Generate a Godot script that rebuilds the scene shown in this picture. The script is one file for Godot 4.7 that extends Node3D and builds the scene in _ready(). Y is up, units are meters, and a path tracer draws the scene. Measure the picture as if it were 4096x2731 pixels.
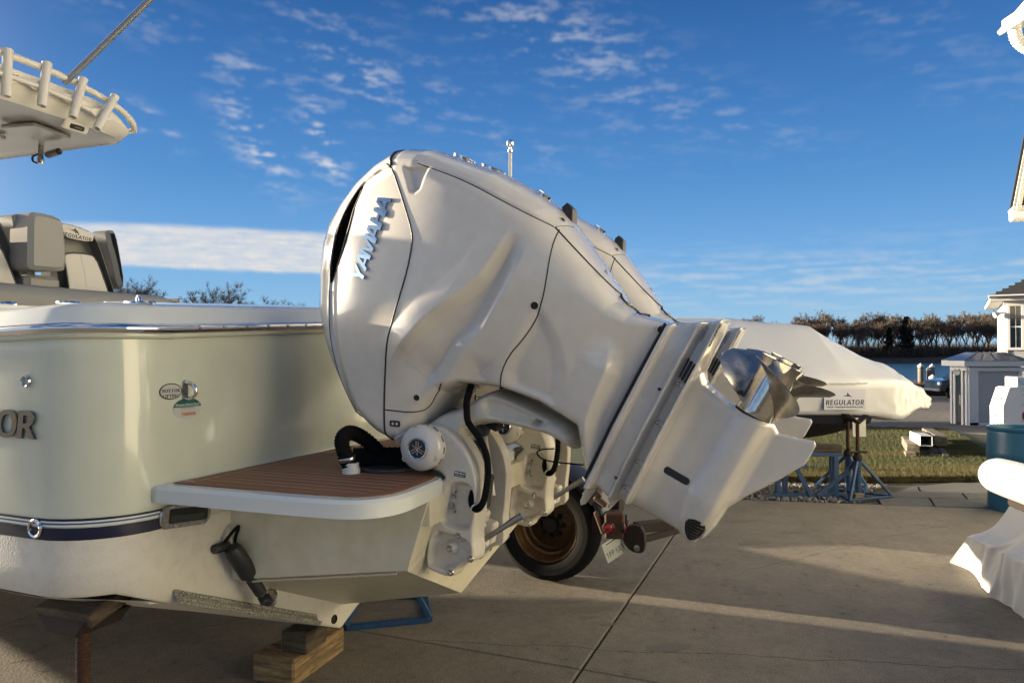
extends Node3D

# boat frame: x = aft, y = up, z = to port, turned 22 degrees about y
const YAW := -0.383972
const BOAT_AT := Vector3(-0.087, 0.0, -3.257)
const AFT2 := Vector2(0.92718, 0.37461)
const PORT2 := Vector2(-0.37461, 0.92718)
var rng := RandomNumberGenerator.new()
var M := {}
var font: SystemFont
var nz := FastNoiseLite.new()

func V(a: float, b: float) -> Vector2:
	return Vector2(a, b)

func P3(a: float, b: float, c: float) -> Vector3:
	return Vector3(a, b, c)

# ---------------------------------------------------------------- naming
func tag(o: Node, label: String, category: String, group := "", kind := "") -> Node:
	if label != "": o.set_meta("label", label)
	if category != "": o.set_meta("category", category)
	if group != "": o.set_meta("group", group)
	if kind != "": o.set_meta("kind", kind)
	return o

func thing(called: String, label: String, category: String, at := Vector3.ZERO, turn := 0.0, group := "") -> Node3D:
	var o := Node3D.new()
	o.name = called
	add_child(o, true)
	o.position = at
	o.rotation.y = turn
	tag(o, label, category, group)
	return o

func obj(called: String, mesh: Variant, m: Material, parent: Node = null) -> MeshInstance3D:
	var o := MeshInstance3D.new()
	o.name = called
	if mesh is SurfaceTool:
		mesh.generate_normals()
		o.mesh = mesh.commit()
	else:
		o.mesh = mesh
	o.material_override = m
	(parent if parent else self).add_child(o, true)
	return o

func stuff(o: Node) -> Node:
	o.set_meta("kind", "stuff")
	return o

func struct(called: String, mesh: Variant, m: Material, label := "") -> MeshInstance3D:
	var o := obj(called, mesh, m)
	o.set_meta("kind", "structure")
	if label != "": o.set_meta("label", label)
	return o

func spare(o: Node3D, label := "", group := "") -> Node3D:
	var c := o.duplicate()
	c.name = String(o.name).rstrip("0123456789_")
	add_child(c, true)
	if label != "": c.set_meta("label", label)
	if group != "": c.set_meta("group", group)
	return c

# ---------------------------------------------------------------- meshes
func st() -> SurfaceTool:
	var s := SurfaceTool.new()
	s.begin(Mesh.PRIMITIVE_TRIANGLES)
	return s

func tri(s: SurfaceTool, a: Vector3, b: Vector3, c: Vector3) -> void:
	s.add_vertex(a)
	s.add_vertex(b)
	s.add_vertex(c)

func quad(s: SurfaceTool, a: Vector3, b: Vector3, c: Vector3, d: Vector3) -> void:
	# a b c d run clockwise as seen from the front
	s.add_vertex(a)
	s.add_vertex(b)
	s.add_vertex(c)
	s.add_vertex(a)
	s.add_vertex(c)
	s.add_vertex(d)

func out_tri(s: SurfaceTool, c: Vector3, p: Vector3, q: Vector3, r: Vector3) -> void:
	# winds the face so that it looks away from c
	if (q - p).cross(r - p).dot((p + q + r) / 3.0 - c) > 0.0:
		tri(s, p, r, q)
	else:
		tri(s, p, q, r)

func rbox(s: SurfaceTool, x: Transform3D, size: Vector3, b := 0.004) -> void:
	var h := size * 0.5
	b = minf(b, minf(h.x, minf(h.y, h.z)) * 0.6)
	s.set_smooth_group(-1)
	var pts := {}
	for i in 8:
		var g := Vector3(1 if i & 1 else -1, 1 if i & 2 else -1, 1 if i & 4 else -1)
		for k in 3:
			var q := (h - Vector3.ONE * b) * g
			q[k] = h[k] * g[k]
			pts[i * 3 + k] = x * q
	var c := x.origin
	for k in 3:
		var u := (k + 1) % 3
		var v := (k + 2) % 3
		for sg in 2:
			var id := []
			for e in [[0, 0], [1, 0], [1, 1], [0, 1]]:
				id.append(((sg << k) | (e[0] << u) | (e[1] << v)) * 3 + k)
			out_tri(s, c, pts[id[0]], pts[id[1]], pts[id[2]])
			out_tri(s, c, pts[id[0]], pts[id[2]], pts[id[3]])
		for e in [[0, 0], [1, 0], [1, 1], [0, 1]]:
			var i0: int = (e[0] << u) | (e[1] << v)
			var i1: int = i0 | (1 << k)
			out_tri(s, c, pts[i0 * 3 + u], pts[i1 * 3 + u], pts[i1 * 3 + v])
			out_tri(s, c, pts[i0 * 3 + u], pts[i1 * 3 + v], pts[i0 * 3 + v])
	for i in 8:
		out_tri(s, c, pts[i * 3], pts[i * 3 + 1], pts[i * 3 + 2])

func box(called: String, at: Vector3, size: Vector3, m: Material, parent: Node = null, b := 0.004, basis := Basis()) -> MeshInstance3D:
	var s := st()
	rbox(s, Transform3D(basis, at), size, b)
	return obj(called, s, m, parent)

func frame_y(d: Vector3) -> Basis:
	var y := d.normalized()
	var x := y.cross(Vector3(0, 0, 1) if absf(y.z) < 0.9 else Vector3(1, 0, 0)).normalized()
	return Basis(x, y, x.cross(y))

func bar(s: SurfaceTool, a: Vector3, b: Vector3, w: float, d: float, bev := 0.003) -> void:
	rbox(s, Transform3D(frame_y(b - a), (a + b) * 0.5), Vector3(w, a.distance_to(b), d), bev)

func tube(s: SurfaceTool, pts: PackedVector3Array, rad: Variant, sides := 10, caps := true, closed := false) -> void:
	var n := pts.size()
	var rings := []
	var x := Vector3.ZERO
	for i in n:
		var d: Vector3
		if closed:
			d = pts[(i + 1) % n] - pts[(i - 1 + n) % n]
		else:
			d = pts[mini(i + 1, n - 1)] - pts[maxi(i - 1, 0)]
		d = d.normalized()
		if i == 0:
			x = d.cross(Vector3.UP if absf(d.y) < 0.9 else Vector3.RIGHT).normalized()
		else:
			x = (x - d * x.dot(d)).normalized()
		var y := d.cross(x)
		var rr: float = rad if rad is float else rad[i]
		var ring := PackedVector3Array()
		for k in sides:
			var t := TAU * k / sides
			ring.append(pts[i] + (x * cos(t) + y * sin(t)) * rr)
		rings.append(ring)
	s.set_smooth_group(1)
	for i in (n if closed else n - 1):
		var r0: PackedVector3Array = rings[i]
		var r1: PackedVector3Array = rings[(i + 1) % n]
		for k in sides:
			var k2 := (k + 1) % sides
			tri(s, r0[k], r0[k2], r1[k2])
			tri(s, r0[k], r1[k2], r1[k])
	if caps and not closed:
		s.set_smooth_group(-1)
		for k in range(1, sides - 1):
			tri(s, rings[0][0], rings[0][k + 1], rings[0][k])
			tri(s, rings[n - 1][0], rings[n - 1][k], rings[n - 1][k + 1])

func lathe(s: SurfaceTool, x: Transform3D, prof: PackedVector2Array, sides := 24, a0 := 0.0, a1 := TAU) -> void:
	# prof: (radius, height) from the bottom up, turned about y
	var group := 2
	var whole := absf(a1 - a0 - TAU) < 0.001
	for i in prof.size() - 1:
		if i > 0:
			var d0 := (prof[i] - prof[i - 1]).normalized()
			var d1 := (prof[i + 1] - prof[i]).normalized()
			if d0.dot(d1) < 0.8:
				group += 1
		s.set_smooth_group(group)
		for k in sides:
			var t0 := a0 + (a1 - a0) * k / sides
			var t1 := a0 + (a1 - a0) * (k + 1) / sides
			if whole and k == sides - 1: t1 = a0
			var p := prof[i]
			var q := prof[i + 1]
			var a := x * Vector3(p.x * cos(t0), p.y, p.x * sin(t0))
			var b := x * Vector3(q.x * cos(t0), q.y, q.x * sin(t0))
			var c := x * Vector3(q.x * cos(t1), q.y, q.x * sin(t1))
			var d := x * Vector3(p.x * cos(t1), p.y, p.x * sin(t1))
			if q.x > 1e-5: tri(s, a, c, b)
			if p.x > 1e-5: tri(s, a, d, c)

func chaikin(p: PackedVector2Array, times := 1) -> PackedVector2Array:
	for _k in times:
		var o := PackedVector2Array()
		for i in p.size():
			var a := p[i]
			var b := p[(i + 1) % p.size()]
			o.append(a.lerp(b, 0.25))
			o.append(a.lerp(b, 0.75))
		p = o
	return p

func smooth_line(p: PackedVector2Array, times := 1) -> PackedVector2Array:
	for _k in times:
		var o := PackedVector2Array([p[0]])
		for i in p.size() - 1:
			o.append(p[i].lerp(p[i + 1], 0.25))
			o.append(p[i].lerp(p[i + 1], 0.75))
		o.append(p[p.size() - 1])
		p = o
	return p

func spline(p: PackedVector3Array, per := 6) -> PackedVector3Array:
	var o := PackedVector3Array()
	for i in p.size() - 1:
		var a := p[maxi(i - 1, 0)]
		var d := p[mini(i + 2, p.size() - 1)]
		for k in per:
			o.append(p[i].cubic_interpolate(p[i + 1], a, d, float(k) / per))
	o.append(p[p.size() - 1])
	return o

func inset(p: PackedVector2Array, d: float) -> PackedVector2Array:
	# p counter-clockwise; moves every corner inwards by d
	var o := PackedVector2Array()
	var n := p.size()
	for i in n:
		var e0 := (p[i] - p[(i - 1 + n) % n]).normalized()
		var e1 := (p[(i + 1) % n] - p[i]).normalized()
		var n0 := V(-e0.y, e0.x)
		var n1 := V(-e1.y, e1.x)
		var m := n0 + n1
		var l := m.length()
		m = m / l if l > 0.05 else n0
		o.append(p[i] + m * d / maxf(m.dot(n0), 0.4))
	return o

func ccw(p: PackedVector2Array) -> PackedVector2Array:
	if Geometry2D.is_polygon_clockwise(p): # y up: godot calls this one clockwise when its area is negative
		var q := p.duplicate()
		q.reverse()
		return q
	return p

func area2(p: PackedVector2Array) -> float:
	var a := 0.0
	for i in p.size():
		a += p[i].cross(p[(i + 1) % p.size()])
	return a

func prism(s: SurfaceTool, poly: PackedVector2Array, x: Transform3D, depth: float, bev := 0.0, smooth := false) -> void:
	# poly in x y, pushed out along +z by depth, front edge bevelled
	if area2(poly) < 0.0:
		poly = poly.duplicate()
		poly.reverse()
	var n := poly.size()
	var front := inset(poly, bev) if bev > 0.0 else poly
	var idx := Geometry2D.triangulate_polygon(front)
	s.set_smooth_group(-1)
	for k in range(0, idx.size(), 3):
		var a := front[idx[k]]
		var b := front[idx[k + 1]]
		var c := front[idx[k + 2]]
		if (b - a).cross(c - a) < 0.0:
			var tmp := b
			b = c
			c = tmp
		tri(s, x * P3(a.x, a.y, depth), x * P3(c.x, c.y, depth), x * P3(b.x, b.y, depth))
	idx = Geometry2D.triangulate_polygon(poly)
	for k in range(0, idx.size(), 3):
		var a := poly[idx[k]]
		var b := poly[idx[k + 1]]
		var c := poly[idx[k + 2]]
		if (b - a).cross(c - a) < 0.0:
			var tmp := b
			b = c
			c = tmp
		tri(s, x * P3(a.x, a.y, 0), x * P3(b.x, b.y, 0), x * P3(c.x, c.y, 0))
	for i in n:
		var j := (i + 1) % n
		s.set_smooth_group(5 if smooth else -1)
		var z1 := depth - bev
		quad(s, x * P3(poly[i].x, poly[i].y, 0), x * P3(poly[i].x, poly[i].y, z1), x * P3(poly[j].x, poly[j].y, z1), x * P3(poly[j].x, poly[j].y, 0))
		if bev > 0.0:
			s.set_smooth_group(6 if smooth else -1)
			quad(s, x * P3(poly[i].x, poly[i].y, z1), x * P3(front[i].x, front[i].y, depth), x * P3(front[j].x, front[j].y, depth), x * P3(poly[j].x, poly[j].y, z1))

func sheet(rows: Array, flip := false, closed := false) -> SurfaceTool:
	# a smooth grid of points
	var s := st()
	add_sheet(s, rows, flip, closed)
	return s

func add_sheet(s: SurfaceTool, rows: Array, flip := false, closed := false, group := 1) -> void:
	s.set_smooth_group(group)
	for i in rows.size() - 1:
		var a: PackedVector3Array = rows[i]
		var b: PackedVector3Array = rows[i + 1]
		for k in (a.size() if closed else a.size() - 1):
			var k2 := (k + 1) % a.size()
			if flip:
				quad(s, a[k], a[k2], b[k2], b[k])
			else:
				quad(s, a[k], b[k], b[k2], a[k2])

func round_rect(w: float, h: float, r: float, steps := 5) -> PackedVector2Array:
	var o := PackedVector2Array()
	for c in [[1, 1, 0.0], [-1, 1, PI / 2], [-1, -1, PI], [1, -1, PI * 1.5]]:
		for k in steps + 1:
			var t: float = c[2] + PI / 2 * k / steps
			o.append(V(c[0] * (w / 2 - r) + cos(t) * r, c[1] * (h / 2 - r) + sin(t) * r))
	return o

func ellipse(a: float, b: float, n := 28) -> PackedVector2Array:
	var o := PackedVector2Array()
	for k in n:
		o.append(V(cos(TAU * k / n) * a, sin(TAU * k / n) * b))
	return o

func words(text: String, cap: float, depth: float, bold := true, serif := false) -> TextMesh:
	var t := TextMesh.new()
	var f := SystemFont.new()
	f.font_names = PackedStringArray(["Droid Serif" if serif else "Droid Sans"])
	f.font_weight = 700 if bold else 400
	t.font = f
	t.text = text
	t.font_size = 48
	t.pixel_size = cap / (48 * 0.714)
	t.depth = depth
	t.curve_step = 1.0
	return t

func write(called: String, text: String, cap: float, depth: float, x: Transform3D, m: Material, parent: Node = null, bold := true, shear := 0.0, stretch := 1.0, serif := false) -> MeshInstance3D:
	var o := obj(called, words(text, cap, depth, bold, serif), m, parent)
	o.transform = x * Transform3D(Basis(Vector3(stretch, 0, 0), Vector3(shear, 1, 0), Vector3(0, 0, 1)), Vector3.ZERO)
	return o

# ---------------------------------------------------------------- materials
func mat(called: String, c: Vector3, rough := 0.6, metal := 0.0, spec := 0.5) -> StandardMaterial3D:
	var m := StandardMaterial3D.new()
	m.resource_name = called
	m.albedo_color = Color(c.x, c.y, c.z).linear_to_srgb()
	m.roughness = rough
	m.metallic = metal
	m.metallic_specular = spec
	M[called] = m
	return m

func noise_tex(freq: float, octaves: int, ramp: Array, seed_ := 1, size := 512, kind := FastNoiseLite.TYPE_SIMPLEX_SMOOTH) -> NoiseTexture2D:
	var n := FastNoiseLite.new()
	n.seed = seed_
	n.noise_type = kind
	n.frequency = freq
	n.fractal_octaves = octaves
	n.fractal_gain = 0.6
	var t := NoiseTexture2D.new()
	t.width = size
	t.height = size
	t.seamless = true
	t.noise = n
	if ramp.size():
		var g := Gradient.new()
		var offs := PackedFloat32Array()
		var cols := PackedColorArray()
		for e in ramp:
			offs.append(e[0])
			cols.append(Color(e[1], e[2], e[3]))
		g.offsets = offs
		g.colors = cols
		t.color_ramp = g
	return t

func bump_tex(freq: float, octaves: int, strength: float, seed_ := 3, size := 512, kind := FastNoiseLite.TYPE_SIMPLEX_SMOOTH) -> NoiseTexture2D:
	var t := noise_tex(freq, octaves, [], seed_, size, kind)
	t.as_normal_map = true
	t.bump_strength = strength
	return t

func grain(m: StandardMaterial3D, tex: Texture2D, scale: Vector3, bump: Texture2D = null, amount := 1.0, world := false) -> StandardMaterial3D:
	m.uv1_triplanar = true
	m.uv1_world_triplanar = world
	m.uv1_scale = scale
	if tex: m.albedo_texture = tex
	if bump:
		m.normal_enabled = true
		m.normal_texture = bump
		m.normal_scale = amount
	return m

func coat(m: StandardMaterial3D, amount: float, rough := 0.05) -> StandardMaterial3D:
	m.clearcoat_enabled = true
	m.clearcoat = amount
	m.clearcoat_roughness = rough
	return m

# ---------------------------------------------------------------- relief: a body given by its side outline and a half-thickness over it
class Relief:
	var poly: PackedVector2Array
	var rad: PackedFloat32Array
	var base := 0.0
	var power := 2.3
	var thick: Callable
	var pts := PackedVector2Array()
	var wide := PackedFloat32Array()
	var quads := []          # four point numbers each
	var lo := Vector2.ZERO

	func near(p: Vector2) -> Vector2:   # (distance to the outline, rounding radius there)
		var best := 1e9
		var r := 0.1
		var n := poly.size()
		for i in n:
			var a := poly[i]
			var b := poly[(i + 1) % n]
			var e := b - a
			var t := clampf((p - a).dot(e) / e.length_squared(), 0.0, 1.0)
			var d := p.distance_squared_to(a + e * t)
			if d < best:
				best = d
				r = lerpf(rad[i], rad[(i + 1) % n], t)
		return Vector2(sqrt(best), r)

	func closest(p: Vector2) -> Vector2:
		var best := 1e9
		var o := p
		var n := poly.size()
		for i in n:
			var q := Geometry2D.get_closest_point_to_segment(p, poly[i], poly[(i + 1) % n])
			var d := p.distance_squared_to(q)
			if d < best:
				best = d
				o = q
		return o

	func at(p: Vector2) -> float:
		var c := near(p)
		return base + (thick.call(p) - base) * round_off(c.x / c.y)

	func round_off(x: float) -> float:
		if x >= 1.0: return 1.0
		return pow(maxf(1.0 - pow(1.0 - x, power), 0.0), 1.0 / power)

	func build(cell: float, cell_y := 0.0) -> void:
		if cell_y == 0.0: cell_y = cell
		var hi := Vector2(-1e9, -1e9)
		lo = Vector2(1e9, 1e9)
		for p in poly:
			lo = lo.min(p)
			hi = hi.max(p)
		lo -= Vector2(cell, cell_y)
		var nx := int(ceil((hi.x - lo.x) / cell)) + 2
		var ny := int(ceil((hi.y - lo.y) / cell_y)) + 2
		var inside := PackedByteArray()
		inside.resize(nx * ny)
		for j in ny:
			for i in nx:
				inside[j * nx + i] = 1 if Geometry2D.is_point_in_polygon(lo + Vector2(i * cell, j * cell_y), poly) else 0
		var number := PackedInt32Array()
		number.resize(nx * ny)
		number.fill(-1)
		for j in ny - 1:
			for i in nx - 1:
				var c := [j * nx + i, (j + 1) * nx + i, (j + 1) * nx + i + 1, j * nx + i + 1]
				if inside[c[0]] + inside[c[1]] + inside[c[2]] + inside[c[3]] == 0: continue
				var q := PackedInt32Array()
				for k in c:
					if number[k] < 0:
						number[k] = pts.size()
						var p := lo + Vector2((k % nx) * cell, (k / nx) * cell_y)
						if inside[k]:
							pts.append(p)
							wide.append(at(p))
						else:
							pts.append(closest(p))
							wide.append(base)
					q.append(number[k])
				quads.append(q)

	# region(centre) -> name; returns {name: ArrayMesh}. side = 1 or -1; shape(point, w) -> Vector3
	func meshes(region: Callable, shape: Callable, side := 1.0) -> Dictionary:
		var v := PackedVector3Array()
		v.resize(pts.size())
		for i in pts.size():
			v[i] = shape.call(pts[i], wide[i] * side)
		var nrm := PackedVector3Array()
		nrm.resize(pts.size())
		var groups := {}
		for q in quads:
			var a := v[q[0]]
			var b := v[q[1]]
			var c := v[q[2]]
			var d := v[q[3]]
			var f := (c - a).cross(b - d) * -side
			for k in q: nrm[k] -= f
			var name: String = region.call((pts[q[0]] + pts[q[1]] + pts[q[2]] + pts[q[3]]) * 0.25)
			if name == "": continue
			if not groups.has(name): groups[name] = []
			groups[name].append(q)
		var out := {}
		for name in groups:
			var used := {}
			var pv := PackedVector3Array()
			var pn := PackedVector3Array()
			var ix := PackedInt32Array()
			for q in groups[name]:
				for k in q:
					if not used.has(k):
						used[k] = pv.size()
						pv.append(v[k])
						pn.append(nrm[k].normalized())
				var o: Array = [used[q[0]], used[q[1]], used[q[2]], used[q[3]]]
				if side > 0: ix.append_array([o[0], o[1], o[2], o[0], o[2], o[3]])
				else: ix.append_array([o[0], o[2], o[1], o[0], o[3], o[2]])
			var arr := []
			arr.resize(Mesh.ARRAY_MAX)
			arr[Mesh.ARRAY_VERTEX] = pv
			arr[Mesh.ARRAY_NORMAL] = pn
			arr[Mesh.ARRAY_INDEX] = ix
			var m := ArrayMesh.new()
			m.add_surface_from_arrays(Mesh.PRIMITIVE_TRIANGLES, arr)
			out[name] = m
		return out

func relief(poly: PackedVector2Array, rad: PackedFloat32Array, thick: Callable, cell: float, base := 0.0, power := 2.3) -> Relief:
	var r := Relief.new()
	r.poly = poly
	r.rad = rad
	r.base = base
	r.power = power
	r.thick = thick
	r.build(cell)
	return r

func same(n: int, x: float) -> PackedFloat32Array:
	var a := PackedFloat32Array()
	a.resize(n)
	a.fill(x)
	return a

class Field:
	# smooth surface through given points (x, y, value): thin-plate spline
	var c: PackedVector3Array
	var w := PackedFloat64Array()

	func _init(points: PackedVector3Array) -> void:
		c = points
		var n := c.size()
		var m := []
		for i in n + 3:
			var row := PackedFloat64Array()
			row.resize(n + 4)
			m.append(row)
		for i in n:
			for j in n: m[i][j] = phi(Vector2(c[i].x - c[j].x, c[i].y - c[j].y).length())
			m[i][i] += 0.006
			for e in [[n, 1.0], [n + 1, c[i].x], [n + 2, c[i].y]]:
				m[i][e[0]] = e[1]
				m[e[0]][i] = e[1]
			m[i][n + 3] = c[i].z
		for i in n + 3:
			var best := i
			for k in range(i + 1, n + 3):
				if absf(m[k][i]) > absf(m[best][i]): best = k
			var tmp = m[i]
			m[i] = m[best]
			m[best] = tmp
			for k in n + 3:
				if k == i or m[k][i] == 0.0: continue
				var f: float = m[k][i] / m[i][i]
				for j in range(i, n + 4): m[k][j] -= f * m[i][j]
		for i in n + 3: w.append(m[i][n + 3] / m[i][i])

	func phi(r: float) -> float:
		return r * r * log(r + 1e-9)

	func at(p: Vector2) -> float:
		var n := c.size()
		var s := w[n] + w[n + 1] * p.x + w[n + 2] * p.y
		for i in n:
			var dx := p.x - c[i].x
			var dy := p.y - c[i].y
			var d := dx * dx + dy * dy
			s += w[i] * 0.5 * d * log(d + 1e-12)
		return s

func along(p: Vector2, line: PackedVector2Array) -> Vector3:
	# (signed distance, left positive; share of the way along; distance)
	var best := 1e9
	var o := Vector3.ZERO
	var n := line.size()
	for i in n - 1:
		var a := line[i]
		var e := line[i + 1] - a
		var t := clampf((p - a).dot(e) / e.length_squared(), 0.0, 1.0)
		var d := p.distance_squared_to(a + e * t)
		if d < best:
			best = d
			var r := sqrt(d)
			o = Vector3(r if e.cross(p - a) > 0.0 else -r, (i + t) / (n - 1), r)
	return o

func ridge(p: Vector2, line: PackedVector2Array, high: float, left: float, right: float, sharp := 1.5, fade := 0.35) -> float:
	var a := along(p, line)
	var reach := left if a.x > 0.0 else right
	if a.z > reach: return 0.0
	var e := minf(1.0, minf(a.y, 1.0 - a.y) / fade)
	return high * pow(1.0 - a.z / reach, sharp) * smoothstep(0.0, 1.0, e)

func dent(p: Vector2, poly: PackedVector2Array, deep: float, wall: float) -> float:
	if not Geometry2D.is_point_in_polygon(p, poly): return 0.0
	var best := 1e9
	for i in poly.size():
		best = minf(best, p.distance_squared_to(Geometry2D.get_closest_point_to_segment(p, poly[i], poly[(i + 1) % poly.size()])))
	return -deep * smoothstep(0.0, wall, sqrt(best))

# ---------------------------------------------------------------- the scene
func _ready() -> void:
	rng.seed = 7
	nz.seed = 5
	nz.frequency = 1.0
	var cam := Camera3D.new()
	cam.name = "camera"
	add_child(cam)
	cam.position = Vector3(0, 1.62, 0)
	cam.rotation.x = 0.0128
	cam.fov = 51.1
	cam.near = 0.05
	cam.far = 1200.0
	cam.current = true
	var we := WorldEnvironment.new()
	we.name = "world_environment"
	var env := Environment.new()
	env.tonemap_mode = Environment.TONE_MAPPER_LINEAR
	env.tonemap_exposure = EXPOSURE
	env.background_mode = Environment.BG_SKY
	env.background_energy_multiplier = 1.0
	env.sdfgi_enabled = true
	env.ssao_enabled = true
	env.ssil_enabled = true
	env.sky = Sky.new()
	env.sky.sky_material = make_sky()
	we.environment = env
	add_child(we)
	var sun := DirectionalLight3D.new()
	sun.name = "sun"
	sun.light_color = Color(1.0, 0.92, 0.79)
	sun.light_energy = 1.3
	sun.light_angular_distance = 0.5
	sun.shadow_enabled = true
	add_child(sun)
	sun.look_at_from_position(Vector3.ZERO, -SUN_FROM)
	materials()
	ground()
	houses()
	make_boat()
	outboards()
	yard()
	background()

const EXPOSURE := 4.6
var SUN_FROM := Vector3(-cos(0.352) * cos(0.118), sin(0.118), -sin(0.352) * cos(0.120))

func pix(x: float, y: float) -> Vector2:
	# azimuth and elevation of a place in the sky, in radians
	var a := atan((x - 1176.0) / 1640.0)
	return V(a, atan((805.0 - y) / 1640.0 * cos(a)))

func make_sky() -> PanoramaSkyMaterial:
	var w := 2560
	var h := 1280
	var data := PackedFloat32Array()
	data.resize(w * h * 4)
	var n1 := FastNoiseLite.new()
	n1.seed = 11
	n1.noise_type = FastNoiseLite.TYPE_SIMPLEX_SMOOTH
	n1.fractal_octaves = 5
	n1.fractal_gain = 0.58
	n1.frequency = 1.0
	var n2 := FastNoiseLite.new()
	n2.seed = 23
	n2.fractal_octaves = 3
	n2.frequency = 1.0
	var ramp := [[0.0, 0.40, 0.60, 0.76], [2.0, 0.33, 0.57, 0.78], [4.5, 0.25, 0.50, 0.78], [8.0, 0.170, 0.41, 0.75], [13.0, 0.098, 0.295, 0.64], [19.0, 0.058, 0.205, 0.52], [26.0, 0.03, 0.13, 0.38], [45.0, 0.02, 0.09, 0.27], [90.0, 0.012, 0.06, 0.2]]
	# drifts of cloud: azimuth and elevation in degrees, reach in both, slant, density
	var drifts := [[-13.5, 22.0, 5.0, 3.2, -0.5, 0.62], [1.0, 25.0, 10.0, 2.6, -0.3, 0.55], [7.5, 20.5, 6.0, 3.6, -0.5, 0.40], [-19.8, 15.6, 2.4, 2.1, -0.85, 0.85], [-14.9, 15.6, 1.5, 2.2, -0.85, 0.95], [-27.0, 15.8, 1.6, 0.8, -0.5, 0.9], [-20.5, 20.4, 2.6, 0.7, -0.2, 0.7],
		[-30.0, 24.0, 6.0, 2.0, -0.4, 0.5], [-11.0, 20.0, 3.0, 1.3, -0.3, 0.55], [-5.0, 20.0, 4.0, 2.0, -0.3, 0.35], [28.0, 23.0, 5.0, 2.0, -0.3, 0.22], [33.0, 18.0, 5.0, 2.2, -0.3, 0.2], [8.5, 10.0, 1.8, 0.25, 0.0, 0.35], [24.0, 5.4, 14.0, 2.2, -0.03, 0.40], [0.0, 16.0, 6.0, 1.3, -0.2, 0.16], [18.0, 17.0, 6.0, 2.0, -0.3, 0.3]]
	var slab := [pix(500, 515), pix(500, 625)]
	var sunaz := atan2(SUN_FROM.x, -SUN_FROM.z)
	var sunel := asin(SUN_FROM.y)
	for j in h / 2:
		var el := (0.5 - (j + 0.5) / h) * PI
		var eld := rad_to_deg(el)
		var base := Vector3.ZERO
		for k in ramp.size() - 1:
			if eld >= ramp[k][0] and eld <= ramp[k + 1][0]:
				base = Vector3(ramp[k][1], ramp[k][2], ramp[k][3]).lerp(Vector3(ramp[k + 1][1], ramp[k + 1][2], ramp[k + 1][3]), (eld - ramp[k][0]) / (ramp[k + 1][0] - ramp[k][0]))
		var i := 0
		while i < w:
			var az := wrapf((i + 0.5) / w * TAU, -PI, PI)
			var azd := rad_to_deg(az)
			var seen := absf(azd) < 46.0 and eld < 36.0
			var step := 1 if seen else 4
			var dx := cos(el) * sin(az)
			var dz := cos(el) * cos(az)
			var up := sin(el) + 0.06
			var px := dx / up
			var pz := dz / up
			var broad := n1.get_noise_3d(px * 0.9, pz * 0.9, 3.0) + 0.5 * n2.get_noise_3d(px * 3.0, pz * 3.0, 8.0)
			var c_out := 0.75 * smoothstep(-0.18, 0.40, broad)
			var c := 0.0
			if seen:
				var q := azd * 0.16
				var e2 := eld * 0.42
				var f := n1.get_noise_3d(q * 1.5 + e2 * 0.8, e2 * 2.1 - q * 0.3, 3.0)
				var g := n1.get_noise_3d(q * 4.2 + e2 * 2.4, e2 * 6.0, 9.0)
				var fine := 0.5 + f * 0.9 + g * 0.42
				for d in drifts:
					var ax: float = (azd - d[0])
					var ay: float = (eld - d[1]) - ax * d[4]
					var r: float = (ax / d[2]) * (ax / d[2]) + (ay / d[3]) * (ay / d[3])
					if r < 5.0:
						c += d[5] * exp(-r) * smoothstep(0.42, 1.0, fine) * (1.15 if d[1] < 17.0 and d[1] > 12.0 else 0.52)
				# the flat bank over the boat
				var t := inverse_lerp(slab[1].y, slab[0].y, el + f * 0.0022 + g * 0.0012)
				var edge := smoothstep(0.0, 0.10, t) * (1.0 - smoothstep(0.86, 1.0, t + 0.16 * smoothstep(-24.0, -36.0, azd)))
				edge *= smoothstep(-44.0, -33.0, azd) * 0.25 + 0.75
				edge *= 1.0 - smoothstep(-14.0, -6.0, azd)
				c += edge * (0.78 + 0.45 * n1.get_noise_3d(q * 2.0, e2 * 9.0, 21.0) + 0.2 * g)
				c += 0.28 * smoothstep(0.40, 0.85, 0.5 + n1.get_noise_3d(q * 0.8, e2 * 4.5, 40.0)) * exp(-pow((eld - 5.3) / 2.2, 2.0)) * smoothstep(-2.0, 12.0, azd)
				c = lerpf(c, c_out, maxf(smoothstep(37.0, 45.5, absf(azd)), smoothstep(28.0, 35.5, eld)))
			else:
				c = c_out
			c = clampf(c, 0.0, 1.0)
			var sunny := cos(el) * cos(sunel) * cos(az - sunaz) + sin(el) * sin(sunel)
			var glow := exp(-pow(acos(clampf(sunny, -1.0, 1.0)) / 0.25, 2.0))
			var low := exp(-eld / 12.0)
			var white := Vector3(0.80, 0.80, 0.80).lerp(Vector3(0.86, 0.79, 0.70), low)
			var col := base.lerp(white * (1.0 + 0.6 * glow), c * 0.92)
			col += Vector3(GLOW, GLOW * 0.84, GLOW * 0.62) * glow
			col /= EXPOSURE
			for k in step:
				if i + k >= w: break
				var o := (j * w + i + k) * 4
				data[o] = col.x
				data[o + 1] = col.y
				data[o + 2] = col.z
				data[o + 3] = 1.0
			i += step
	for j in range(h / 2, h):
		for i in range(0, w):
			var o := (j * w + i) * 4
			data[o] = 0.10 / EXPOSURE
			data[o + 1] = 0.10 / EXPOSURE
			data[o + 2] = 0.10 / EXPOSURE
			data[o + 3] = 1.0
	var im := Image.create_from_data(w, h, false, Image.FORMAT_RGBAF, data.to_byte_array())
	var m := PanoramaSkyMaterial.new()
	m.panorama = ImageTexture.create_from_image(im)
	return m

const GLOW := 28.0

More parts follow.
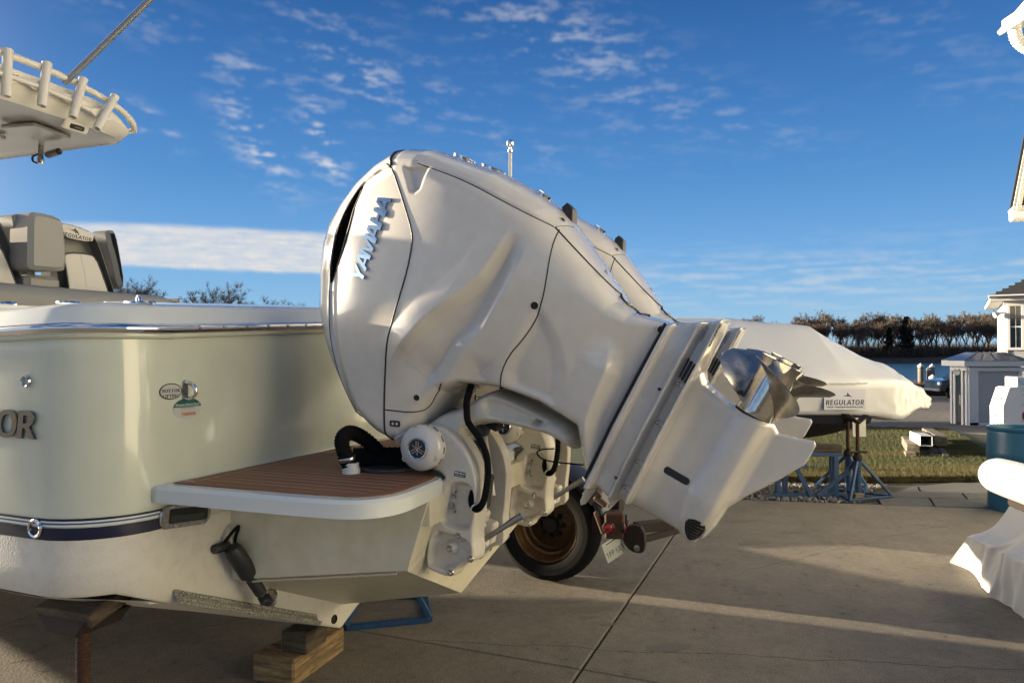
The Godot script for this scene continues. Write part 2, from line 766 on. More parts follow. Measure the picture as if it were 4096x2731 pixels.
func materials() -> void:
	var soft := bump_tex(0.02, 3, 1.5, 5)
	coat(mat("shell", P3(0.66, 0.635, 0.585), 0.24), 0.9, 0.03)
	grain(M.shell, noise_tex(0.02, 4, [[0.0, 0.96, 0.95, 0.94], [1.0, 1, 1, 1]], 2), Vector3.ONE * 1.2)
	coat(mat("cast", P3(0.63, 0.595, 0.52), 0.40), 0.2, 0.2)
	grain(M.cast, noise_tex(0.03, 5, [[0.0, 0.90, 0.88, 0.83], [0.3, 0.97, 0.965, 0.95], [1.0, 1, 1, 1]], 4), Vector3.ONE * 2.5, bump_tex(0.06, 3, 2.0, 6), 0.10)
	mat("gasket", P3(0.012, 0.012, 0.013), 0.6)
	mat("black", P3(0.012, 0.012, 0.013), 0.45)
	mat("rubber", P3(0.008, 0.008, 0.008), 0.9, 0.0, 0.25)
	mat("plastic", P3(0.022, 0.023, 0.025), 0.5)
	mat("chrome", P3(0.74, 0.74, 0.75), 0.07, 1.0)
	mat("letter_chrome", P3(0.17, 0.175, 0.185), 0.16, 1.0)
	mat("badge_chrome", P3(0.20, 0.30, 0.43), 0.14, 1.0)
	mat("steel", P3(0.55, 0.54, 0.52), 0.22, 1.0)
	grain(M.steel, noise_tex(0.05, 4, [[0.0, 0.55, 0.5, 0.45], [0.5, 1, 1, 1]], 8), Vector3.ONE * 4.0)
	mat("blade_steel", P3(0.50, 0.475, 0.43), 0.24, 1.0)
	grain(M.blade_steel, noise_tex(0.02, 5, [[0.0, 0.7, 0.66, 0.6], [0.40, 0.9, 0.89, 0.87], [0.6, 1, 1, 1]], 10), Vector3.ONE * 2.0)
	mat("prop_steel", P3(0.62, 0.61, 0.59), 0.10, 1.0)
	grain(M.prop_steel, noise_tex(0.03, 5, [[0.0, 0.80, 0.77, 0.73], [0.38, 0.96, 0.95, 0.94], [0.6, 1, 1, 1]], 9), Vector3.ONE * 3.0)
	mat("badge_blue", P3(0.012, 0.022, 0.045), 0.25)
	coat(mat("hull", P3(0.60, 0.63, 0.53), 0.20), 0.8, 0.03)
	grain(M.hull, noise_tex(0.008, 4, [[0.0, 0.95, 0.955, 0.95], [1.0, 1, 1, 1]], 12), Vector3.ONE * 0.7)
	mat("bottom_white", P3(0.68, 0.65, 0.58), 0.7)
	grain(M.bottom_white, noise_tex(0.02, 5, [[0.0, 0.94, 0.93, 0.90], [0.5, 0.98, 0.98, 0.97], [1.0, 1, 1, 1]], 13), Vector3.ONE * 1.6, bump_tex(0.11, 3, 4.0, 14), 0.22)
	mat("pod_white", P3(0.66, 0.63, 0.52), 0.4)
	grain(M.pod_white, noise_tex(0.012, 4, [[0.0, 0.92, 0.91, 0.86], [1.0, 1, 1, 1]], 15), Vector3.ONE * 1.2, bump_tex(0.12, 2, 2.0, 14), 0.12)
	coat(mat("gel", P3(0.66, 0.69, 0.66), 0.22), 0.5, 0.05)
	mat("navy", P3(0.003, 0.009, 0.036), 0.3)
	mat("antifoul", P3(0.008, 0.010, 0.020), 0.85)
	mat("stripe_blue", P3(0.02, 0.09, 0.25), 0.3)
	mat("stripe_white", P3(0.65, 0.66, 0.62), 0.3)
	mat("caulk", P3(0.56, 0.47, 0.35), 0.7)
	for k in 3:
		var t := mat("teak_%d" % k, P3(0.265, 0.118, 0.052) * [0.92, 1.0, 1.1][k], 0.7)
		grain(t, noise_tex(0.03, 4, [[0.0, 0.8, 0.8, 0.8], [1.0, 1, 1, 1]], 16 + k), Vector3(1.0, 6, 12))
	mat("vinyl", P3(0.190, 0.192, 0.184), 0.55)
	grain(M.vinyl, null, Vector3.ONE * 6.0, bump_tex(0.2, 2, 2.0, 19), 0.12)
	mat("vinyl_light", P3(0.245, 0.24, 0.22), 0.55)
	mat("vinyl_white", P3(0.50, 0.485, 0.44), 0.55)
	mat("piping", P3(0.03, 0.03, 0.032), 0.5)
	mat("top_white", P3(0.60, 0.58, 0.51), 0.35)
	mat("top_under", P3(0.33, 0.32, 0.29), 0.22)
	mat("powder", P3(0.63, 0.60, 0.53), 0.4)
	mat("alloy", P3(0.34, 0.35, 0.37), 0.35, 0.8)
	mat("rust", P3(0.072, 0.034, 0.019), 0.85)
	grain(M.rust, noise_tex(0.03, 5, [[0.0, 0.35, 0.3, 0.28], [0.5, 0.9, 0.8, 0.7], [1.0, 1.0, 1.0, 1.0]], 21), Vector3.ONE * 5.0, bump_tex(0.1, 4, 4.0, 22), 0.5)
	mat("rust_dark", P3(0.035, 0.020, 0.014), 0.85)
	grain(M.rust_dark, noise_tex(0.03, 5, [[0.0, 0.4, 0.4, 0.4], [1.0, 1, 1, 1]], 23), Vector3.ONE * 5.0, bump_tex(0.1, 4, 4.0, 22), 0.5)
	mat("rim", P3(0.15, 0.092, 0.045), 0.42, 0.5)
	grain(M.rim, noise_tex(0.02, 5, [[0.0, 0.3, 0.24, 0.2], [0.45, 0.8, 0.72, 0.6], [1.0, 1, 1, 1]], 24), Vector3.ONE * 4.0, bump_tex(0.08, 4, 3.0, 25), 0.3)
	mat("blue_paint", P3(0.006, 0.045, 0.125), 0.5)
	grain(M.blue_paint, noise_tex(0.02, 5, [[0.0, 0.4, 0.38, 0.36], [0.3, 0.95, 0.95, 0.95], [1.0, 1, 1, 1]], 26), Vector3.ONE * 3.0)
	mat("barrel_blue", P3(0.012, 0.085, 0.15), 0.38)
	mat("wood_post", P3(0.27, 0.185, 0.085), 0.8)
	grain(M.wood_post, wood_tex(1), Vector3(1.5, 1.5, 1.5), bump_tex(0.05, 4, 3.0, 28), 0.4)
	mat("wood_dark", P3(0.085, 0.062, 0.040), 0.85)
	grain(M.wood_dark, wood_tex(2), Vector3(1.5, 1.5, 1.5), bump_tex(0.05, 4, 3.0, 28), 0.4)
	mat("wood_grey", P3(0.27, 0.235, 0.18), 0.85)
	grain(M.wood_grey, wood_tex(3), Vector3(0.8, 0.8, 0.8), bump_tex(0.05, 4, 3.0, 28), 0.4)
	mat("wrap", P3(0.56, 0.57, 0.58), 0.34)
	M.wrap.backlight_enabled = true
	M.wrap.backlight = Color(0.12, 0.12, 0.12)
	mat("film", P3(0.40, 0.41, 0.43), 0.42)
	M.film.backlight_enabled = true
	M.film.backlight = Color(0.22, 0.22, 0.22)
	mat("trim_white", P3(0.58, 0.58, 0.57), 0.5)
	mat("wing_white", P3(0.80, 0.79, 0.68), 0.7)
	mat("siding", P3(0.34, 0.35, 0.35), 0.6)
	mat("shingle", P3(0.045, 0.045, 0.05), 0.9)
	grain(M.shingle, noise_tex(0.08, 3, [[0.0, 0.5, 0.5, 0.5], [1.0, 1, 1, 1]], 30), Vector3.ONE * 1.0)
	mat("metal_roof", P3(0.16, 0.18, 0.21), 0.28, 0.6)
	mat("glass_dark", P3(0.02, 0.028, 0.032), 0.05, 0.0, 0.7)
	mat("truck_paint", P3(0.012, 0.022, 0.028), 0.2)
	coat(M.truck_paint, 1.0, 0.03)
	mat("ice_white", P3(0.70, 0.70, 0.68), 0.4)
	mat("ice_pale", P3(0.40, 0.52, 0.62), 0.35)
	mat("ice_red", P3(0.24, 0.018, 0.022), 0.5)
	mat("lens_red", P3(0.30, 0.012, 0.022), 0.25)
	mat("plate_white", P3(0.50, 0.52, 0.45), 0.5)
	mat("plate_green", P3(0.02, 0.04, 0.035), 0.5)
	mat("sign_green", P3(0.015, 0.10, 0.085), 0.4)
	mat("sign_orange", P3(0.50, 0.13, 0.05), 0.4)
	mat("sign_silver", P3(0.45, 0.47, 0.45), 0.4)
	mat("bark", P3(0.085, 0.065, 0.050), 0.9)
	mat("twig", P3(0.105, 0.075, 0.056), 0.9)
	mat("twig_red", P3(0.110, 0.066, 0.050), 0.9)
	mat("twig_grey", P3(0.135, 0.112, 0.088), 0.9)
	mat("pine", P3(0.030, 0.036, 0.024), 0.9)
	mat("brush", P3(0.085, 0.064, 0.048), 0.95)
	mat("anode", P3(0.42, 0.41, 0.36), 0.7)
	grain(M.anode, noise_tex(0.05, 4, [[0.0, 0.25, 0.27, 0.3], [0.42, 0.5, 0.5, 0.5], [0.5, 1, 1, 0.97], [1.0, 1, 1, 1]], 33), Vector3.ONE * 4.0, bump_tex(0.1, 3, 4.0, 34), 0.4)
	mat("flag_stone", P3(0.125, 0.13, 0.135), 0.8)

func wood_tex(seed_: int) -> ImageTexture:
	# long grain along x and y, computed once
	var n := FastNoiseLite.new()
	n.seed = seed_ * 17
	n.frequency = 0.02
	n.fractal_octaves = 4
	var im := Image.create(256, 256, false, Image.FORMAT_RGB8)
	for y in 256:
		for x in 256:
			var a := n.get_noise_2d(x * 0.35, y * 4.0)
			var b := n.get_noise_2d(x * 2.0 + 400.0, y * 14.0)
			var v := clampf(0.78 + 0.35 * a + 0.2 * b, 0.25, 1.0)
			im.set_pixel(x, y, Color(v, v * (0.96 + 0.04 * v), v * (0.92 + 0.08 * v)))
	return ImageTexture.create_from_image(im)

# ---------------------------------------------------------------- ground
func fall(z: float) -> float:
	# height of the yard z metres in front of the camera
	var t := [[0.0, 0.0], [8.2, 0.0], [26.0, -1.1], [48.0, -1.62], [62.0, -2.05], [90.0, -3.4]]
	if z <= 0.0: return 0.0
	for k in t.size() - 1:
		if z <= t[k + 1][0]:
			return lerpf(t[k][1], t[k + 1][1], (z - t[k][0]) / (t[k + 1][0] - t[k][0]))
	return -3.4

func on_yard(x: float, z: float, up := 0.0) -> Vector3:
	return P3(x, fall(-z) + up, z)

func boat_xy(r: float, p: float) -> Vector2:
	# from the boat frame to world x z
	return V(BOAT_AT.x + AFT2.x * r + PORT2.x * p, BOAT_AT.z + AFT2.y * r + PORT2.y * p)

func concrete_tex() -> ImageTexture:
	var a := FastNoiseLite.new()
	a.seed = 3
	a.frequency = 0.006
	a.fractal_octaves = 5
	var s := 1024
	var ia := a.get_seamless_image(s, s)
	a.seed = 8
	a.frequency = 0.03
	a.fractal_octaves = 4
	var ib := a.get_seamless_image(s, s)
	a.seed = 12
	a.frequency = 0.25
	a.fractal_octaves = 2
	var ic := a.get_seamless_image(s, s)
	ia.convert(Image.FORMAT_L8)
	ib.convert(Image.FORMAT_L8)
	ic.convert(Image.FORMAT_L8)
	var da := ia.get_data()
	var db := ib.get_data()
	var dc := ic.get_data()
	var o := PackedByteArray()
	o.resize(s * s * 3)
	for i in s * s:
		var v := 0.82 + 0.12 * (da[i] / 255.0 - 0.5) + 0.12 * (db[i] / 255.0 - 0.5)
		var f := dc[i] / 255.0
		v += 0.46 * (f - 0.5)
		if f > 0.80: v += 0.14
		if f < 0.2: v -= 0.18
		if db[i] < 48 and da[i] < 120: v *= 0.82
		v = clampf(v, 0.1, 1.0)
		o[i * 3] = int(v * 255.0)
		o[i * 3 + 1] = int(v * 252.0)
		o[i * 3 + 2] = int(v * 246.0)
	return ImageTexture.create_from_image(Image.create_from_data(s, s, false, Image.FORMAT_RGB8, o))

func ground() -> void:
	# the earth under everything, out to the horizon
	var s := st()
	var zs := [30.0, 10.0, 0.0, -8.2, -12.0, -18.0, -26.0, -36.0, -48.0, -62.0, -90.0]
	var xs := [-400.0, -120.0, -40.0, -10.0, 0.0, 10.0, 20.0, 40.0, 120.0, 400.0]
	var rows := []
	for z in zs:
		var row := PackedVector3Array()
		for x in xs: row.append(P3(x, fall(-z) - 0.05, z))
		rows.append(row)
	mat("earth", P3(0.12, 0.10, 0.085), 0.95)
	grain(M.earth, noise_tex(0.03, 5, [[0.0, 0.5, 0.5, 0.5], [1.0, 1, 1, 1]], 40), Vector3.ONE * 0.5, bump_tex(0.08, 4, 5.0, 41), 0.6, true)
	struct("ground", sheet(rows, true), M.earth)
	# concrete slabs with open joints, laid square with the boat
	var ct := concrete_tex()
	var lines := [-6.42 - 6.68, -6.42 - 3.34, -6.42, -3.08, 0.26, 3.60, 6.94, 10.28]
	var cuts := [-9.0, -0.53, 4.1, 8.0]
	var far_a := V(2.43, -7.80)
	var far_b := V(4.94, -7.33)
	var yard_slab := thing("concrete_yard", "", "", Vector3.ZERO)
	yard_slab.set_meta("kind", "structure")
	var tones := []
	for k in 3:
		var m := mat("concrete_%d" % k, P3(0.225, 0.203, 0.170) * [1.0, 0.93, 1.05][k], 0.85)
		grain(m, ct, Vector3(0.42, 0.42, 0.42), bump_tex(0.22, 3, 5.0, 43), 0.07, true)
		m.uv1_offset = Vector3(0.37 * k, 0, 0.61 * k)
		tones.append(m)
	for i in lines.size() - 1:
		for j in cuts.size() - 1:
			var q := PackedVector2Array()
			var g := 0.007
			for e in [[lines[i] + g, cuts[j] + g * 0.6], [lines[i + 1] - g, cuts[j] + g * 0.6], [lines[i + 1] - g, cuts[j + 1] - g * 0.6], [lines[i] + g, cuts[j + 1] - g * 0.6]]:
				q.append(boat_xy(e[0], e[1]))
			# nothing past the edge of the concrete
			var d := (far_b - far_a).normalized()
			var keep := PackedVector2Array([far_a - d * 60.0, far_b + d * 60.0, far_b + d * 60.0 + V(0, 60), far_a - d * 60.0 + V(0, 60)])
			var got := Geometry2D.intersect_polygons(q, keep)
			if got.is_empty(): continue
			var poly := PackedVector2Array()
			for p in got[0]: poly.append(V(p.x, -p.y))
			var sl := st()
			prism(sl, poly, Transform3D(Basis(Vector3.RIGHT, Vector3(0, 0, -1), Vector3.UP), P3(0, -0.06, 0)), 0.06, 0.006)
			obj("slab", sl, tones[(i * 2 + j) % 3], yard_slab)
	# old stains on the concrete, dragged out along the traffic
	mat("stain", P3(0.120, 0.106, 0.088), 0.8)
	for k in 46:
		var c := V(rng.randf_range(-2.5, 4.2), rng.randf_range(-7.2, -3.6))
		var a := rng.randf_range(0.04, 0.16)
		var b := a * rng.randf_range(0.18, 0.4)
		var poly := PackedVector2Array()
		for i in 18:
			var t := TAU * i / 18.0
			var w := 1.0 + 0.35 * nz.get_noise_2d(cos(t) * 1.5 + k * 7.0, sin(t) * 1.5)
			var q := V(cos(t) * a * w, sin(t) * b * w).rotated(-0.2 + rng.randf() * 0.02)
			poly.append(V(c.x + q.x, -(c.y + q.y)))
		var sl := st()
		prism(sl, poly, Transform3D(Basis(Vector3.RIGHT, Vector3(0, 0, -1), Vector3.UP), P3(0, -0.001, 0)), 0.0018, 0.0)
		obj("stain", sl, M.stain, yard_slab)
	for e in [[P3(-0.5, 0, -4.02), P3(2.9, 0, -3.62)], [P3(1.6, 0, -5.2), P3(3.9, 0, -6.6)], [P3(-2.6, 0, -3.7), P3(-1.2, 0, -4.6)]]:
		var line := PackedVector2Array()
		var back_ := PackedVector2Array()
		for i in 40:
			var p: Vector3 = (e[0] as Vector3).lerp(e[1], i / 39.0)
			var w := 0.0016 + 0.0016 * absf(nz.get_noise_2d(i * 0.4, p.x * 3.0))
			var o := V(nz.get_noise_2d(i * 0.25, p.z * 2.0) * 0.05, nz.get_noise_2d(i * 0.22 + 50.0, p.x * 2.0) * 0.05)
			line.append(V(p.x + o.x, -p.z - o.y + w))
			back_.insert(0, V(p.x + o.x, -p.z - o.y - w))
		line.append_array(back_)
		var sl := st()
		prism(sl, line, Transform3D(Basis(Vector3.RIGHT, Vector3(0, 0, -1), Vector3.UP), P3(0, -0.001, 0)), 0.0016, 0.0)
		obj("crack", sl, M.earth, yard_slab)
	# gravel bed past the edge
	var gr := st()
	var edge := func(x: float) -> float: return lerpf(far_a.y, far_b.y, (x - far_a.x) / (far_b.x - far_a.x))
	rows = []
	for k in 12:
		var x := -14.0 + k * 2.0
		rows.append(PackedVector3Array([P3(x, -0.012, edge.call(x) - 0.03), P3(x, -0.016, edge.call(x) - 0.6), P3(x, fall(9.6) - 0.02, -9.7)]))
	mat("grit", P3(0.10, 0.092, 0.082), 0.95)
	grain(M.grit, noise_tex(0.1, 4, [[0.0, 0.35, 0.35, 0.35], [1.0, 1, 1, 1]], 44), Vector3.ONE * 1.5, bump_tex(0.15, 4, 6.0, 45), 0.9, true)
	struct("gravel_bed", sheet(rows, true), M.grit)
	var pebble := st()
	var ico := SphereMesh.new()
	ico.radius = 0.5
	ico.height = 0.8
	ico.radial_segments = 6
	ico.rings = 3
	var spots := []
	while spots.size() < 9000:
		var x := rng.randf_range(-4.0, 4.6)
		var z: float = edge.call(x) - 0.02 - rng.randf() * 1.45
		if x > 3.75 and z > -8.0 - (x - 3.9) * 1.1: continue
		var t := Transform3D(Basis.from_euler(P3(rng.randf() * 6.0, rng.randf() * 6.0, rng.randf() * 6.0)), on_yard(x, z, 0.0))
		spots.append(t.scaled_local(Vector3(1, 0.7, 0.8) * rng.randf_range(0.018, 0.055)))
	mat("stone", P3(0.17, 0.16, 0.145), 0.85)
	M.stone.vertex_color_use_as_albedo = true
	scatter("gravel_stones", ico, spots, M.stone, 0.5, 1.4)
	# flagstone apron on the right: each stone a piece
	var fl := thing("flagstone_path", "", "")
	fl.set_meta("kind", "structure")
	var rim := PackedVector2Array([V(3.86, -7.46), V(4.00, -7.82), V(4.2, -8.04), V(4.46, -8.24), V(4.75, -8.54), V(5.1, -8.78), V(5.6, -8.98), V(6.3, -9.1), V(8.4, -9.2), V(8.4, -6.70), V(4.94, -7.345)])
	var laid := 0
	var z0 := -9.4
	var widths := [0.42, 0.36, 0.45, 0.38, 0.42]
	for j in 5:
		var x0 := 3.2 + 0.33 * (j % 3)
		while x0 < 8.3:
			var wd := rng.randf_range(0.55, 1.15)
			var q := PackedVector2Array()
			for e in [[0, 0], [1, 0], [1, 1], [0, 1]]:
				var a: float = x0 + 0.008 + e[0] * (wd - 0.016)
				var b: float = z0 + 0.008 + e[1] * (widths[j] - 0.016)
				q.append(V(a - (b + 8.0) * 0.45 * 1.0, b + (a - 5.0) * 0.15))
			for part in Geometry2D.intersect_polygons(q, rim):
				if absf(area2(part)) < 0.01: continue
				var poly := PackedVector2Array()
				for p in part: poly.append(V(p.x, -p.y))
				var sl := st()
				var c := Vector2.ZERO
				for p in part: c += p / part.size()
				prism(sl, poly, Transform3D(Basis(Vector3.RIGHT, Vector3(0, 0, -1), Vector3.UP), P3(0, minf(fall(-c.y), 0.0) - 0.044, 0)), 0.05 + rng.randf() * 0.004, 0.005)
				obj("flagstone", sl, M.flag_stone, fl)
				laid += 1
			x0 += wd
		z0 += widths[j]
	grain(M.flag_stone, ct, Vector3.ONE * 0.9, bump_tex(0.1, 4, 4.0, 46), 0.4, true)
	# lawn
	rows = []
	var front := func(x: float) -> float:
		if x < 4.0: return -9.15 - 0.06 * sin(x * 3.0)
		if x < 6.0: return lerpf(-9.15, -9.25, (x - 4.0) / 2.0)
		return lerpf(-9.25, -10.6, minf((x - 6.0) / 2.5, 1.0))
	var back := func(x: float) -> float: return -25.4 + maxf(0.0, x - 9.0) * 0.55
	for k in 29:
		var x := -16.0 + k * 1.15
		var row := PackedVector3Array()
		for i in 13:
			var z := lerpf(front.call(x), back.call(x), i / 12.0)
			row.append(on_yard(x, z, 0.004))
		rows.append(row)
	mat("lawn", P3(0.036, 0.044, 0.018), 0.95)
	grain(M.lawn, noise_tex(0.02, 5, [[0.0, 0.9, 0.65, 0.45], [0.45, 0.8, 0.85, 0.7], [1.0, 0.8, 1.0, 0.7]], 47), Vector3.ONE * 0.23, bump_tex(0.12, 4, 6.0, 48), 0.4, true)
	struct("lawn", sheet(rows, true), M.lawn)
	var blade := st()
	blade.set_smooth_group(-1)
	for k in 7:
		var t := TAU * k / 7.0 + 0.3
		var c := P3(cos(t), 0, sin(t)) * 0.022
		var lean := P3(cos(t + 0.9), 0, sin(t + 0.9)) * 0.024
		var sd := P3(-sin(t), 0, cos(t)) * 0.0045
		tri(blade, c - sd, c + lean + P3(0, 0.055, 0), c + sd)
	blade.generate_normals()
	var tufts := []
	while tufts.size() < 90000:
		var u := rng.randf()
		var z := -9.15 - 16.2 * u * u
		var x := rng.randf_range(1.5, 2.0 - z * 0.52)
		if z > front.call(x) or z < back.call(x): continue
		var sc := rng.randf_range(0.7, 1.3) * (1.0 + u * 0.6)
		if z > front.call(x) - 0.5: sc *= 1.25
		tufts.append(Transform3D(Basis(Vector3.UP, rng.randf() * TAU).scaled(P3(sc, sc * rng.randf_range(0.6, 1.15), sc)), on_yard(x, z, 0.0)))
	mat("grass_blade", P3(0.050, 0.060, 0.020), 0.8)
	M.grass_blade.vertex_color_use_as_albedo = true
	M.grass_blade.backlight_enabled = true
	M.grass_blade.backlight = Color(0.35, 0.35, 0.2)
	scatter("lawn_grass", blade.commit(), tufts, M.grass_blade, 0.6, 1.35, true)
	# road and forecourt beyond the lawn
	rows = []
	for k in 16:
		var x := -30.0 + k * 6.0
		var row := PackedVector3Array()
		for i in 6:
			row.append(on_yard(x, lerpf(-24.0, -53.5, i / 5.0), -0.02))
		rows.append(row)
	mat("road", P3(0.16, 0.145, 0.135), 0.9)
	grain(M.road, noise_tex(0.03, 5, [[0.0, 0.6, 0.6, 0.6], [1.0, 1, 1, 1]], 49), Vector3(0.25, 0.25, 0.25), bump_tex(0.15, 3, 4.0, 50), 0.4, true)
	struct("road", sheet(rows, true), M.road)
	rows = []
	for x in [12.6, 13.6, 15.0, 19.0, 26.0]:
		rows.append(PackedVector3Array([on_yard(x, -13.0 - maxf(0, 14.0 - x) * 6.0, 0.015), on_yard(x, -19.0 - maxf(0, 14.0 - x) * 2.0, 0.015), on_yard(x, -25.2, 0.015)]))
	struct("forecourt_path", sheet(rows, true), tones[1])
	# the sea arm and the far bank
	mat("sea", P3(0.016, 0.055, 0.105), 0.25, 0.0, 0.3)
	M.sea.normal_enabled = true
	grain(M.sea, null, Vector3(0.08, 0.3, 0.16), bump_tex(0.03, 5, 9.0, 51), 1.0, true)
	rows = [PackedVector3Array([P3(-700, -2.6, -55), P3(700, -2.6, -55)]), PackedVector3Array([P3(-700, -2.6, -700), P3(700, -2.6, -700)])]
	struct("water", sheet(rows), M.sea)
	rows = []
	for k in 41:
		var x := -400.0 + k * 22.0
		var n := nz.get_noise_2d(x * 0.01, 4.0) * 8.0
		var zb := -250.0 - maxf(0.0, x - 60.0) * 0.12 + n
		rows.append(PackedVector3Array([P3(x, -2.9, zb + 3), P3(x, -1.6, zb - 1), P3(x, 0.2 + nz.get_noise_2d(x * 0.03, 9.0), zb - 14), P3(x, 2.2, zb - 60), P3(x, 2.5, zb - 300)]))
	struct("far_bank", sheet(rows, true), M.earth)

func scatter(called: String, mesh: Mesh, spots: Array, m: Material, dark := 0.7, light := 1.2, dry := false) -> MultiMeshInstance3D:
	var mm := MultiMesh.new()
	mm.transform_format = MultiMesh.TRANSFORM_3D
	mm.use_colors = true
	mm.mesh = mesh
	mm.instance_count = spots.size()
	for i in spots.size():
		mm.set_instance_transform(i, spots[i])
		var v := rng.randf_range(dark, light)
		var c := Color(v, v, v)
		if dry:
			var p: Vector3 = spots[i].origin
			var d := nz.get_noise_2d(p.x * 0.5, p.z * 0.5) + rng.randf_range(-0.35, 0.35) + (0.55 if p.z > -10.4 else -0.1)
			if d > 0.1: c = Color(v * 1.7, v * 1.25, v * 1.3)
		mm.set_instance_color(i, c)
	var o := MultiMeshInstance3D.new()
	o.name = called
	o.multimesh = mm
	o.material_override = m
	add_child(o, true)
	stuff(o)
	return o

# ---------------------------------------------------------------- the boat in front
func half_beam(r: float) -> float:
	var b := 1.35 + 0.02 * smoothstep(-1.4, -5.0, r)
	if r < -6.0: b *= sqrt(maxf(0.0, 1.0 - pow((-6.0 - r) / 4.62, 2.2)))
	return b

func keel(r: float) -> float:
	return 0.24 + 1.35 * pow(maxf(0.0, (-6.2 - r) / 4.4), 2.0)

func hull_path() -> Array:
	# [r, p, rail height, chine height, normal] from the bow down the port side, across the transom and back
	var o := []
	for k in 14:
		var r := -10.6 + k * 0.7
		o.append([r, half_beam(r)])
	o.append([-1.30, 1.35])
	for k in 9:
		var t := PI / 2 * k / 8.0
		o.append([-1.09 + 0.27 * sin(t), 1.08 + 0.27 * cos(t)])
	for p in [0.85, 0.6, 0.3, 0.0]: o.append([-0.82, p])
	var n := o.size()
	for k in range(n - 2, -1, -1): o.append([o[k][0], -o[k][1]])
	for e in o:
		var r: float = e[0]
		var p: float = absf(e[1])
		var rail := 1.692 + 0.05 * (1.0 - minf(1.0, p / 1.1)) if r > -0.9 else lerpf(1.678, 1.692, clampf((r + 1.35) / 0.4, 0.0, 1.0))
		rail += 0.75 * smoothstep(-2.5, -10.0, r)
		var low := minf(0.79, 0.24 + 0.446 * p) if r > -1.2 else 0.79
		low += 1.2 * pow(maxf(0.0, (-6.0 - r) / 4.6), 2.0)
		e.append(rail)
		e.append(low)
	for k in o.size():
		var a: Array = o[maxi(k - 1, 0)]
		var b: Array = o[mini(k + 1, o.size() - 1)]
		var d := V(b[0] - a[0], b[1] - a[1]).normalized()
		o[k].append(V(-d.y, d.x) if k != 0 else V(-1, 0))
	return o

func path_row(path: Array, lift: Callable, out := 0.0, from := 0, to := 9999) -> PackedVector3Array:
	var row := PackedVector3Array()
	for k in range(from, mini(to, path.size())):
		var e: Array = path[k]
		var n: Vector2 = e[4]
		row.append(P3(e[0] + n.x * out, lift.call(e), e[1] + n.y * out))
	return row

const WATERLINE := 0.985

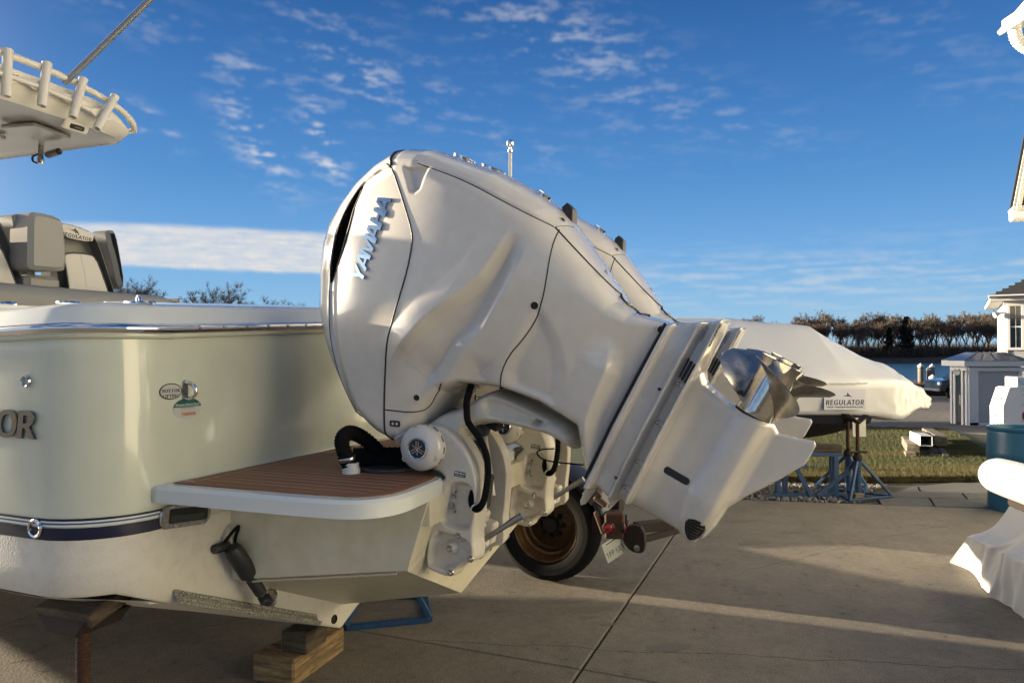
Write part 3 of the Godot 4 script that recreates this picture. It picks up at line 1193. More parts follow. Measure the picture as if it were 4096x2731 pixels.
func make_boat() -> void:
	var boat := thing("fishing_boat", "white fishing boat on stands, its stern with teak swim platform nearest", "boat", BOAT_AT, YAW)
	var path := hull_path()
	# outward side of the path: aft and to port
	for e in path:
		if (e[4] as Vector2).dot(V(e[0] + 3.5, e[1])) < 0.0: e[4] = -(e[4] as Vector2)
	var rail := func(e: Array) -> float: return e[2]
	var mid := func(t: float) -> Callable: return func(e: Array) -> float: return lerpf(maxf(WATERLINE, e[3]), e[2], t)
	obj("hull_side", sheet([path_row(path, rail), path_row(path, mid.call(0.66)), path_row(path, mid.call(0.33)), path_row(path, mid.call(0.0))], true), M.hull, boat)
	obj("bottom_paint", sheet([path_row(path, mid.call(0.0), 0.002), path_row(path, func(e): return lerpf(e[3], maxf(WATERLINE, e[3]), 0.5), 0.003), path_row(path, func(e): return e[3] + 0.012, 0.002), path_row(path, func(e): return e[3], -0.012)], true), M.bottom_white, boat)
	var s := st()
	var half := (path.size() - 1) / 2
	var rows := []
	for k in range(0, half + 1):
		var e: Array = path[k]
		var c: Array = path[path.size() - 1 - k]
		if e[0] > -1.05: break
		var hk := keel(e[0])
		rows.append(PackedVector3Array([P3(e[0], e[3], e[1]), P3(e[0], lerpf(e[3], hk, 0.5), e[1] * 0.5), P3(e[0], hk, 0), P3(e[0], lerpf(e[3], hk, 0.5), c[1] * 0.5), P3(e[0], e[3], c[1])]))
	rows.append(PackedVector3Array([P3(-0.83, 0.73, 1.1), P3(-0.83, 0.485, 0.55), P3(-0.83, 0.24, 0), P3(-0.83, 0.485, -0.55), P3(-0.83, 0.73, -1.1)]))
	add_sheet(s, rows, true, false, 0xffffffff)
	obj("bottom", s, M.bottom_white, boat)
	# spray strake along the port chine
	s = st()
	prism(s, PackedVector2Array([V(0, 0), V(0.10, -0.012), V(0.10, -0.03), V(0, -0.055)]), Transform3D(Basis(Vector3(0, 0, 1), Vector3.UP, Vector3(-1, 0, 0)), P3(-0.86, 0.745, 1.0)), 5.5)
	obj("spray_strake", s, M.bottom_white, boat)
	# boot stripe: dark band, pinstripes
	for b in [["boot_stripe", 0.985, 1.026, M.navy], ["pinstripe", 1.030, 1.037, M.stripe_white], ["pinstripe", 1.037, 1.043, M.stripe_blue], ["pinstripe", 1.043, 1.049, M.stripe_white], ["pinstripe", 1.049, 1.057, M.navy]]:
		var lo: float = b[1]
		var hi: float = b[2]
		var stop := 24
		obj(b[0], sheet([path_row(path, func(_e): return hi, 0.004, 6, stop), path_row(path, func(_e): return lo, 0.004, 6, stop)], true), b[3], boat)
	# rub rail and gunwale cap
	s = st()
	var rr := path_row(path, func(e): return e[2] + 0.004, 0.016, 2, path.size() - 2)
	tube(s, rr, 0.019, 10)
	var rub := obj("rub_rail", s, M.chrome, boat)
	s = st()
	tube(s, path_row(path, func(e): return e[2] - 0.018, 0.006, 2, path.size() - 2), 0.014, 8)
	obj("rail_bed", s, M.hull, rub)
	for k in 15:
		var q: float = [-1.85, -1.7, -1.55, -1.42, -1.27][k] if k < 5 else 0.95 - (k - 5) * 0.125
		s = st()
		if k < 5:
			lathe(s, Transform3D(Basis(Vector3(1, 0, 0), Vector3(0, 0, 1), Vector3(0, 1, 0)), P3(q, 1.688, 1.383)), PackedVector2Array([V(0.0001, 0.005), V(0.007, 0.004), V(0.008, 0.0)]), 10)
		else:
			lathe(s, Transform3D(frame_y(Vector3.RIGHT), P3(-0.786, 1.698 + 0.05 * (1 - minf(1, q / 1.1)), q)), PackedVector2Array([V(0.008, 0.0), V(0.007, 0.004), V(0.0001, 0.005)]), 10)
		obj("screw", s, M.steel, rub)
	var caprows := []
	for e in [[0.0, 0.018], [-0.012, 0.035], [-0.03, 0.075], [-0.042, 0.086], [-0.06, 0.092], [-0.30, 0.112], [-0.315, 0.108], [-0.32, 0.05], [-0.34, -0.62]]:
		var inn: float = e[0]
		var upp: float = e[1]
		caprows.append(path_row(path, func(q): return q[2] + upp, inn, 8, path.size() - 8))
	obj("gunwale_cap", sheet(caprows, false), M.gel, boat)
	box("cockpit_floor", P3(-3.2, 1.06, 0), P3(4.6, 0.04, 2.3), M.gel, boat)
	box("fore_deck", P3(-6.6, 1.9, 0), P3(2.2, 0.1, 2.9), M.gel, boat, 0.02)
	# fittings on the cap
	for e in [[-0.99, 1.04], [-1.22, 1.15], [-1.50, 1.20]]:
		s = st()
		lathe(s, Transform3D(Basis().scaled(P3(2.2 if e[0] > -1.1 else 1.4, 1, 1)), P3(e[0], 1.795, e[1])), PackedVector2Array([V(0.035, 0.0), V(0.033, 0.008), V(0.02, 0.011), V(0.0001, 0.011)]), 20)
		if e[0] > -1.1: tube(s, spline(PackedVector3Array([P3(-1.0, 1.80, 1.04), P3(-0.99, 1.825, 1.04), P3(-0.98, 1.80, 1.04)])), 0.006)
		obj("deck_fitting", s, M.chrome, boat)
	swim_platform(boat)
	transom_gear(boat)
	seats(boat)
	hardtop(boat)
	# chrome letters and through-hull fittings on the port side
	var name_at := -1.645
	for e in [["G", -1.72], ["U", -1.62], ["L", -1.525], ["A", -1.435], ["T", -1.338], ["O", -1.232], ["R", -1.135]]:
		write("letter", e[0], 0.094, 0.008, Transform3D(Basis(), P3(e[1], 1.367, 1.358)), M.letter_chrome, boat, true, 0.12, 1.28)
	for e in [[-1.143, 1.516, 0.022], [-1.09, 1.022, 0.033]]:
		s = st()
		var rd: float = e[2]
		var on: float = 1.352 if e[0] < -1.1 else 1.353
		lathe(s, Transform3D(frame_y(P3(0.03, 0, 1)), P3(e[0], e[1], on)), PackedVector2Array([V(rd, 0.0), V(rd, 0.004), V(rd * 0.86, 0.009), V(rd * 0.68, 0.007), V(rd * 0.64, -0.006)]), 28)
		var f := obj("drain_fitting", s, M.chrome, boat)
		s = st()
		lathe(s, Transform3D(frame_y(P3(0.03, 0, 1)), P3(e[0], e[1], on)), PackedVector2Array([V(rd * 0.66, -0.004), V(0.0001, -0.004)]), 24)
		obj("bore", s, M.black, f)
	# stern light pole on the starboard side
	s = st()
	tube(s, PackedVector3Array([P3(-0.33, 1.14, -1.02), P3(-0.33, 2.82, -1.02)]), 0.011)
	var pole := obj("stern_light", s, M.trim_white, boat)
	s = st()
	lathe(s, Transform3D(Basis(), P3(-0.33, 2.82, -1.02)), PackedVector2Array([V(0.011, 0.0), V(0.016, 0.005), V(0.016, 0.02), V(0.009, 0.024), V(0.009, 0.035), V(0.020, 0.045), V(0.024, 0.06), V(0.020, 0.075), V(0.0001, 0.085)]), 16)
	obj("lamp_head", s, M.chrome, pole)

func swim_platform(boat: Node3D) -> void:
	var top := 1.144
	var out := PackedVector2Array([V(-0.82, 1.125), V(-0.4, 1.115), V(-0.12, 1.10), V(-0.03, 1.085), V(0.04, 1.045), V(0.082, 0.97), V(0.088, 0.88), V(0.078, 0.75), V(0.066, 0.60), V(0.03, 0.57), V(0.01, 0.52)])
	var full := out.duplicate()
	for k in range(out.size() - 1, -1, -1): full.append(V(out[k].x, -out[k].y))
	var flat := Basis(Vector3.RIGHT, Vector3(0, 0, 1), Vector3.UP)   # polygon (r, p), pushed upwards
	var s := st()
	var pl := smooth_line(full, 2)
	var top_row := PackedVector2Array()
	prism_up(s, pl, top - 0.058, top, 0.012, true)
	var plat := obj("swim_platform", s, M.gel, boat)
	# moulded side below the lip, down to the pod
	s = st()
	prism_up(s, PackedVector2Array([V(-0.82, 0.76), V(0.055, 0.70), V(0.055, -0.70), V(-0.82, -0.76)]), top - 0.16, top - 0.055, 0.0)
	obj("platform_base", s, M.pod_white, boat)
	# pod: V-bottomed box that carries the motors
	s = st()
	var sec := func(r0: float, r1: float, r2: float, p: float, hl: float, hk: float) -> PackedVector3Array:
		return PackedVector3Array([P3(r0, 1.09, p), P3(r1, hl + 0.012, p - 0.012), P3(r1, hl, p - 0.03), P3(r2, hk, 0), P3(r1, hl, -p + 0.03), P3(r1, hl + 0.012, -p + 0.012), P3(r0, 1.09, -p)])
	var a: PackedVector3Array = sec.call(-0.822, -0.822, -0.822, 0.755, 0.69, 0.36)
	var b: PackedVector3Array = sec.call(0.060, -0.035, -0.160, 0.715, 0.805, 0.50)
	add_sheet(s, [a, b], true, false, 0xffffffff)
	var c := P3(0.0, 0.9, 0)
	s.set_smooth_group(-1)
	for k in b.size() - 1: out_tri(s, P3(-1, 0.9, 0), b[k], b[k + 1], P3(0.03, 1.09, 0))
	obj("motor_pod", s, M.pod_white, boat)
	# bead of sealant along the lower edge
	s = st()
	var bead := PackedVector3Array()
	for k in 40: bead.append(P3(lerpf(-0.78, -0.08, k / 39.0), lerpf(0.697, 0.80, k / 39.0), lerpf(0.742, 0.705, k / 39.0)) + P3(0, rng.randf_range(-0.002, 0.002), rng.randf_range(-0.001, 0.002)))
	tube(s, bead, 0.005, 6)
	obj("sealant_bead", s, M.caulk, boat)
	# sheet of deck foam with its planks
	var inner := PackedVector2Array([V(-0.78, 1.07), V(-0.4, 1.06), V(-0.12, 1.045), V(-0.03, 1.03), V(0.02, 0.99), V(0.048, 0.93), V(0.052, 0.86), V(0.042, 0.70), V(0.036, 0.60), V(-0.02, 0.56), V(-0.06, 0.46), V(-0.09, 0.3)])
	var mirror := inner.duplicate()
	for k in range(inner.size() - 1, -1, -1): mirror.append(V(inner[k].x, -inner[k].y))
	s = st()
	prism_up(s, smooth_line(mirror, 1), top, top + 0.004, 0.001)
	var deck := obj("deck_bed", s, M.caulk, plat)
	var z := top + 0.0006
	var border := inset_any(smooth_line(inner, 1), 0.045)
	# margin boards
	var ring := smooth_line(inner, 1)
	var margin := PackedVector2Array()
	for p in ring: margin.append(p)
	for k in range(border.size() - 1, -1, -1): margin.append(border[k])
	s = st()
	prism_up(s, margin, z, z + 0.0043, 0.0015)
	obj("margin_board", s, M.teak_2, plat)
	var fore := PackedVector2Array([V(-0.776, 1.015), V(-0.735, 1.012), V(-0.735, 0.0), V(-0.776, 0.0)])
	s = st()
	prism_up(s, fore, z, z + 0.0043, 0.0015)
	obj("margin_board", s, M.teak_1, plat)
	var field := PackedVector2Array([V(-0.730, 1.03)])
	for p in border: field.append(p)
	field.append(V(-0.12, 0.0))
	field.append(V(-0.730, 0.0))
	var p0 := 1.022
	var k := 0
	while p0 > 0.02:
		for sg in [1.0, -1.0]:
			var strip := PackedVector2Array([V(-0.9, p0 - 0.0455), V(0.3, p0 - 0.0455), V(0.3, p0), V(-0.9, p0)])
			for piece in Geometry2D.intersect_polygons(strip, field):
				if absf(area2(piece)) < 0.002: continue
				var q := PackedVector2Array()
				var hull_ := Geometry2D.convex_hull(piece)
				for i in hull_.size() - 1: q.append(V(hull_[i].x, hull_[i].y * sg))
				s = st()
				prism_up(s, q, z, z + 0.0043, 0.0012)
				obj("plank", s, M["teak_%d" % ((k * 7 + 1) % 3)], plat)
		p0 -= 0.0515
		k += 1
	# round black hatch
	s = st()
	lathe(s, Transform3D(Basis(), P3(-0.235, top + 0.008, 0.515)), PackedVector2Array([V(0.128, 0.0), V(0.127, 0.010), V(0.120, 0.014), V(0.112, 0.014), V(0.108, 0.010), V(0.080, 0.010), V(0.076, 0.013), V(0.0001, 0.013)]), 40)
	obj("deck_hatch", s, M.plastic, plat)

func inset_any(p: PackedVector2Array, d: float) -> PackedVector2Array:
	# an open line moved to its right-hand side (towards the middle of the platform)
	var o := PackedVector2Array()
	for i in p.size():
		var e := (p[mini(i + 1, p.size() - 1)] - p[maxi(i - 1, 0)]).normalized()
		o.append(p[i] + V(e.y, -e.x) * d)
	return o

func prism_up(s: SurfaceTool, poly: PackedVector2Array, lo: float, hi: float, bev: float, smooth := false) -> void:
	# polygon given as (r, p); z of the boat frame is p, so mirror to keep the winding
	var q := PackedVector2Array()
	for p in poly: q.append(V(p.x, -p.y))
	prism(s, q, Transform3D(Basis(Vector3.RIGHT, Vector3(0, 0, -1), Vector3.UP), P3(0, lo, 0)), hi - lo, bev, smooth)

func transom_gear(boat: Node3D) -> void:
	var aft := Basis(Vector3(0, 0, -1), Vector3.UP, Vector3.RIGHT)   # text and shapes that look aft
	var on := func(p: float, h: float, out := 0.0) -> Transform3D: return Transform3D(aft, P3(-0.82 + out, h, p))
	# lifting ring
	var s := st()
	prism(s, round_rect(0.026, 0.074, 0.012), on.call(0.985, 1.474), 0.005, 0.001)
	var ring := obj("lifting_ring", s, M.steel, boat)
	s = st()
	tube(s, spline(PackedVector3Array([P3(-0.82, 1.500, 0.985), P3(-0.80, 1.502, 0.985), P3(-0.775, 1.490, 0.983), P3(-0.768, 1.472, 0.982), P3(-0.775, 1.454, 0.983), P3(-0.80, 1.443, 0.985), P3(-0.82, 1.446, 0.985)])), 0.0075)
	obj("bow", s, M.chrome, ring)
	# the two oval stickers
	s = st()
	prism(s, ellipse(0.050, 0.030), on.call(1.048, 1.472), 0.0015)
	var st1 := obj("warning_sticker", s, M.black, boat)
	s = st()
	prism(s, ellipse(0.046, 0.026), on.call(1.048, 1.472, 0.0012), 0.0012)
	obj("face", s, M.sign_silver, st1)
	write("print", "NOT FOR", 0.0125, 0.0008, on.call(1.048, 1.4745, 0.0028), M.black, st1, true, 0.0, 1.0, true)
	write("print", "LIFTING", 0.0125, 0.0008, on.call(1.048, 1.4555, 0.0028), M.black, st1, true, 0.0, 1.0, true)
	s = st()
	prism(s, ellipse(0.066, 0.039), on.call(0.972, 1.405), 0.0014)
	var st2 := obj("warranty_sticker", s, M.sign_silver, boat)
	s = st()
	var upper := PackedVector2Array()
	for k in 17: upper.append(V(cos(PI * (0.02 + 0.96 * k / 16.0)) * 0.065, 0.004 + sin(PI * (0.02 + 0.96 * k / 16.0)) * 0.034))
	prism(s, upper, on.call(0.972, 1.405, 0.0011), 0.0012)
	obj("band", s, M.sign_green, st2)
	write("print", "PowerMatched", 0.0110, 0.0008, on.call(0.972, 1.419, 0.0026), M.sign_silver, st2, true, 0.15)
	write("print", "SYSTEM WARRANTY", 0.0050, 0.0008, on.call(0.972, 1.4085, 0.0026), M.sign_silver, st2)
	write("print", "YAMAHA", 0.0115, 0.0008, on.call(0.966, 1.384, 0.0018), M.sign_orange, st2)
	# through-hull frame with a dark opening
	var q := Transform3D(aft, P3(-0.819, 1.012, 0.982)) * Transform3D(Basis(Vector3(0, 0, 1), -0.11), Vector3.ZERO)
	s = st()
	prism(s, round_rect(0.236, 0.086, 0.036, 8), q, 0.012, 0.004)
	var vf := obj("shower_frame", s, M.steel, boat)
	s = st()
	prism(s, round_rect(0.180, 0.052, 0.008), q * Transform3D(Basis(), P3(0.010, 0.002, 0.0105)), 0.003)
	obj("opening", s, M.black, vf)
	s = st()
	prism(s, round_rect(0.160, 0.022, 0.008), q * Transform3D(Basis(), P3(0.006, -0.008, 0.0125)), 0.0015)
	obj("clear_lid", s, M.glass_dark, vf)
	for e in [[-0.070, 0.034], [0.075, -0.034], [-0.045, -0.034]]:
		s = st()
		lathe(s, q * Transform3D(Basis(Vector3(1, 0, 0), PI / 2), P3(e[0], e[1], 0.012)), PackedVector2Array([V(0.0075, 0.0), V(0.006, 0.003), V(0.0001, 0.0035)]), 12)
		obj("screw", s, M.chrome, vf)
	# seam of the pod to the hull
	# trim tab: a plate hinged along the V of the transom
	var along_v := P3(0, -0.411, -0.911).normalized()
	var outw := P3(0.70, -0.62, 0.10).normalized()
	var nrm := along_v.cross(outw).normalized()
	if nrm.y < 0: nrm = -nrm
	outw = (outw - along_v * outw.dot(along_v)).normalized()
	var tb := Basis(along_v, nrm, along_v.cross(nrm))
	s = st()
	rbox(s, Transform3D(tb, P3(-0.815, 0.748, 1.035) + along_v * 0.45 + outw * 0.028), P3(0.90, 0.008, 0.055), 0.002)
	var tab := obj("trim_tab", s, M.anode, boat)
	s = st()
	rbox(s, Transform3D(tb, P3(-0.815, 0.748, 1.035) + along_v * 0.45 + outw * 0.056 + P3(0, 0.010, 0)), P3(0.90, 0.026, 0.006), 0.002)
	obj("edge_lip", s, M.anode, tab)
	s = st()
	rbox(s, Transform3D(tb, P3(-0.815, 0.752, 1.035) + along_v * 0.45 + outw * 0.008), P3(0.90, 0.014, 0.016), 0.004)
	obj("hinge", s, M.anode, tab)
	# trim tab ram
	var top := P3(-0.755, 0.845, 0.805)
	var foot := P3(-0.715, 0.612, 0.668)
	var dir := (foot - top).normalized()
	var ln := top.distance_to(foot)
	s = st()
	lathe(s, Transform3D(frame_y(dir), top), PackedVector2Array([V(0.0001, -0.012), V(0.028, -0.010), V(0.033, 0.0), V(0.035, 0.02), V(0.036, ln * 0.47), V(0.031, ln * 0.50), V(0.024, ln * 0.505), V(0.023, ln * 0.56), V(0.025, ln * 0.57), V(0.0235, ln * 0.86), V(0.016, ln * 0.88), V(0.0001, ln * 0.88)]), 22)
	var ram := obj("trim_ram", s, M.plastic, boat)
	s = st()
	tube(s, PackedVector3Array([top + dir * ln * 0.86, foot]), 0.010)
	obj("rod", s, M.steel, ram)
	s = st()
	rbox(s, Transform3D(Basis(Vector3(0, 0, 1), 0.2), P3(-0.80, 0.853, 0.822)), P3(0.05, 0.035, 0.075), 0.01)
	obj("upper_mount", s, M.plastic, ram)
	s = st()
	rbox(s, Transform3D(tb, foot), P3(0.05, 0.035, 0.045), 0.006)
	obj("lower_mount", s, M.plastic, ram)
	s = st()
	tube(s, spline(PackedVector3Array([P3(-0.80, 0.865, 0.81), P3(-0.775, 0.905, 0.79), P3(-0.765, 0.925, 0.77), P3(-0.775, 0.915, 0.755), P3(-0.785, 0.88, 0.76), P3(-0.77, 0.85, 0.78)])), 0.0065)
	obj("hydraulic_line", s, M.rubber, ram)
	# polished disc beside the ram, drain plug low down
	s = st()
	lathe(s, Transform3D(frame_y(Vector3.RIGHT), P3(-0.819, 0.556, 0.525)), PackedVector2Array([V(0.047, 0.0), V(0.047, 0.006), V(0.040, 0.012), V(0.036, 0.008), V(0.0001, 0.010)]), 32)
	obj("anode_disc", s, M.steel, boat)
	s = st()
	lathe(s, Transform3D(frame_y(Vector3.RIGHT), P3(-0.819, 0.310, 0.066)), PackedVector2Array([V(0.022, 0.0), V(0.022, 0.006), V(0.016, 0.009), V(0.015, 0.002), V(0.0001, 0.002)]), 24)
	obj("drain_plug", s, M.rust_dark, boat)

func seats(boat: Node3D) -> void:
	var aft := Basis(Vector3(0, 0, -1), Vector3.UP, Vector3.RIGHT)
	var pod := box("seat_base", P3(-2.85, 1.47, 0.15), P3(0.9, 0.82, 1.3), M.gel, boat, 0.03)
	var s := st()
	# the cushion that runs across, its front edge rounded
	var rows := []
	for k in 13:
		var p := 0.83 - k * 0.110
		var e := 0.0 if p > -0.40 else 0.03
		rows.append(PackedVector3Array([P3(-2.9, 1.975 - e, p), P3(-2.62, 1.972 - e, p), P3(-2.47, 1.966 - e, p), P3(-2.415 - e, 1.945 - e, p), P3(-2.395 - e, 1.90, p), P3(-2.41 - e, 1.80, p), P3(-2.45, 1.76, p)]))
	obj("seat_cushion", sheet(rows), M.vinyl_light, boat)
	box("cushion_end", P3(-2.66, 1.87, -0.492), P3(0.46, 0.18, 0.02), M.vinyl_light, boat, 0.01)
	for e in [0.0, 0.55]:
		var back := PackedVector2Array([V(-0.205, 1.93), V(-0.235, 2.06), V(-0.268, 2.20), V(-0.285, 2.285), V(-0.262, 2.328), V(-0.20, 2.35), V(-0.08, 2.35), V(0.02, 2.325), V(0.062, 2.27), V(0.12, 2.12), V(0.165, 2.0), V(0.19, 1.93)])
		var lean := Transform3D(aft, P3(-2.70, 0, e)) 
		s = st()
		prism(s, smooth_line(back, 1), lean, 0.10, 0.022, true)
		var b := obj("backrest", s, M.vinyl, boat)
		s = st()
		prism(s, smooth_line(PackedVector2Array([V(-0.222, 2.336), V(-0.19, 2.347), V(-0.08, 2.344), V(0.012, 2.318), V(0.010, 2.29), V(-0.003, 2.266), V(-0.14, 2.268), V(-0.175, 2.285)]), 1), lean * Transform3D(Basis(), P3(0, -0.004, 0.098)), 0.008, 0.003, true)
		obj("head_panel", s, M.vinyl_white, b)
		s = st()
		prism(s, smooth_line(PackedVector2Array([V(-0.132, 1.92), V(-0.150, 2.06), V(-0.172, 2.155), V(-0.150, 2.178), V(-0.02, 2.188), V(0.022, 2.172), V(0.07, 2.07), V(0.121, 1.94), V(0.121, 1.92)]), 1), lean * Transform3D(Basis(), P3(0, 0, 0.098)), 0.007, 0.003, true)
		obj("lumbar_panel", s, M.vinyl_white, b)
		s = st()
		var pipe := PackedVector3Array()
		for q in smooth_line(PackedVector2Array([V(-0.136, 1.94), V(-0.154, 2.06), V(-0.177, 2.158), V(-0.152, 2.183), V(-0.02, 2.193), V(0.026, 2.176), V(0.074, 2.072), V(0.125, 1.94)]), 1): pipe.append(lean * P3(q.x, q.y, 0.101))
		tube(s, pipe, 0.004, 6)
		obj("piping", s, M.piping, b)
		s = st()
		tube(s, PackedVector3Array([lean * P3(-0.075, 2.18, 0.1045), lean * P3(-0.045, 2.07, 0.1045), lean * P3(-0.03, 1.94, 0.1045)]), 0.0012, 5)
		obj("stitching", s, M.vinyl_light, b)
		write("print", "REGULATOR", 0.021, 0.001, lean * Transform3D(Basis(Vector3(0, 0, 1), -0.06), P3(-0.098, 2.281, 0.1065)), M.piping, b, true, 0.15, 1.12)
		s = st()
		var fish := PackedVector2Array([V(-0.052, 0.036), V(-0.03, 0.029), V(-0.012, 0.033), V(-0.004, 0.044), V(0.0, 0.034), V(0.012, 0.026), V(0.018, 0.014), V(0.017, 0.0), V(0.012, 0.012), V(0.006, 0.016), V(-0.006, 0.012), V(-0.004, 0.018), V(-0.016, 0.024), V(-0.03, 0.026)])
		prism(s, fish, lean * Transform3D(Basis(), P3(-0.104, 2.287, 0.1062)), 0.001)
		obj("fish_emblem", s, M.piping, b)
	# folded arm bolsters between and beside the backrests
	for e in [[0.355, 0.21, 0.0, "arm_bolster"]]:
		var w: float = e[1]
		s = st()
		var prof := PackedVector2Array([V(-w * 0.5, 2.07), V(-w * 0.5, 2.30), V(-w * 0.46, 2.352), V(-w * 0.2, 2.36), V(w * 0.30, 2.352), V(w * 0.42, 2.32), V(w * 0.5, 2.20), V(w * 0.5, 2.08), V(w * 0.42, 2.055), V(-w * 0.42, 2.05)])
		prism(s, smooth_line(prof, 1), Transform3D(aft, P3(-2.62 + e[2], 0, e[0])), 0.16, 0.022, true)
		obj(e[3], s, M.vinyl_light if e[2] == 0.0 else M.vinyl, boat)
	for sg in [0.0, 0.55]:
		s = st()
		prism(s, smooth_line(PackedVector2Array([V(0.078, 2.335), V(0.10, 2.352), V(0.142, 2.352), V(0.166, 2.28), V(0.20, 2.12), V(0.212, 2.05), V(0.195, 1.99), V(0.16, 2.03), V(0.125, 2.18), V(0.088, 2.28)]), 1), Transform3D(aft, P3(-2.70, 0, sg)), 0.13, 0.02, true)
		obj("arm_bolster", s, M.vinyl, boat)
	box("seat_pad", P3(-2.62, 1.985, 0.31), P3(0.12, 0.10, 0.20), M.vinyl_light, boat, 0.025)

func hardtop(boat: Node3D) -> void:
	# plan of the roof, its aft corners rounded
	var plan := PackedVector2Array()
	for e in [[-6.3, 1.1], [-3.85, 1.17], [-3.66, 1.14], [-3.55, 1.02], [-3.51, 0.8], [-3.49, 0.4]]: plan.append(V(e[0], e[1]))
	var n := plan.size()
	for k in range(n - 1, -1, -1): plan.append(V(plan[k].x, -plan[k].y))
	plan = smooth_line(plan, 2)
	var c := V(-4.9, 0)
	var rows := []
	var ring := func(scale: float, h: float, droop: float) -> PackedVector3Array:
		var o := PackedVector3Array()
		for p in plan:
			var q: Vector2 = c + (p - c) * scale
			var d := smoothstep(0.75, 1.17, absf(p.y)) * smoothstep(-4.1, -3.6, p.x)
			o.append(P3(q.x, h - droop * d, q.y))
		return o
	rows = [ring.call(0.02, 3.60, 0.0), ring.call(0.7, 3.575, 0.03), ring.call(0.95, 3.50, 0.08), ring.call(0.985, 3.47, 0.10), ring.call(1.0, 3.43, 0.09), ring.call(0.995, 3.40, 0.07), ring.call(0.955, 3.285, 0.02), ring.call(0.945, 3.275, 0.0)]
	var top := obj("hardtop", sheet(rows, false, true), M.top_white, boat)
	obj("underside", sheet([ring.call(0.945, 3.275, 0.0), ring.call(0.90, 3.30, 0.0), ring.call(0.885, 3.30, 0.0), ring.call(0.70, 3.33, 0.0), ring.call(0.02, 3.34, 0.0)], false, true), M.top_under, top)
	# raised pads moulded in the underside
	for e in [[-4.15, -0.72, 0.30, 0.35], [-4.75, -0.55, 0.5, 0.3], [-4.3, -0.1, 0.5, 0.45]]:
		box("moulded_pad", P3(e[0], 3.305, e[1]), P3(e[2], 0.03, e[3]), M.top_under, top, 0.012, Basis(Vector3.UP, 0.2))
	# rail round the aft edge
	var s := st()
	tube(s, spline(PackedVector3Array([P3(-3.50, 3.545, 1.0), P3(-3.47, 3.545, 0.4), P3(-3.47, 3.545, 0.0), P3(-3.48, 3.54, -0.42), P3(-3.50, 3.495, -0.78), P3(-3.53, 3.44, -1.0), P3(-3.60, 3.375, -1.125), P3(-3.80, 3.40, -1.175), P3(-4.3, 3.44, -1.17)])), 0.024)
	obj("top_rail", s, M.powder, top)
	s = st()
	tube(s, spline(PackedVector3Array([P3(-3.46, 3.39, 0.9), P3(-3.44, 3.395, 0.0), P3(-3.45, 3.40, -0.22), P3(-3.45, 3.385, -0.44), P3(-3.47, 3.36, -0.66)])), 0.017)
	obj("lower_rail", s, M.powder, top)
	for e in [[3.565, -0.045, 3.25, -0.025], [3.575, -0.305, 3.262, -0.255], [3.56, -0.57, 3.252, -0.475], [3.52, -0.825, 3.225, -0.66], [3.565, 0.24, 3.25, 0.22], [3.56, 0.52, 3.25, 0.45]]:
		var a := P3(-3.44, e[0], e[1])
		var b := P3(-3.42, e[2], e[3])
		var d := (a - b).normalized()
		var ln := a.distance_to(b)
		s = st()
		lathe(s, Transform3D(frame_y(d), b), PackedVector2Array([V(0.021, 0.0), V(0.029, 0.0), V(0.0285, ln * 0.9), V(0.031, ln * 0.97), V(0.031, ln), V(0.022, ln), V(0.021, 0.0)]), 18)
		var h := obj("rod_holder", s, M.powder, top)
		s = st()
		var m := a.lerp(b, 0.55)
		prism(s, smooth_line(PackedVector2Array([V(-0.09, 0.022), V(-0.04, 0.03), V(0.0, 0.04), V(0.04, 0.03), V(0.09, 0.018), V(0.09, -0.01), V(0.05, -0.035), V(0.0, -0.03), V(-0.05, -0.035), V(-0.09, -0.012)]), 1), Transform3D(Basis(Vector3(0, 0, -1), Vector3.UP, Vector3.RIGHT), P3(-3.468, m.y - 0.0, m.z)), 0.014, 0.003)
		obj("gusset", s, M.powder, h)
	# feet of the lower rail
	for e in [[-0.11, 3.42], [-0.53, 3.395], [0.14, 3.42]]:
		s = st()
		lathe(s, Transform3D(frame_y(P3(-1, 0.35, 0)), P3(-3.45, e[1] - 0.01, e[0])), PackedVector2Array([V(0.014, 0.0), V(0.014, 0.03), V(0.03, 0.035), V(0.03, 0.05), V(0.0001, 0.05)]), 16)
		obj("rail_foot", s, M.powder, top)
	# spreader light in the aft face, stern camera light under the roof
	s = st()
	var lt := Transform3D(Basis(Vector3(0, 0, -1), Vector3.UP, Vector3.RIGHT).rotated(Vector3(0, 0, 1), -0.5), P3(-3.60, 3.258, -0.62))
	prism(s, round_rect(0.19, 0.07, 0.02), lt, 0.035, 0.01)
	var sl := obj("spreader_light", s, M.powder, top)
	s = st()
	prism(s, round_rect(0.11, 0.035, 0.01), lt * Transform3D(Basis(), P3(0, 0, 0.030)), 0.008)
	obj("light_window", s, M.black, sl)
	s = st()
	prism(s, round_rect(0.06, 0.015, 0.004), lt * Transform3D(Basis(), P3(0.01, 0, 0.036)), 0.004)
	obj("lens", s, M.chrome, sl)
	s = st()
	lathe(s, Transform3D(Basis(), P3(-4.48, 3.195, -0.98)), PackedVector2Array([V(0.0001, -0.04), V(0.024, -0.04), V(0.026, 0.0), V(0.020, 0.02), V(0.020, 0.11)]), 16)
	var ch := obj("outrigger_handle", s, M.steel, top)
	s = st()
	rbox(s, Transform3D(Basis(Vector3.UP, -0.2), P3(-4.33, 3.225, -0.98)), P3(0.22, 0.05, 0.05), 0.02)
	obj("grip", s, M.black, ch)
	s = st()
	tube(s, spline(PackedVector3Array([P3(-4.50, 3.23, -0.97), P3(-4.56, 3.22, -0.97), P3(-4.56, 3.18, -0.97), P3(-4.51, 3.16, -0.97)])), 0.009)
	obj("hook", s, M.black, ch)
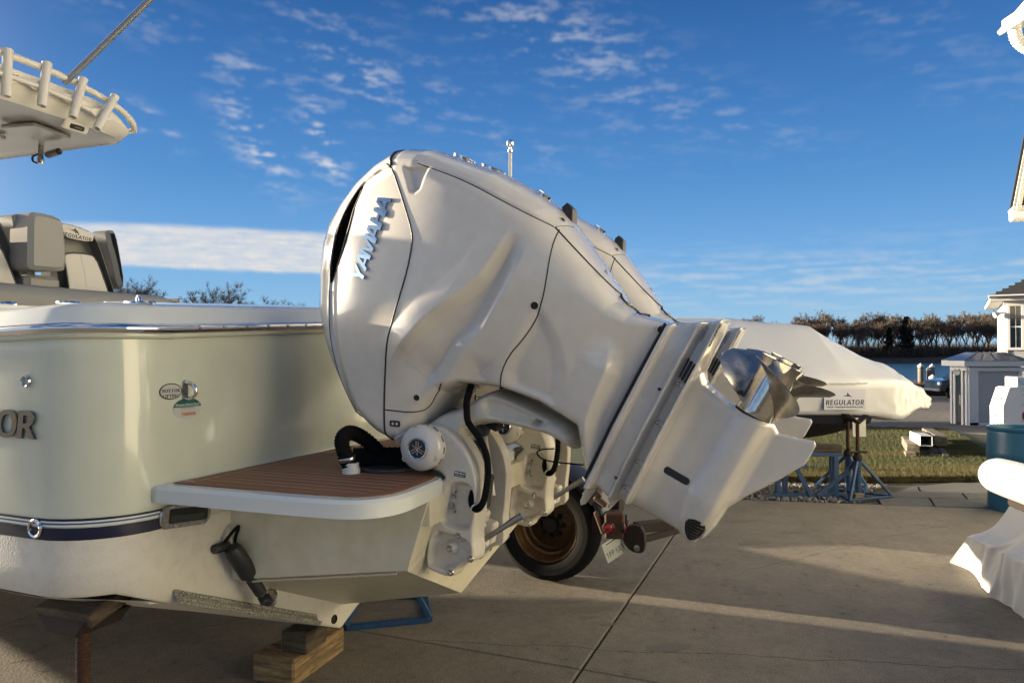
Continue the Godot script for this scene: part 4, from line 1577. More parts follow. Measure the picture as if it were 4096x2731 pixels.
	# legs, forward of what the photograph shows
	for e in [[-5.7, 0.75], [-5.7, -0.75], [-4.9, 0.95]]:
		s = st()
		tube(s, PackedVector3Array([P3(e[0] - 0.2, 1.1, e[1] * 0.9), P3(e[0], 3.34, e[1])]), 0.03)
		obj("support_leg", s, M.powder, top)
	# the raised outrigger
	s = st()
	tube(s, PackedVector3Array([P3(-3.50, 3.50, -0.47), P3(-3.10, 3.925, -0.63), P3(-2.2, 4.88, -0.99)]), 0.021, 14)
	var og := obj("outrigger_pole", s, M.alloy, boat)

# ---------------------------------------------------------------- outboard motors
const EH := 0.763
const OT := Vector2(0.892, 1.709)       # where the leg meets the cowling
const TD := Vector2(0.46512, 0.88525)   # along the propeller shaft, aft (the motor is tilted up)
const ND := Vector2(0.88525, -0.46512)  # down the leg

func E(r: float, h: float, w: float) -> Vector3:
	return P3(r, h - EH, w)

func TN(t: float, n: float, w: float) -> Vector3:
	var p := OT + TD * t + ND * n
	return P3(p.x, p.y - EH, w)

func seam(rel: Relief, line: PackedVector2Array, rad: float, side := 1.0, lift := 0.0) -> SurfaceTool:
	var s := st()
	var q := PackedVector3Array()
	var l := smooth_line(line, 2)
	for i in l.size() - 1:
		for k in 3:
			var p := l[i].lerp(l[i + 1], k / 3.0)
			q.append(E(p.x, p.y, (rel.at(p) + lift) * side))
	tube(s, q, rad, 6)
	return s

func on_cowl(rel: Relief, p: Vector2, up: Vector2, lift := 0.0) -> Transform3D:
	# a frame lying on the port face of the cowl: y along "up", z outwards
	var e := 0.012
	var dx := (rel.at(p + V(e, 0)) - rel.at(p - V(e, 0))) / (2 * e)
	var dy := (rel.at(p + V(0, e)) - rel.at(p - V(0, e))) / (2 * e)
	var z := P3(-dx, -dy, 1).normalized()
	var y := P3(up.x, up.y, up.x * dx + up.y * dy).normalized()
	var x := y.cross(z).normalized()
	return Transform3D(Basis(x, y, z), E(p.x, p.y, rel.at(p)) + z * lift)

func socket(called: String, x: Transform3D, rad: float, parent: Node, m: Material = null) -> void:
	# a screw sunk in a dark round hole
	var s := st()
	var q := x * Transform3D(Basis(Vector3.RIGHT, PI / 2), Vector3.ZERO)
	lathe(s, q, PackedVector2Array([V(rad * 1.15, -0.002), V(rad * 1.1, 0.0015), V(rad * 0.95, 0.002), V(rad * 0.85, 0.0008), V(rad * 0.84, 0.0003)]), 20)
	var o := obj(called, s, M.shell, parent)
	s = st()
	lathe(s, q, PackedVector2Array([V(rad * 0.9, 0.0014), V(rad * 0.5, 0.0014), V(rad * 0.5, 0.0045), V(rad * 0.2, 0.0045), V(rad * 0.2, 0.002), V(0.0001, 0.002)]), 16)
	obj("bolt", s, m if m else M.black, o)

func outboards() -> void:
	var at := Basis(Vector3.UP, YAW) * P3(0, EH, 0.41) + BOAT_AT
	var motor := thing("outboard_motor", "white outboard motor nearest the camera, tilted up, emblem disc in full view", "outboard motor", at, YAW, "outboard motors tilted up on the stern")
	cowling(motor)
	leg(motor)
	bracket(motor)
	propeller(motor)
	var second := spare(motor, "white outboard motor tilted up behind the nearer one, on the starboard side", "outboard motors tilted up on the stern")
	second.position = Basis(Vector3.UP, YAW) * P3(0, EH, -0.41) + BOAT_AT

func cowling(o: Node3D) -> void:
	var sil := PackedVector2Array()
	var rad := PackedFloat32Array()
	for e in [[-0.24, 1.285, 0.07], [-0.353, 1.355, 0.10], [-0.502, 1.569, 0.15], [-0.557, 1.677, 0.16], [-0.591, 1.796, 0.17], [-0.594, 1.949, 0.17], [-0.578, 2.066, 0.17], [-0.538, 2.168, 0.17], [-0.458, 2.258, 0.17], [-0.369, 2.330, 0.17], [-0.26, 2.388, 0.16], [-0.165, 2.419, 0.15],
		[-0.09, 2.420, 0.14], [0.0, 2.404, 0.14], [0.07, 2.374, 0.14], [0.17, 2.332, 0.14], [0.275, 2.288, 0.14], [0.36, 2.235, 0.14], [0.425, 2.188, 0.14], [0.475, 2.146, 0.14], [0.515, 2.098, 0.14], [0.565, 2.028, 0.13], [0.612, 1.958, 0.12], [0.672, 1.868, 0.10], [0.715, 1.798, 0.07], [0.762, 1.757, 0.05], [0.858, 1.728, 0.03], [0.893, 1.712, 0.012],
		[0.755, 1.455, 0.012], [0.618, 1.199, 0.012], [0.595, 1.162, 0.03], [0.568, 1.211, 0.05], [0.553, 1.347, 0.05], [0.426, 1.427, 0.035], [0.283, 1.476, 0.03], [0.215, 1.484, 0.03], [0.131, 1.488, 0.03], [0.06, 1.455, 0.05], [0.0, 1.38, 0.07], [-0.06, 1.30, 0.07], [-0.10, 1.255, 0.06], [-0.175, 1.258, 0.06]]:
		sil.append(V(e[0], e[1]))
		rad.append(e[2])
	var field := Field.new(PackedVector3Array([P3(-.47, 1.9, .195), P3(-.40, 2.2, .21), P3(-.2, 2.38, .26), P3(-.12, 2.0, .296), P3(-.3, 1.62, .255), P3(-.22, 1.37, .245), P3(.1, 2.22, .302), P3(.15, 1.95, .305), P3(.05, 1.66, .30), P3(.35, 2.12, .28), P3(.45, 1.95, .265), P3(.30, 1.70, .27), P3(.2, 1.55, .235), P3(.5, 1.78, .245), P3(.60, 1.82, .225), P3(.7, 1.72, .195), P3(.85, 1.69, .155), P3(.45, 1.5, .215), P3(.62, 1.42, .175), P3(.6, 1.22, .13), P3(.35, 1.47, .20), P3(-.02, 1.42, .22), P3(-.30, 1.9, .265), P3(.55, 2.02, .235), P3(.76, 1.48, .14), P3(.7, 1.38, .13), P3(0.0, 1.85, .305)]))
	var r1 := PackedVector2Array([V(-0.151, 1.557), V(-0.071, 1.634), V(-0.010, 1.683), V(0.050, 1.739), V(0.151, 1.807), V(0.256, 1.885), V(0.328, 1.987), V(0.374, 2.071)])
	var r2 := PackedVector2Array([V(-0.053, 1.420), V(0.016, 1.520), V(0.076, 1.581), V(0.142, 1.670), V(0.216, 1.729), V(0.296, 1.858), V(0.351, 1.957), V(0.394, 2.048)])
	var r2b := PackedVector2Array([V(0.394, 2.060), V(0.428, 1.953), V(0.413, 1.868), V(0.351, 1.798), V(0.288, 1.698)])
	var arch := PackedVector2Array([V(0.02, 2.0), V(0.117, 2.036), V(0.248, 2.068), V(0.328, 2.081), V(0.43, 2.07)])
	var pock := PackedVector2Array([V(0.44, 1.775), V(0.473, 1.778), V(0.512, 1.717), V(0.544, 1.642), V(0.556, 1.553), V(0.543, 1.464), V(0.515, 1.396), V(0.43, 1.42), V(0.315, 1.47), V(0.30, 1.55), V(0.36, 1.66)])
	var r3 := PackedVector2Array([V(0.690, 1.673), V(0.692, 1.607), V(0.681, 1.544), V(0.645, 1.463), V(0.612, 1.381), V(0.592, 1.270), V(0.588, 1.171)])
	var hnd := PackedVector2Array([V(-0.067, 2.308), V(0.055, 2.294), V(0.021, 2.205), V(-0.005, 2.190), V(-0.027, 2.200)])
	var topseam := PackedVector2Array([V(-0.149, 2.330), V(-0.003, 2.309), V(0.196, 2.226), V(0.351, 2.134), V(0.499, 2.055), V(0.609, 1.927), V(0.701, 1.822), V(0.761, 1.752), V(0.806, 1.745)])
	var band := PackedVector2Array([V(-0.153, 2.325), V(-0.270, 2.278), V(-0.346, 2.207), V(-0.415, 2.097), V(-0.444, 1.974), V(-0.448, 1.842), V(-0.438, 1.709), V(-0.413, 1.594), V(-0.365, 1.455), V(-0.310, 1.330)])
	var front := PackedVector2Array([V(-0.150, 2.325), V(-0.112, 2.302), V(-0.071, 2.212), V(-0.015, 2.070), V(-0.007, 2.014), V(-0.038, 1.886), V(-0.107, 1.709), V(-0.144, 1.579), V(-0.167, 1.415), V(-0.176, 1.25)])
	var pan := PackedVector2Array([V(-0.165, 1.396), V(-0.039, 1.384), V(-0.001, 1.413), V(0.034, 1.460), V(0.075, 1.50)])
	var apron := PackedVector2Array([V(0.512, 2.047), V(0.500, 1.928), V(0.473, 1.778), V(0.424, 1.688), V(0.317, 1.574), V(0.292, 1.470)])
	var underflank := PackedVector2Array([V(0.0, 1.40), V(0.09, 1.53), V(0.20, 1.62), V(0.30, 1.60), V(0.29, 1.46), V(0.1, 1.45)])
	var intake := PackedVector2Array([V(-0.270, 2.270), V(-0.346, 2.200), V(-0.413, 2.093), V(-0.440, 1.974), V(-0.445, 1.885), V(-0.385, 1.965), V(-0.342, 2.066), V(-0.312, 2.156), V(-0.285, 2.225)])
	var thick := func(p: Vector2) -> float:
		var w := field.at(p)
		w += ridge(p, r1, 0.029, 0.085, 0.045, 1.04, 0.22)
		w -= ridge(p, r2, 0.036, 0.115, 0.055, 1.06, 0.22)
		w += ridge(p, r3, 0.030, 0.05, 0.11, 1.25)
		w += dent(p, pock, 0.020, 0.06)
		w += dent(p, hnd, 0.018, 0.020)
		w += dent(p, underflank, 0.020, 0.09)
		var b := along(p, band)
		if b.x > 0.0 and b.z < 0.06 and p.y < 2.31: w -= 0.010 * smoothstep(0.0, 0.01, b.z) * (1.0 - smoothstep(0.02, 0.06, b.z))
		w += dent(p, intake, 0.05, 0.012)
		var ts := along(p, topseam)
		if ts.x > 0.0 and p.x > -0.14: w += 0.008 * smoothstep(0.0, 0.012, ts.z)
		return w
	var rel := relief(sil, rad, thick, 0.0050, 0.0, 2.3)
	var capline := PackedVector2Array(topseam)
	capline.append(V(0.95, 1.72))
	var region := func(c: Vector2) -> String:
		if along(c, topseam).x > 0.0 and c.x > -0.115 and c.y > 1.74:
			return "rear_cap" if c.x > 0.55 or along(c, PackedVector2Array([V(0.499, 2.055), V(0.56, 2.12)])).x < 0.0 else "top_cap"
		if along(c, band).x < 0.0 or (c.x < -0.112 and c.y > 2.325): return "front_cap" if c.x < -0.125 else "top_cap"
		if Geometry2D.is_point_in_polygon(c, intake): return "air_intake"
		if along(c, front).x < 0.0 and c.x < 0.0: return "front_panel"
		if along(c, pan).x < 0.0 and c.x < 0.08 and c.y < 1.5: return "lower_pan"
		if along(c, apron).x < 0.0: return "side_panel"
		return "apron"
	for side in [1.0, -1.0]:
		var ms := rel.meshes(region, func(p, w): return E(p.x, p.y, w), side)
		for nm in ms:
			var part := obj(nm, ms[nm], M.black if nm == "air_intake" else M.shell, o)
			if nm == "air_intake":
				var edge := st()
				var eq := PackedVector3Array()
				for p in chaikin(intake, 2): eq.append(E(p.x, p.y, (rel.at(p + (p - V(-0.385, 2.06)).normalized() * 0.010) - 0.002) * side))
				tube(edge, eq, 0.0045, 6, false, true)
				obj("intake_lip", edge, M.gasket, part)
			if side < 0.0: continue
			match nm:
				"front_panel":
					var seam_mesh := obj("gasket", seam(rel, front, 0.0042, 1.0, -0.0012), M.gasket, part)
					obj("gasket", seam(rel, PackedVector2Array([V(-0.446, 1.86), V(-0.438, 1.709), V(-0.413, 1.594), V(-0.365, 1.455), V(-0.310, 1.345)]), 0.0016, 1.0, -0.0003), M.gasket, part)
					letters(rel, part)
				"side_panel":
					obj("gasket", seam(rel, topseam.slice(1, 5), 0.0026, 1.0, -0.0006), M.gasket, part)
					obj("gasket", seam(rel, apron, 0.0026, 1.0, -0.0006), M.gasket, part)
					obj("gasket", seam(rel, pan, 0.0028, 1.0, -0.0006), M.gasket, part)
					socket("bolt_hole", on_cowl(rel, V(-0.034, 1.444), V(0, 1), 0.001), 0.013, part)
					socket("bolt_hole", on_cowl(rel, V(0.447, 1.776), V(0, 1), 0.001), 0.015, part)
				"apron":
					socket("bolt_hole", on_cowl(rel, V(0.862, 1.691), V(0, 1), 0.001), 0.013, part)
				"rear_cap":
					obj("gasket", seam(rel, topseam.slice(4, 9), 0.0042, 1.0, -0.0010), M.gasket, part)
					obj("gasket", seam(rel, PackedVector2Array([V(0.500, 2.056), V(0.53, 2.075)]), 0.0012, 1.0, 0.0), M.gasket, part)
					socket("bolt_hole", on_cowl(rel, V(0.671, 1.898), V(0, 1), 0.001), 0.010, part, M.shell)
					socket("bolt_hole", on_cowl(rel, V(0.752, 1.782), V(0, 1), -0.001), 0.009, part, M.shell)
				"top_cap":
					socket("bolt_hole", on_cowl(rel, V(0.505, 2.092), V(0, 1), 0.001), 0.012, part)
				"lower_pan":
					var q := on_cowl(rel, V(-0.128, 1.343), V(0.1, 1), 0.0)
					var s := st()
					prism(s, round_rect(0.042, 0.024, 0.006), q, 0.003, 0.001)
					var l := obj("latch_plate", s, M.plastic, part)
					for k in [-1.0, 1.0]:
						s = st()
						rbox(s, q * Transform3D(Basis(), P3(k * 0.008, 0, 0.004)), P3(0.008, 0.010, 0.003), 0.001)
						obj("latch_button", s, M.shell, l)
					s = st()
					q = on_cowl(rel, V(-0.105, 1.296), V(0.1, 1), 0.0)
					prism(s, round_rect(0.085, 0.034, 0.006), q, 0.004, 0.002)
					obj("grip_plate", s, M.shell, part)
	# gap between front and top cap
	var s := st()
	var q := PackedVector3Array()
	for k in 9: q.append(E(-0.150 + 0.030 * k / 8.0, 2.419 - 0.105 * k / 8.0, (rel.at(V(-0.150 + 0.030 * k / 8.0, 2.4175 - 0.105 * k / 8.0)) + 0.001)))
	tube(s, q, 0.006, 6)
	obj("cap_gap", s, M.gasket, o)
	# chrome emblems on the spine
	for e in [[0.06, 2.386, 0.05], [0.185, 2.330, 0.055], [0.395, 2.214, 0.032]]:
		s = st()
		var nrm := P3(0.42, 0.9, 0.0) if e[0] < 0.3 else P3(0.6, 0.8, 0.0)
		lathe(s, Transform3D(frame_y(nrm.normalized()).scaled(Vector3(1, 1, 1)), E(e[0], e[1] - 0.009, 0.02)), PackedVector2Array([V(e[2], 0.0), V(e[2], 0.012), V(e[2] * 0.9, 0.014), V(e[2] * 0.85, 0.011), V(0.0001, 0.011)]), 24)
		obj("spine_emblem", s, M.chrome, o)
	# black rigging pad on the spine
	s = st()
	prism(s, PackedVector2Array([V(-0.018, -0.03), V(-0.020, 0.022), V(0.0, 0.036), V(0.022, 0.012), V(0.020, -0.04)]), Transform3D(Basis(), E(0.494, 2.138, -0.03)), 0.06, 0.002)
	obj("spine_block", s, M.plastic, o)
	# dark inside of the cowling, seen from below
	s = st()
	rbox(s, Transform3D(Basis(Vector3(0, 0, 1), -0.35), E(0.30, 1.60, 0)), P3(0.56, 0.18, 0.26), 0.03)
	obj("engine_block", s, M.black, o)

func letters(rel: Relief, part: Node) -> void:
	var spots := [["Y", -0.285, 1.925], ["A", -0.265, 1.975], ["M", -0.243, 2.029], ["A", -0.220, 2.083], ["H", -0.198, 2.134], ["A", -0.176, 2.184]]
	var along_ := V(0.40, 0.92).normalized()
	for e in spots:
		var x := on_cowl(rel, V(e[1], e[2]), V(-along_.y, along_.x), 0.0025)
		var o := write("letter", e[0], 0.070, 0.004, x * Transform3D(Basis(), P3(0, -0.035, 0.001)), M.badge_chrome, part, true, 0.10, 1.02)

func leg(o: Node3D) -> void:
	# everything in the frame of the leg: t along the shaft, n downwards
	var outline := PackedVector2Array()
	var rad := PackedFloat32Array()
	for e in [[0.0, -0.012, 0.01], [0.048, 0.067, 0.012], [0.075, 0.112, 0.012], [0.100, 0.148, 0.010], [0.085, 0.156, 0.010], [-0.02, 0.159, 0.012], [-0.095, 0.166, 0.02], [-0.125, 0.19, 0.03], [-0.14, 0.24, 0.03], [-0.155, 0.303, 0.02], [-0.150, 0.38, 0.006], [-0.148, 0.446, 0.006], [-0.166, 0.470, 0.008], [-0.152, 0.53, 0.005], [-0.134, 0.580, 0.005], [-0.145, 0.592, 0.005], [-0.215, 0.593, 0.006], [-0.30, 0.549, 0.008], [-0.42, 0.478, 0.015], [-0.48, 0.449, 0.04],
		[-0.56, 0.444, 0.05], [-0.61, 0.432, 0.06], [-0.650, 0.408, 0.06], [-0.660, 0.385, 0.06], [-0.650, 0.362, 0.05], [-0.640, 0.34, 0.05], [-0.640, 0.25, 0.06], [-0.645, 0.165, 0.06], [-0.652, 0.112, 0.03], [-0.690, 0.103, 0.02], [-0.700, 0.096, 0.012], [-0.690, 0.088, 0.012], [-0.655, 0.083, 0.02], [-0.648, 0.03, 0.03], [-0.672, 0.018, 0.02], [-0.740, 0.010, 0.012], [-0.752, 0.0, 0.010], [-0.735, -0.012, 0.010], [-0.60, -0.014, 0.01]]:
		outline.append(V(e[0], e[1]))
		rad.append(e[2])
	var thick := func(p: Vector2) -> float:
		var t := p.x
		var n := p.y
		var lens := clampf((t + 0.66) / 0.18, 0.0, 1.0)         # how far behind the leading edge
		var tail := clampf((0.02 + n * 0.6 - t) / 0.10, 0.15, 1.0)
		var w := 0.0
		var flank := 0.148 - 0.05 * smoothstep(-0.35, -0.66, t) - 0.012 * smoothstep(-0.1, 0.06, t)
		if n < 0.14:
			w = flank - 0.10 * n
			w += 0.030 * (1.0 - smoothstep(0.010, 0.020, n)) 
			w = maxf(w, (flank + 0.018) * (smoothstep(0.078, 0.083, n) * (1.0 - smoothstep(0.092, 0.098, n))))
			if n > 0.096: w = lerpf(w, flank - 0.055, smoothstep(0.096, 0.104, n))
			if t < -0.655: w = 0.040 + 0.03 * smoothstep(-0.75, -0.66, t)
		var plate := (flank + 0.028) * smoothstep(0.136, 0.143, n)
		var strut := 0.072 * sqrt(lens) * tail
		if n >= 0.13:
			var fall_ := pow(1.0 - smoothstep(0.152, 0.235, n), 1.8)
			var body := lerpf(strut, flank + 0.028, fall_ * (0.35 + 0.65 * (1.0 - smoothstep(0.150, 0.158, n))))
			w = maxf(w if n < 0.14 else 0.0, minf(plate, body))
		# torpedo
		var dn := n - 0.376
		var rt := 0.068 * sqrt(clampf((t + 0.665) / 0.16, 0.0, 1.0))
		if n > 0.2:
			var torp := sqrt(maxf(0.0, rt * rt - dn * dn)) if absf(dn) < rt else 0.0
			var k := 0.012
			w = sqrt(w * w * (1.0 - smoothstep(0.40, 0.455, n)) + torp * torp * 0.75)
			w = maxf(w, torp)
		if n > 0.42:
			var sk := 0.006 + 0.012 * (1.0 - smoothstep(0.44, 0.60, n)) + 0.03 * pow(1.0 - smoothstep(0.43, 0.475, n), 2.0)
			w = maxf(w, sk)
		return maxf(w, 0.006)
	var rel := Relief.new()
	rel.poly = outline
	rel.rad = rad
	rel.power = 2.2
	rel.thick = thick
	rel.build(0.007, 0.0034)
	var region := func(c: Vector2) -> String:
		if c.y < 0.067: return "upper_leg"
		if c.y < 0.138: return "splash_plate"
		if c.y > 0.452: return "skeg"
		return "gearcase"
	for side in [1.0, -1.0]:
		var ms := rel.meshes(region, func(p, w): return TN(p.x, p.y, w), -side)
		for nm in ms:
			var part := obj(nm, ms[nm], M.shell, o)
			if side > 0.0: continue
			if nm == "upper_leg":
				var s := st()
				tube(s, PackedVector3Array([TN(-0.003, -0.013, 0.150), TN(-0.2, -0.0145, 0.163), TN(-0.4, -0.016, 0.160), TN(-0.62, -0.017, 0.120)]), 0.0055, 6)
				obj("gasket", s, M.gasket, part)
				s = st()
				tube(s, PackedVector3Array([TN(0.035, 0.067, rel.at(V(0.035, 0.067))), TN(-0.1, 0.069, rel.at(V(-0.1, 0.069))), TN(-0.2, 0.0705, rel.at(V(-0.2, 0.0705))), TN(-0.3, 0.072, rel.at(V(-0.3, 0.072))), TN(-0.4, 0.0735, rel.at(V(-0.4, 0.0735))), TN(-0.5, 0.075, rel.at(V(-0.5, 0.075))), TN(-0.62, 0.077, rel.at(V(-0.62, 0.077)))]), 0.0007, 5)
				obj("part_line", s, M.sign_silver, part)
				for e in [[-0.211, 0.071], [-0.566, 0.076]]:
					s = st()
					lathe(s, Transform3D(Basis(Vector3.RIGHT, PI / 2), TN(e[0], e[1], rel.at(V(e[0], e[1])))), PackedVector2Array([V(0.006, -0.001), V(0.006, 0.002), V(0.0001, 0.002)]), 14)
					obj("rubber_plug", s, M.badge_blue, part)
			if nm == "splash_plate":
				for k in 3:
					var s := st()
					var t0 := -0.112
					var n0 := 0.1035 + k * 0.0138
					var w0 := 0.0965
					prism(s, round_rect(0.074, 0.0098, 0.0046), Transform3D(Basis(P3(TD.x, TD.y, 0), P3(-ND.x, -ND.y, 0), Vector3(0, 0, 1)), TN(t0 - 0.004 * k, n0, 0.088)), 0.012, 0.001)
					obj("water_slot", s, M.black, part)
				for e in [-0.169, -0.321, -0.481, -0.590]:
					var s := st()
					rbox(s, Transform3D(Basis(Vector3(0, 0, 1), 0.5), TN(e, 0.112, 0.092 - 0.05 * smoothstep(-0.35, -0.66, e))), P3(0.017, 0.013, 0.020), 0.003)
					var b := obj("plate_bolt", s, M.steel, part)
					s = st()
					tube(s, PackedVector3Array([TN(e + 0.004, 0.104, 0.085 - 0.05 * smoothstep(-0.35, -0.66, e)), TN(e - 0.004, 0.140, 0.092 - 0.05 * smoothstep(-0.35, -0.66, e))]), 0.013, 10)
					obj("bolt_boss", s, M.shell, b)
				for k in 9:
					var s := st()
					var c := TN(0.040 - k * 0.0055, 0.104, 0.1345)
					rbox(s, Transform3D(Basis(Vector3(0, 0, 1), -0.48), TN(-0.004 + k * 0.0062, 0.1105, rel.at(V(-0.004 + k * 0.0062, 0.1105)))), P3(0.0075, 0.0026, 0.0012), 0.0003)
					obj("mark", s, M.black, part)
			if nm == "gearcase":
				var s := st()
				var w0 := rel.at(V(-0.456, 0.25))
				var bb := Basis(P3(ND.x, ND.y, 0), P3(TD.x, TD.y, 0), Vector3(0, 0, 1))
				prism(s, round_rect(0.098, 0.026, 0.012), Transform3D(bb, TN(-0.456, 0.251, w0 - 0.004)), 0.008, 0.002)
				var bd := obj("drain_badge", s, M.plastic, part)
				for k in 14:
					s = st()
					rbox(s, Transform3D(bb, TN(-0.456 + (k % 2 - 0.5) * 0.010, 0.251 + (k / 2 - 3) * 0.0125, w0 + 0.0045)), P3(0.008, 0.004, 0.001), 0.0003)
					obj("slot", s, M.black, bd)
				s = st()
				rbox(s, Transform3D(Basis(P3(TD.x, TD.y, 0), P3(-ND.x, -ND.y, 0), Vector3(0, 0, 1)), TN(0.035, 0.150, rel.at(V(0.035, 0.150)) * 0.98)), P3(0.085, 0.007, 0.014), 0.002)
				obj("anode_strip", s, M.anode, part)
				# water intake at the nose
				s = st()
				var rows := []
				var gl := PackedVector2Array([V(-0.571, 0.345), V(-0.55, 0.384), V(-0.564, 0.422), V(-0.628, 0.412), V(-0.648, 0.387), V(-0.617, 0.360)])
				gl = chaikin(gl, 1)
				var c := Vector2.ZERO
				for p in gl: c += p / gl.size()
				s.set_smooth_group(1)
				for ring in [[0.02, 1.0], [0.35, 0.7], [0.7, 0.35], [1.0, 0.0]]: pass
				for i in gl.size():
					var a := gl[i]
					var b := gl[(i + 1) % gl.size()]
					for k in 4:
						var f0 := k / 4.0
						var f1 := (k + 1) / 4.0
						var q := []
						for e in [c.lerp(a, f0), c.lerp(a, f1), c.lerp(b, f1), c.lerp(b, f0)]: q.append(TN(e.x, e.y, rel.at(e) + 0.0015))
						quad(s, q[0], q[1], q[2], q[3])
				var grille := obj("water_intake", s, M.black, part)
				for k in 7:
					s = st()
					var t := -0.640 + k * 0.0125
					var q := PackedVector3Array()
					for i in 7:
						var p := V(t, 0.352 + i * 0.011)
						if Geometry2D.is_point_in_polygon(p, gl): q.append(TN(p.x, p.y, rel.at(p) + 0.002))
					if q.size() > 1:
						tube(s, q, 0.0018, 5)
						obj("grille_bar", s, M.plastic, grille)

func propeller(o: Node3D) -> void:
	var prop := Node3D.new()
	prop.name = "propeller"
	o.add_child(prop, true)
	var ax := Transform3D(Basis(P3(ND.x, ND.y, 0), P3(TD.x, TD.y, 0), Vector3(0, 0, -1)), TN(-0.152, 0.376, 0))
	# hub: open tube, flared at its end
	var s := st()
	lathe(s, ax, PackedVector2Array([V(0.0665, 0.0), V(0.0675, 0.004), V(0.0672, 0.02), V(0.066, 0.10), V(0.064, 0.16), V(0.0655, 0.18), V(0.073, 0.196), V(0.0755, 0.202), V(0.0735, 0.203), V(0.062, 0.185), V(0.058, 0.15), V(0.056, 0.02)]), 40)
	obj("hub", s, M.prop_steel, prop)
	s = st()
	lathe(s, ax, PackedVector2Array([V(0.056, 0.03), V(0.03, 0.04), V(0.028, 0.10), V(0.020, 0.13), V(0.0001, 0.135)]), 24)
	obj("hub_core", s, M.plastic, prop)
	s = st()
	lathe(s, ax, PackedVector2Array([V(0.0685, -0.006), V(0.0685, 0.0015), V(0.066, 0.002)]), 40)
	obj("hub_ring", s, M.rust_dark, prop)
	var pitch := 0.47 / TAU
	for b in 3:
		var th0 := deg_to_rad(BLADE) + TAU * b / 3.0
		s = st()
		var faces := []
		for face in [1.0, -1.0]:
			var rows := []
			for i in 15:
				var u := i / 14.0
				var r := 0.060 + 0.150 * u
				var spread := 0.98 * pow(maxf(0.0, 1.0 - pow(maxf(u - 0.42, 0.0) / 0.58, 2.6)), 0.5) * (1.0 - 0.42 * u)
				var row := PackedVector3Array()
				for k in 17:
					var v := -1.0 + k / 8.0
					var th := v * spread - 0.28 * u * u
					var y := 0.094 - pitch * th * 1.0 + 0.05 * u
					var thin := (0.0052 * (1.0 - u) + 0.0016) * (1.0 - v * v * 0.85)
					row.append(ax * P3(cos(th + th0) * r, y + face * thin, sin(th + th0) * r))
				rows.append(row)
			faces.append(rows)
			add_sheet(s, rows, face > 0.0, false, 1 if face > 0.0 else 2)
		for k in 2:
			var a := PackedVector3Array()
			var c := PackedVector3Array()
			for i in 15:
				a.append(faces[0][i][k * 16])
				c.append(faces[1][i][k * 16])
			add_sheet(s, [a, c], k == 0, false, 3 + k)
		obj("blade", s, M.blade_steel, prop)
	# name round the hub
	for k in 6:
		var th := deg_to_rad(LETTER) - k * 0.0
		var y := 0.028 + k * 0.0145
		var nn := ax.basis * P3(cos(th), 0, sin(th))
		var q := Transform3D(Basis(P3(TD.x, TD.y, 0), nn.cross(P3(TD.x, TD.y, 0)), nn), ax * P3(cos(th) * 0.0672, y, sin(th) * 0.0672))
		write("letter", "YAMAHA"[k], 0.014, 0.001, q * Transform3D(Basis(), P3(0, -0.007, 0.0003)), M.black, prop, true, 0.2)

const BLADE := 45.0
const LETTER := 200.0

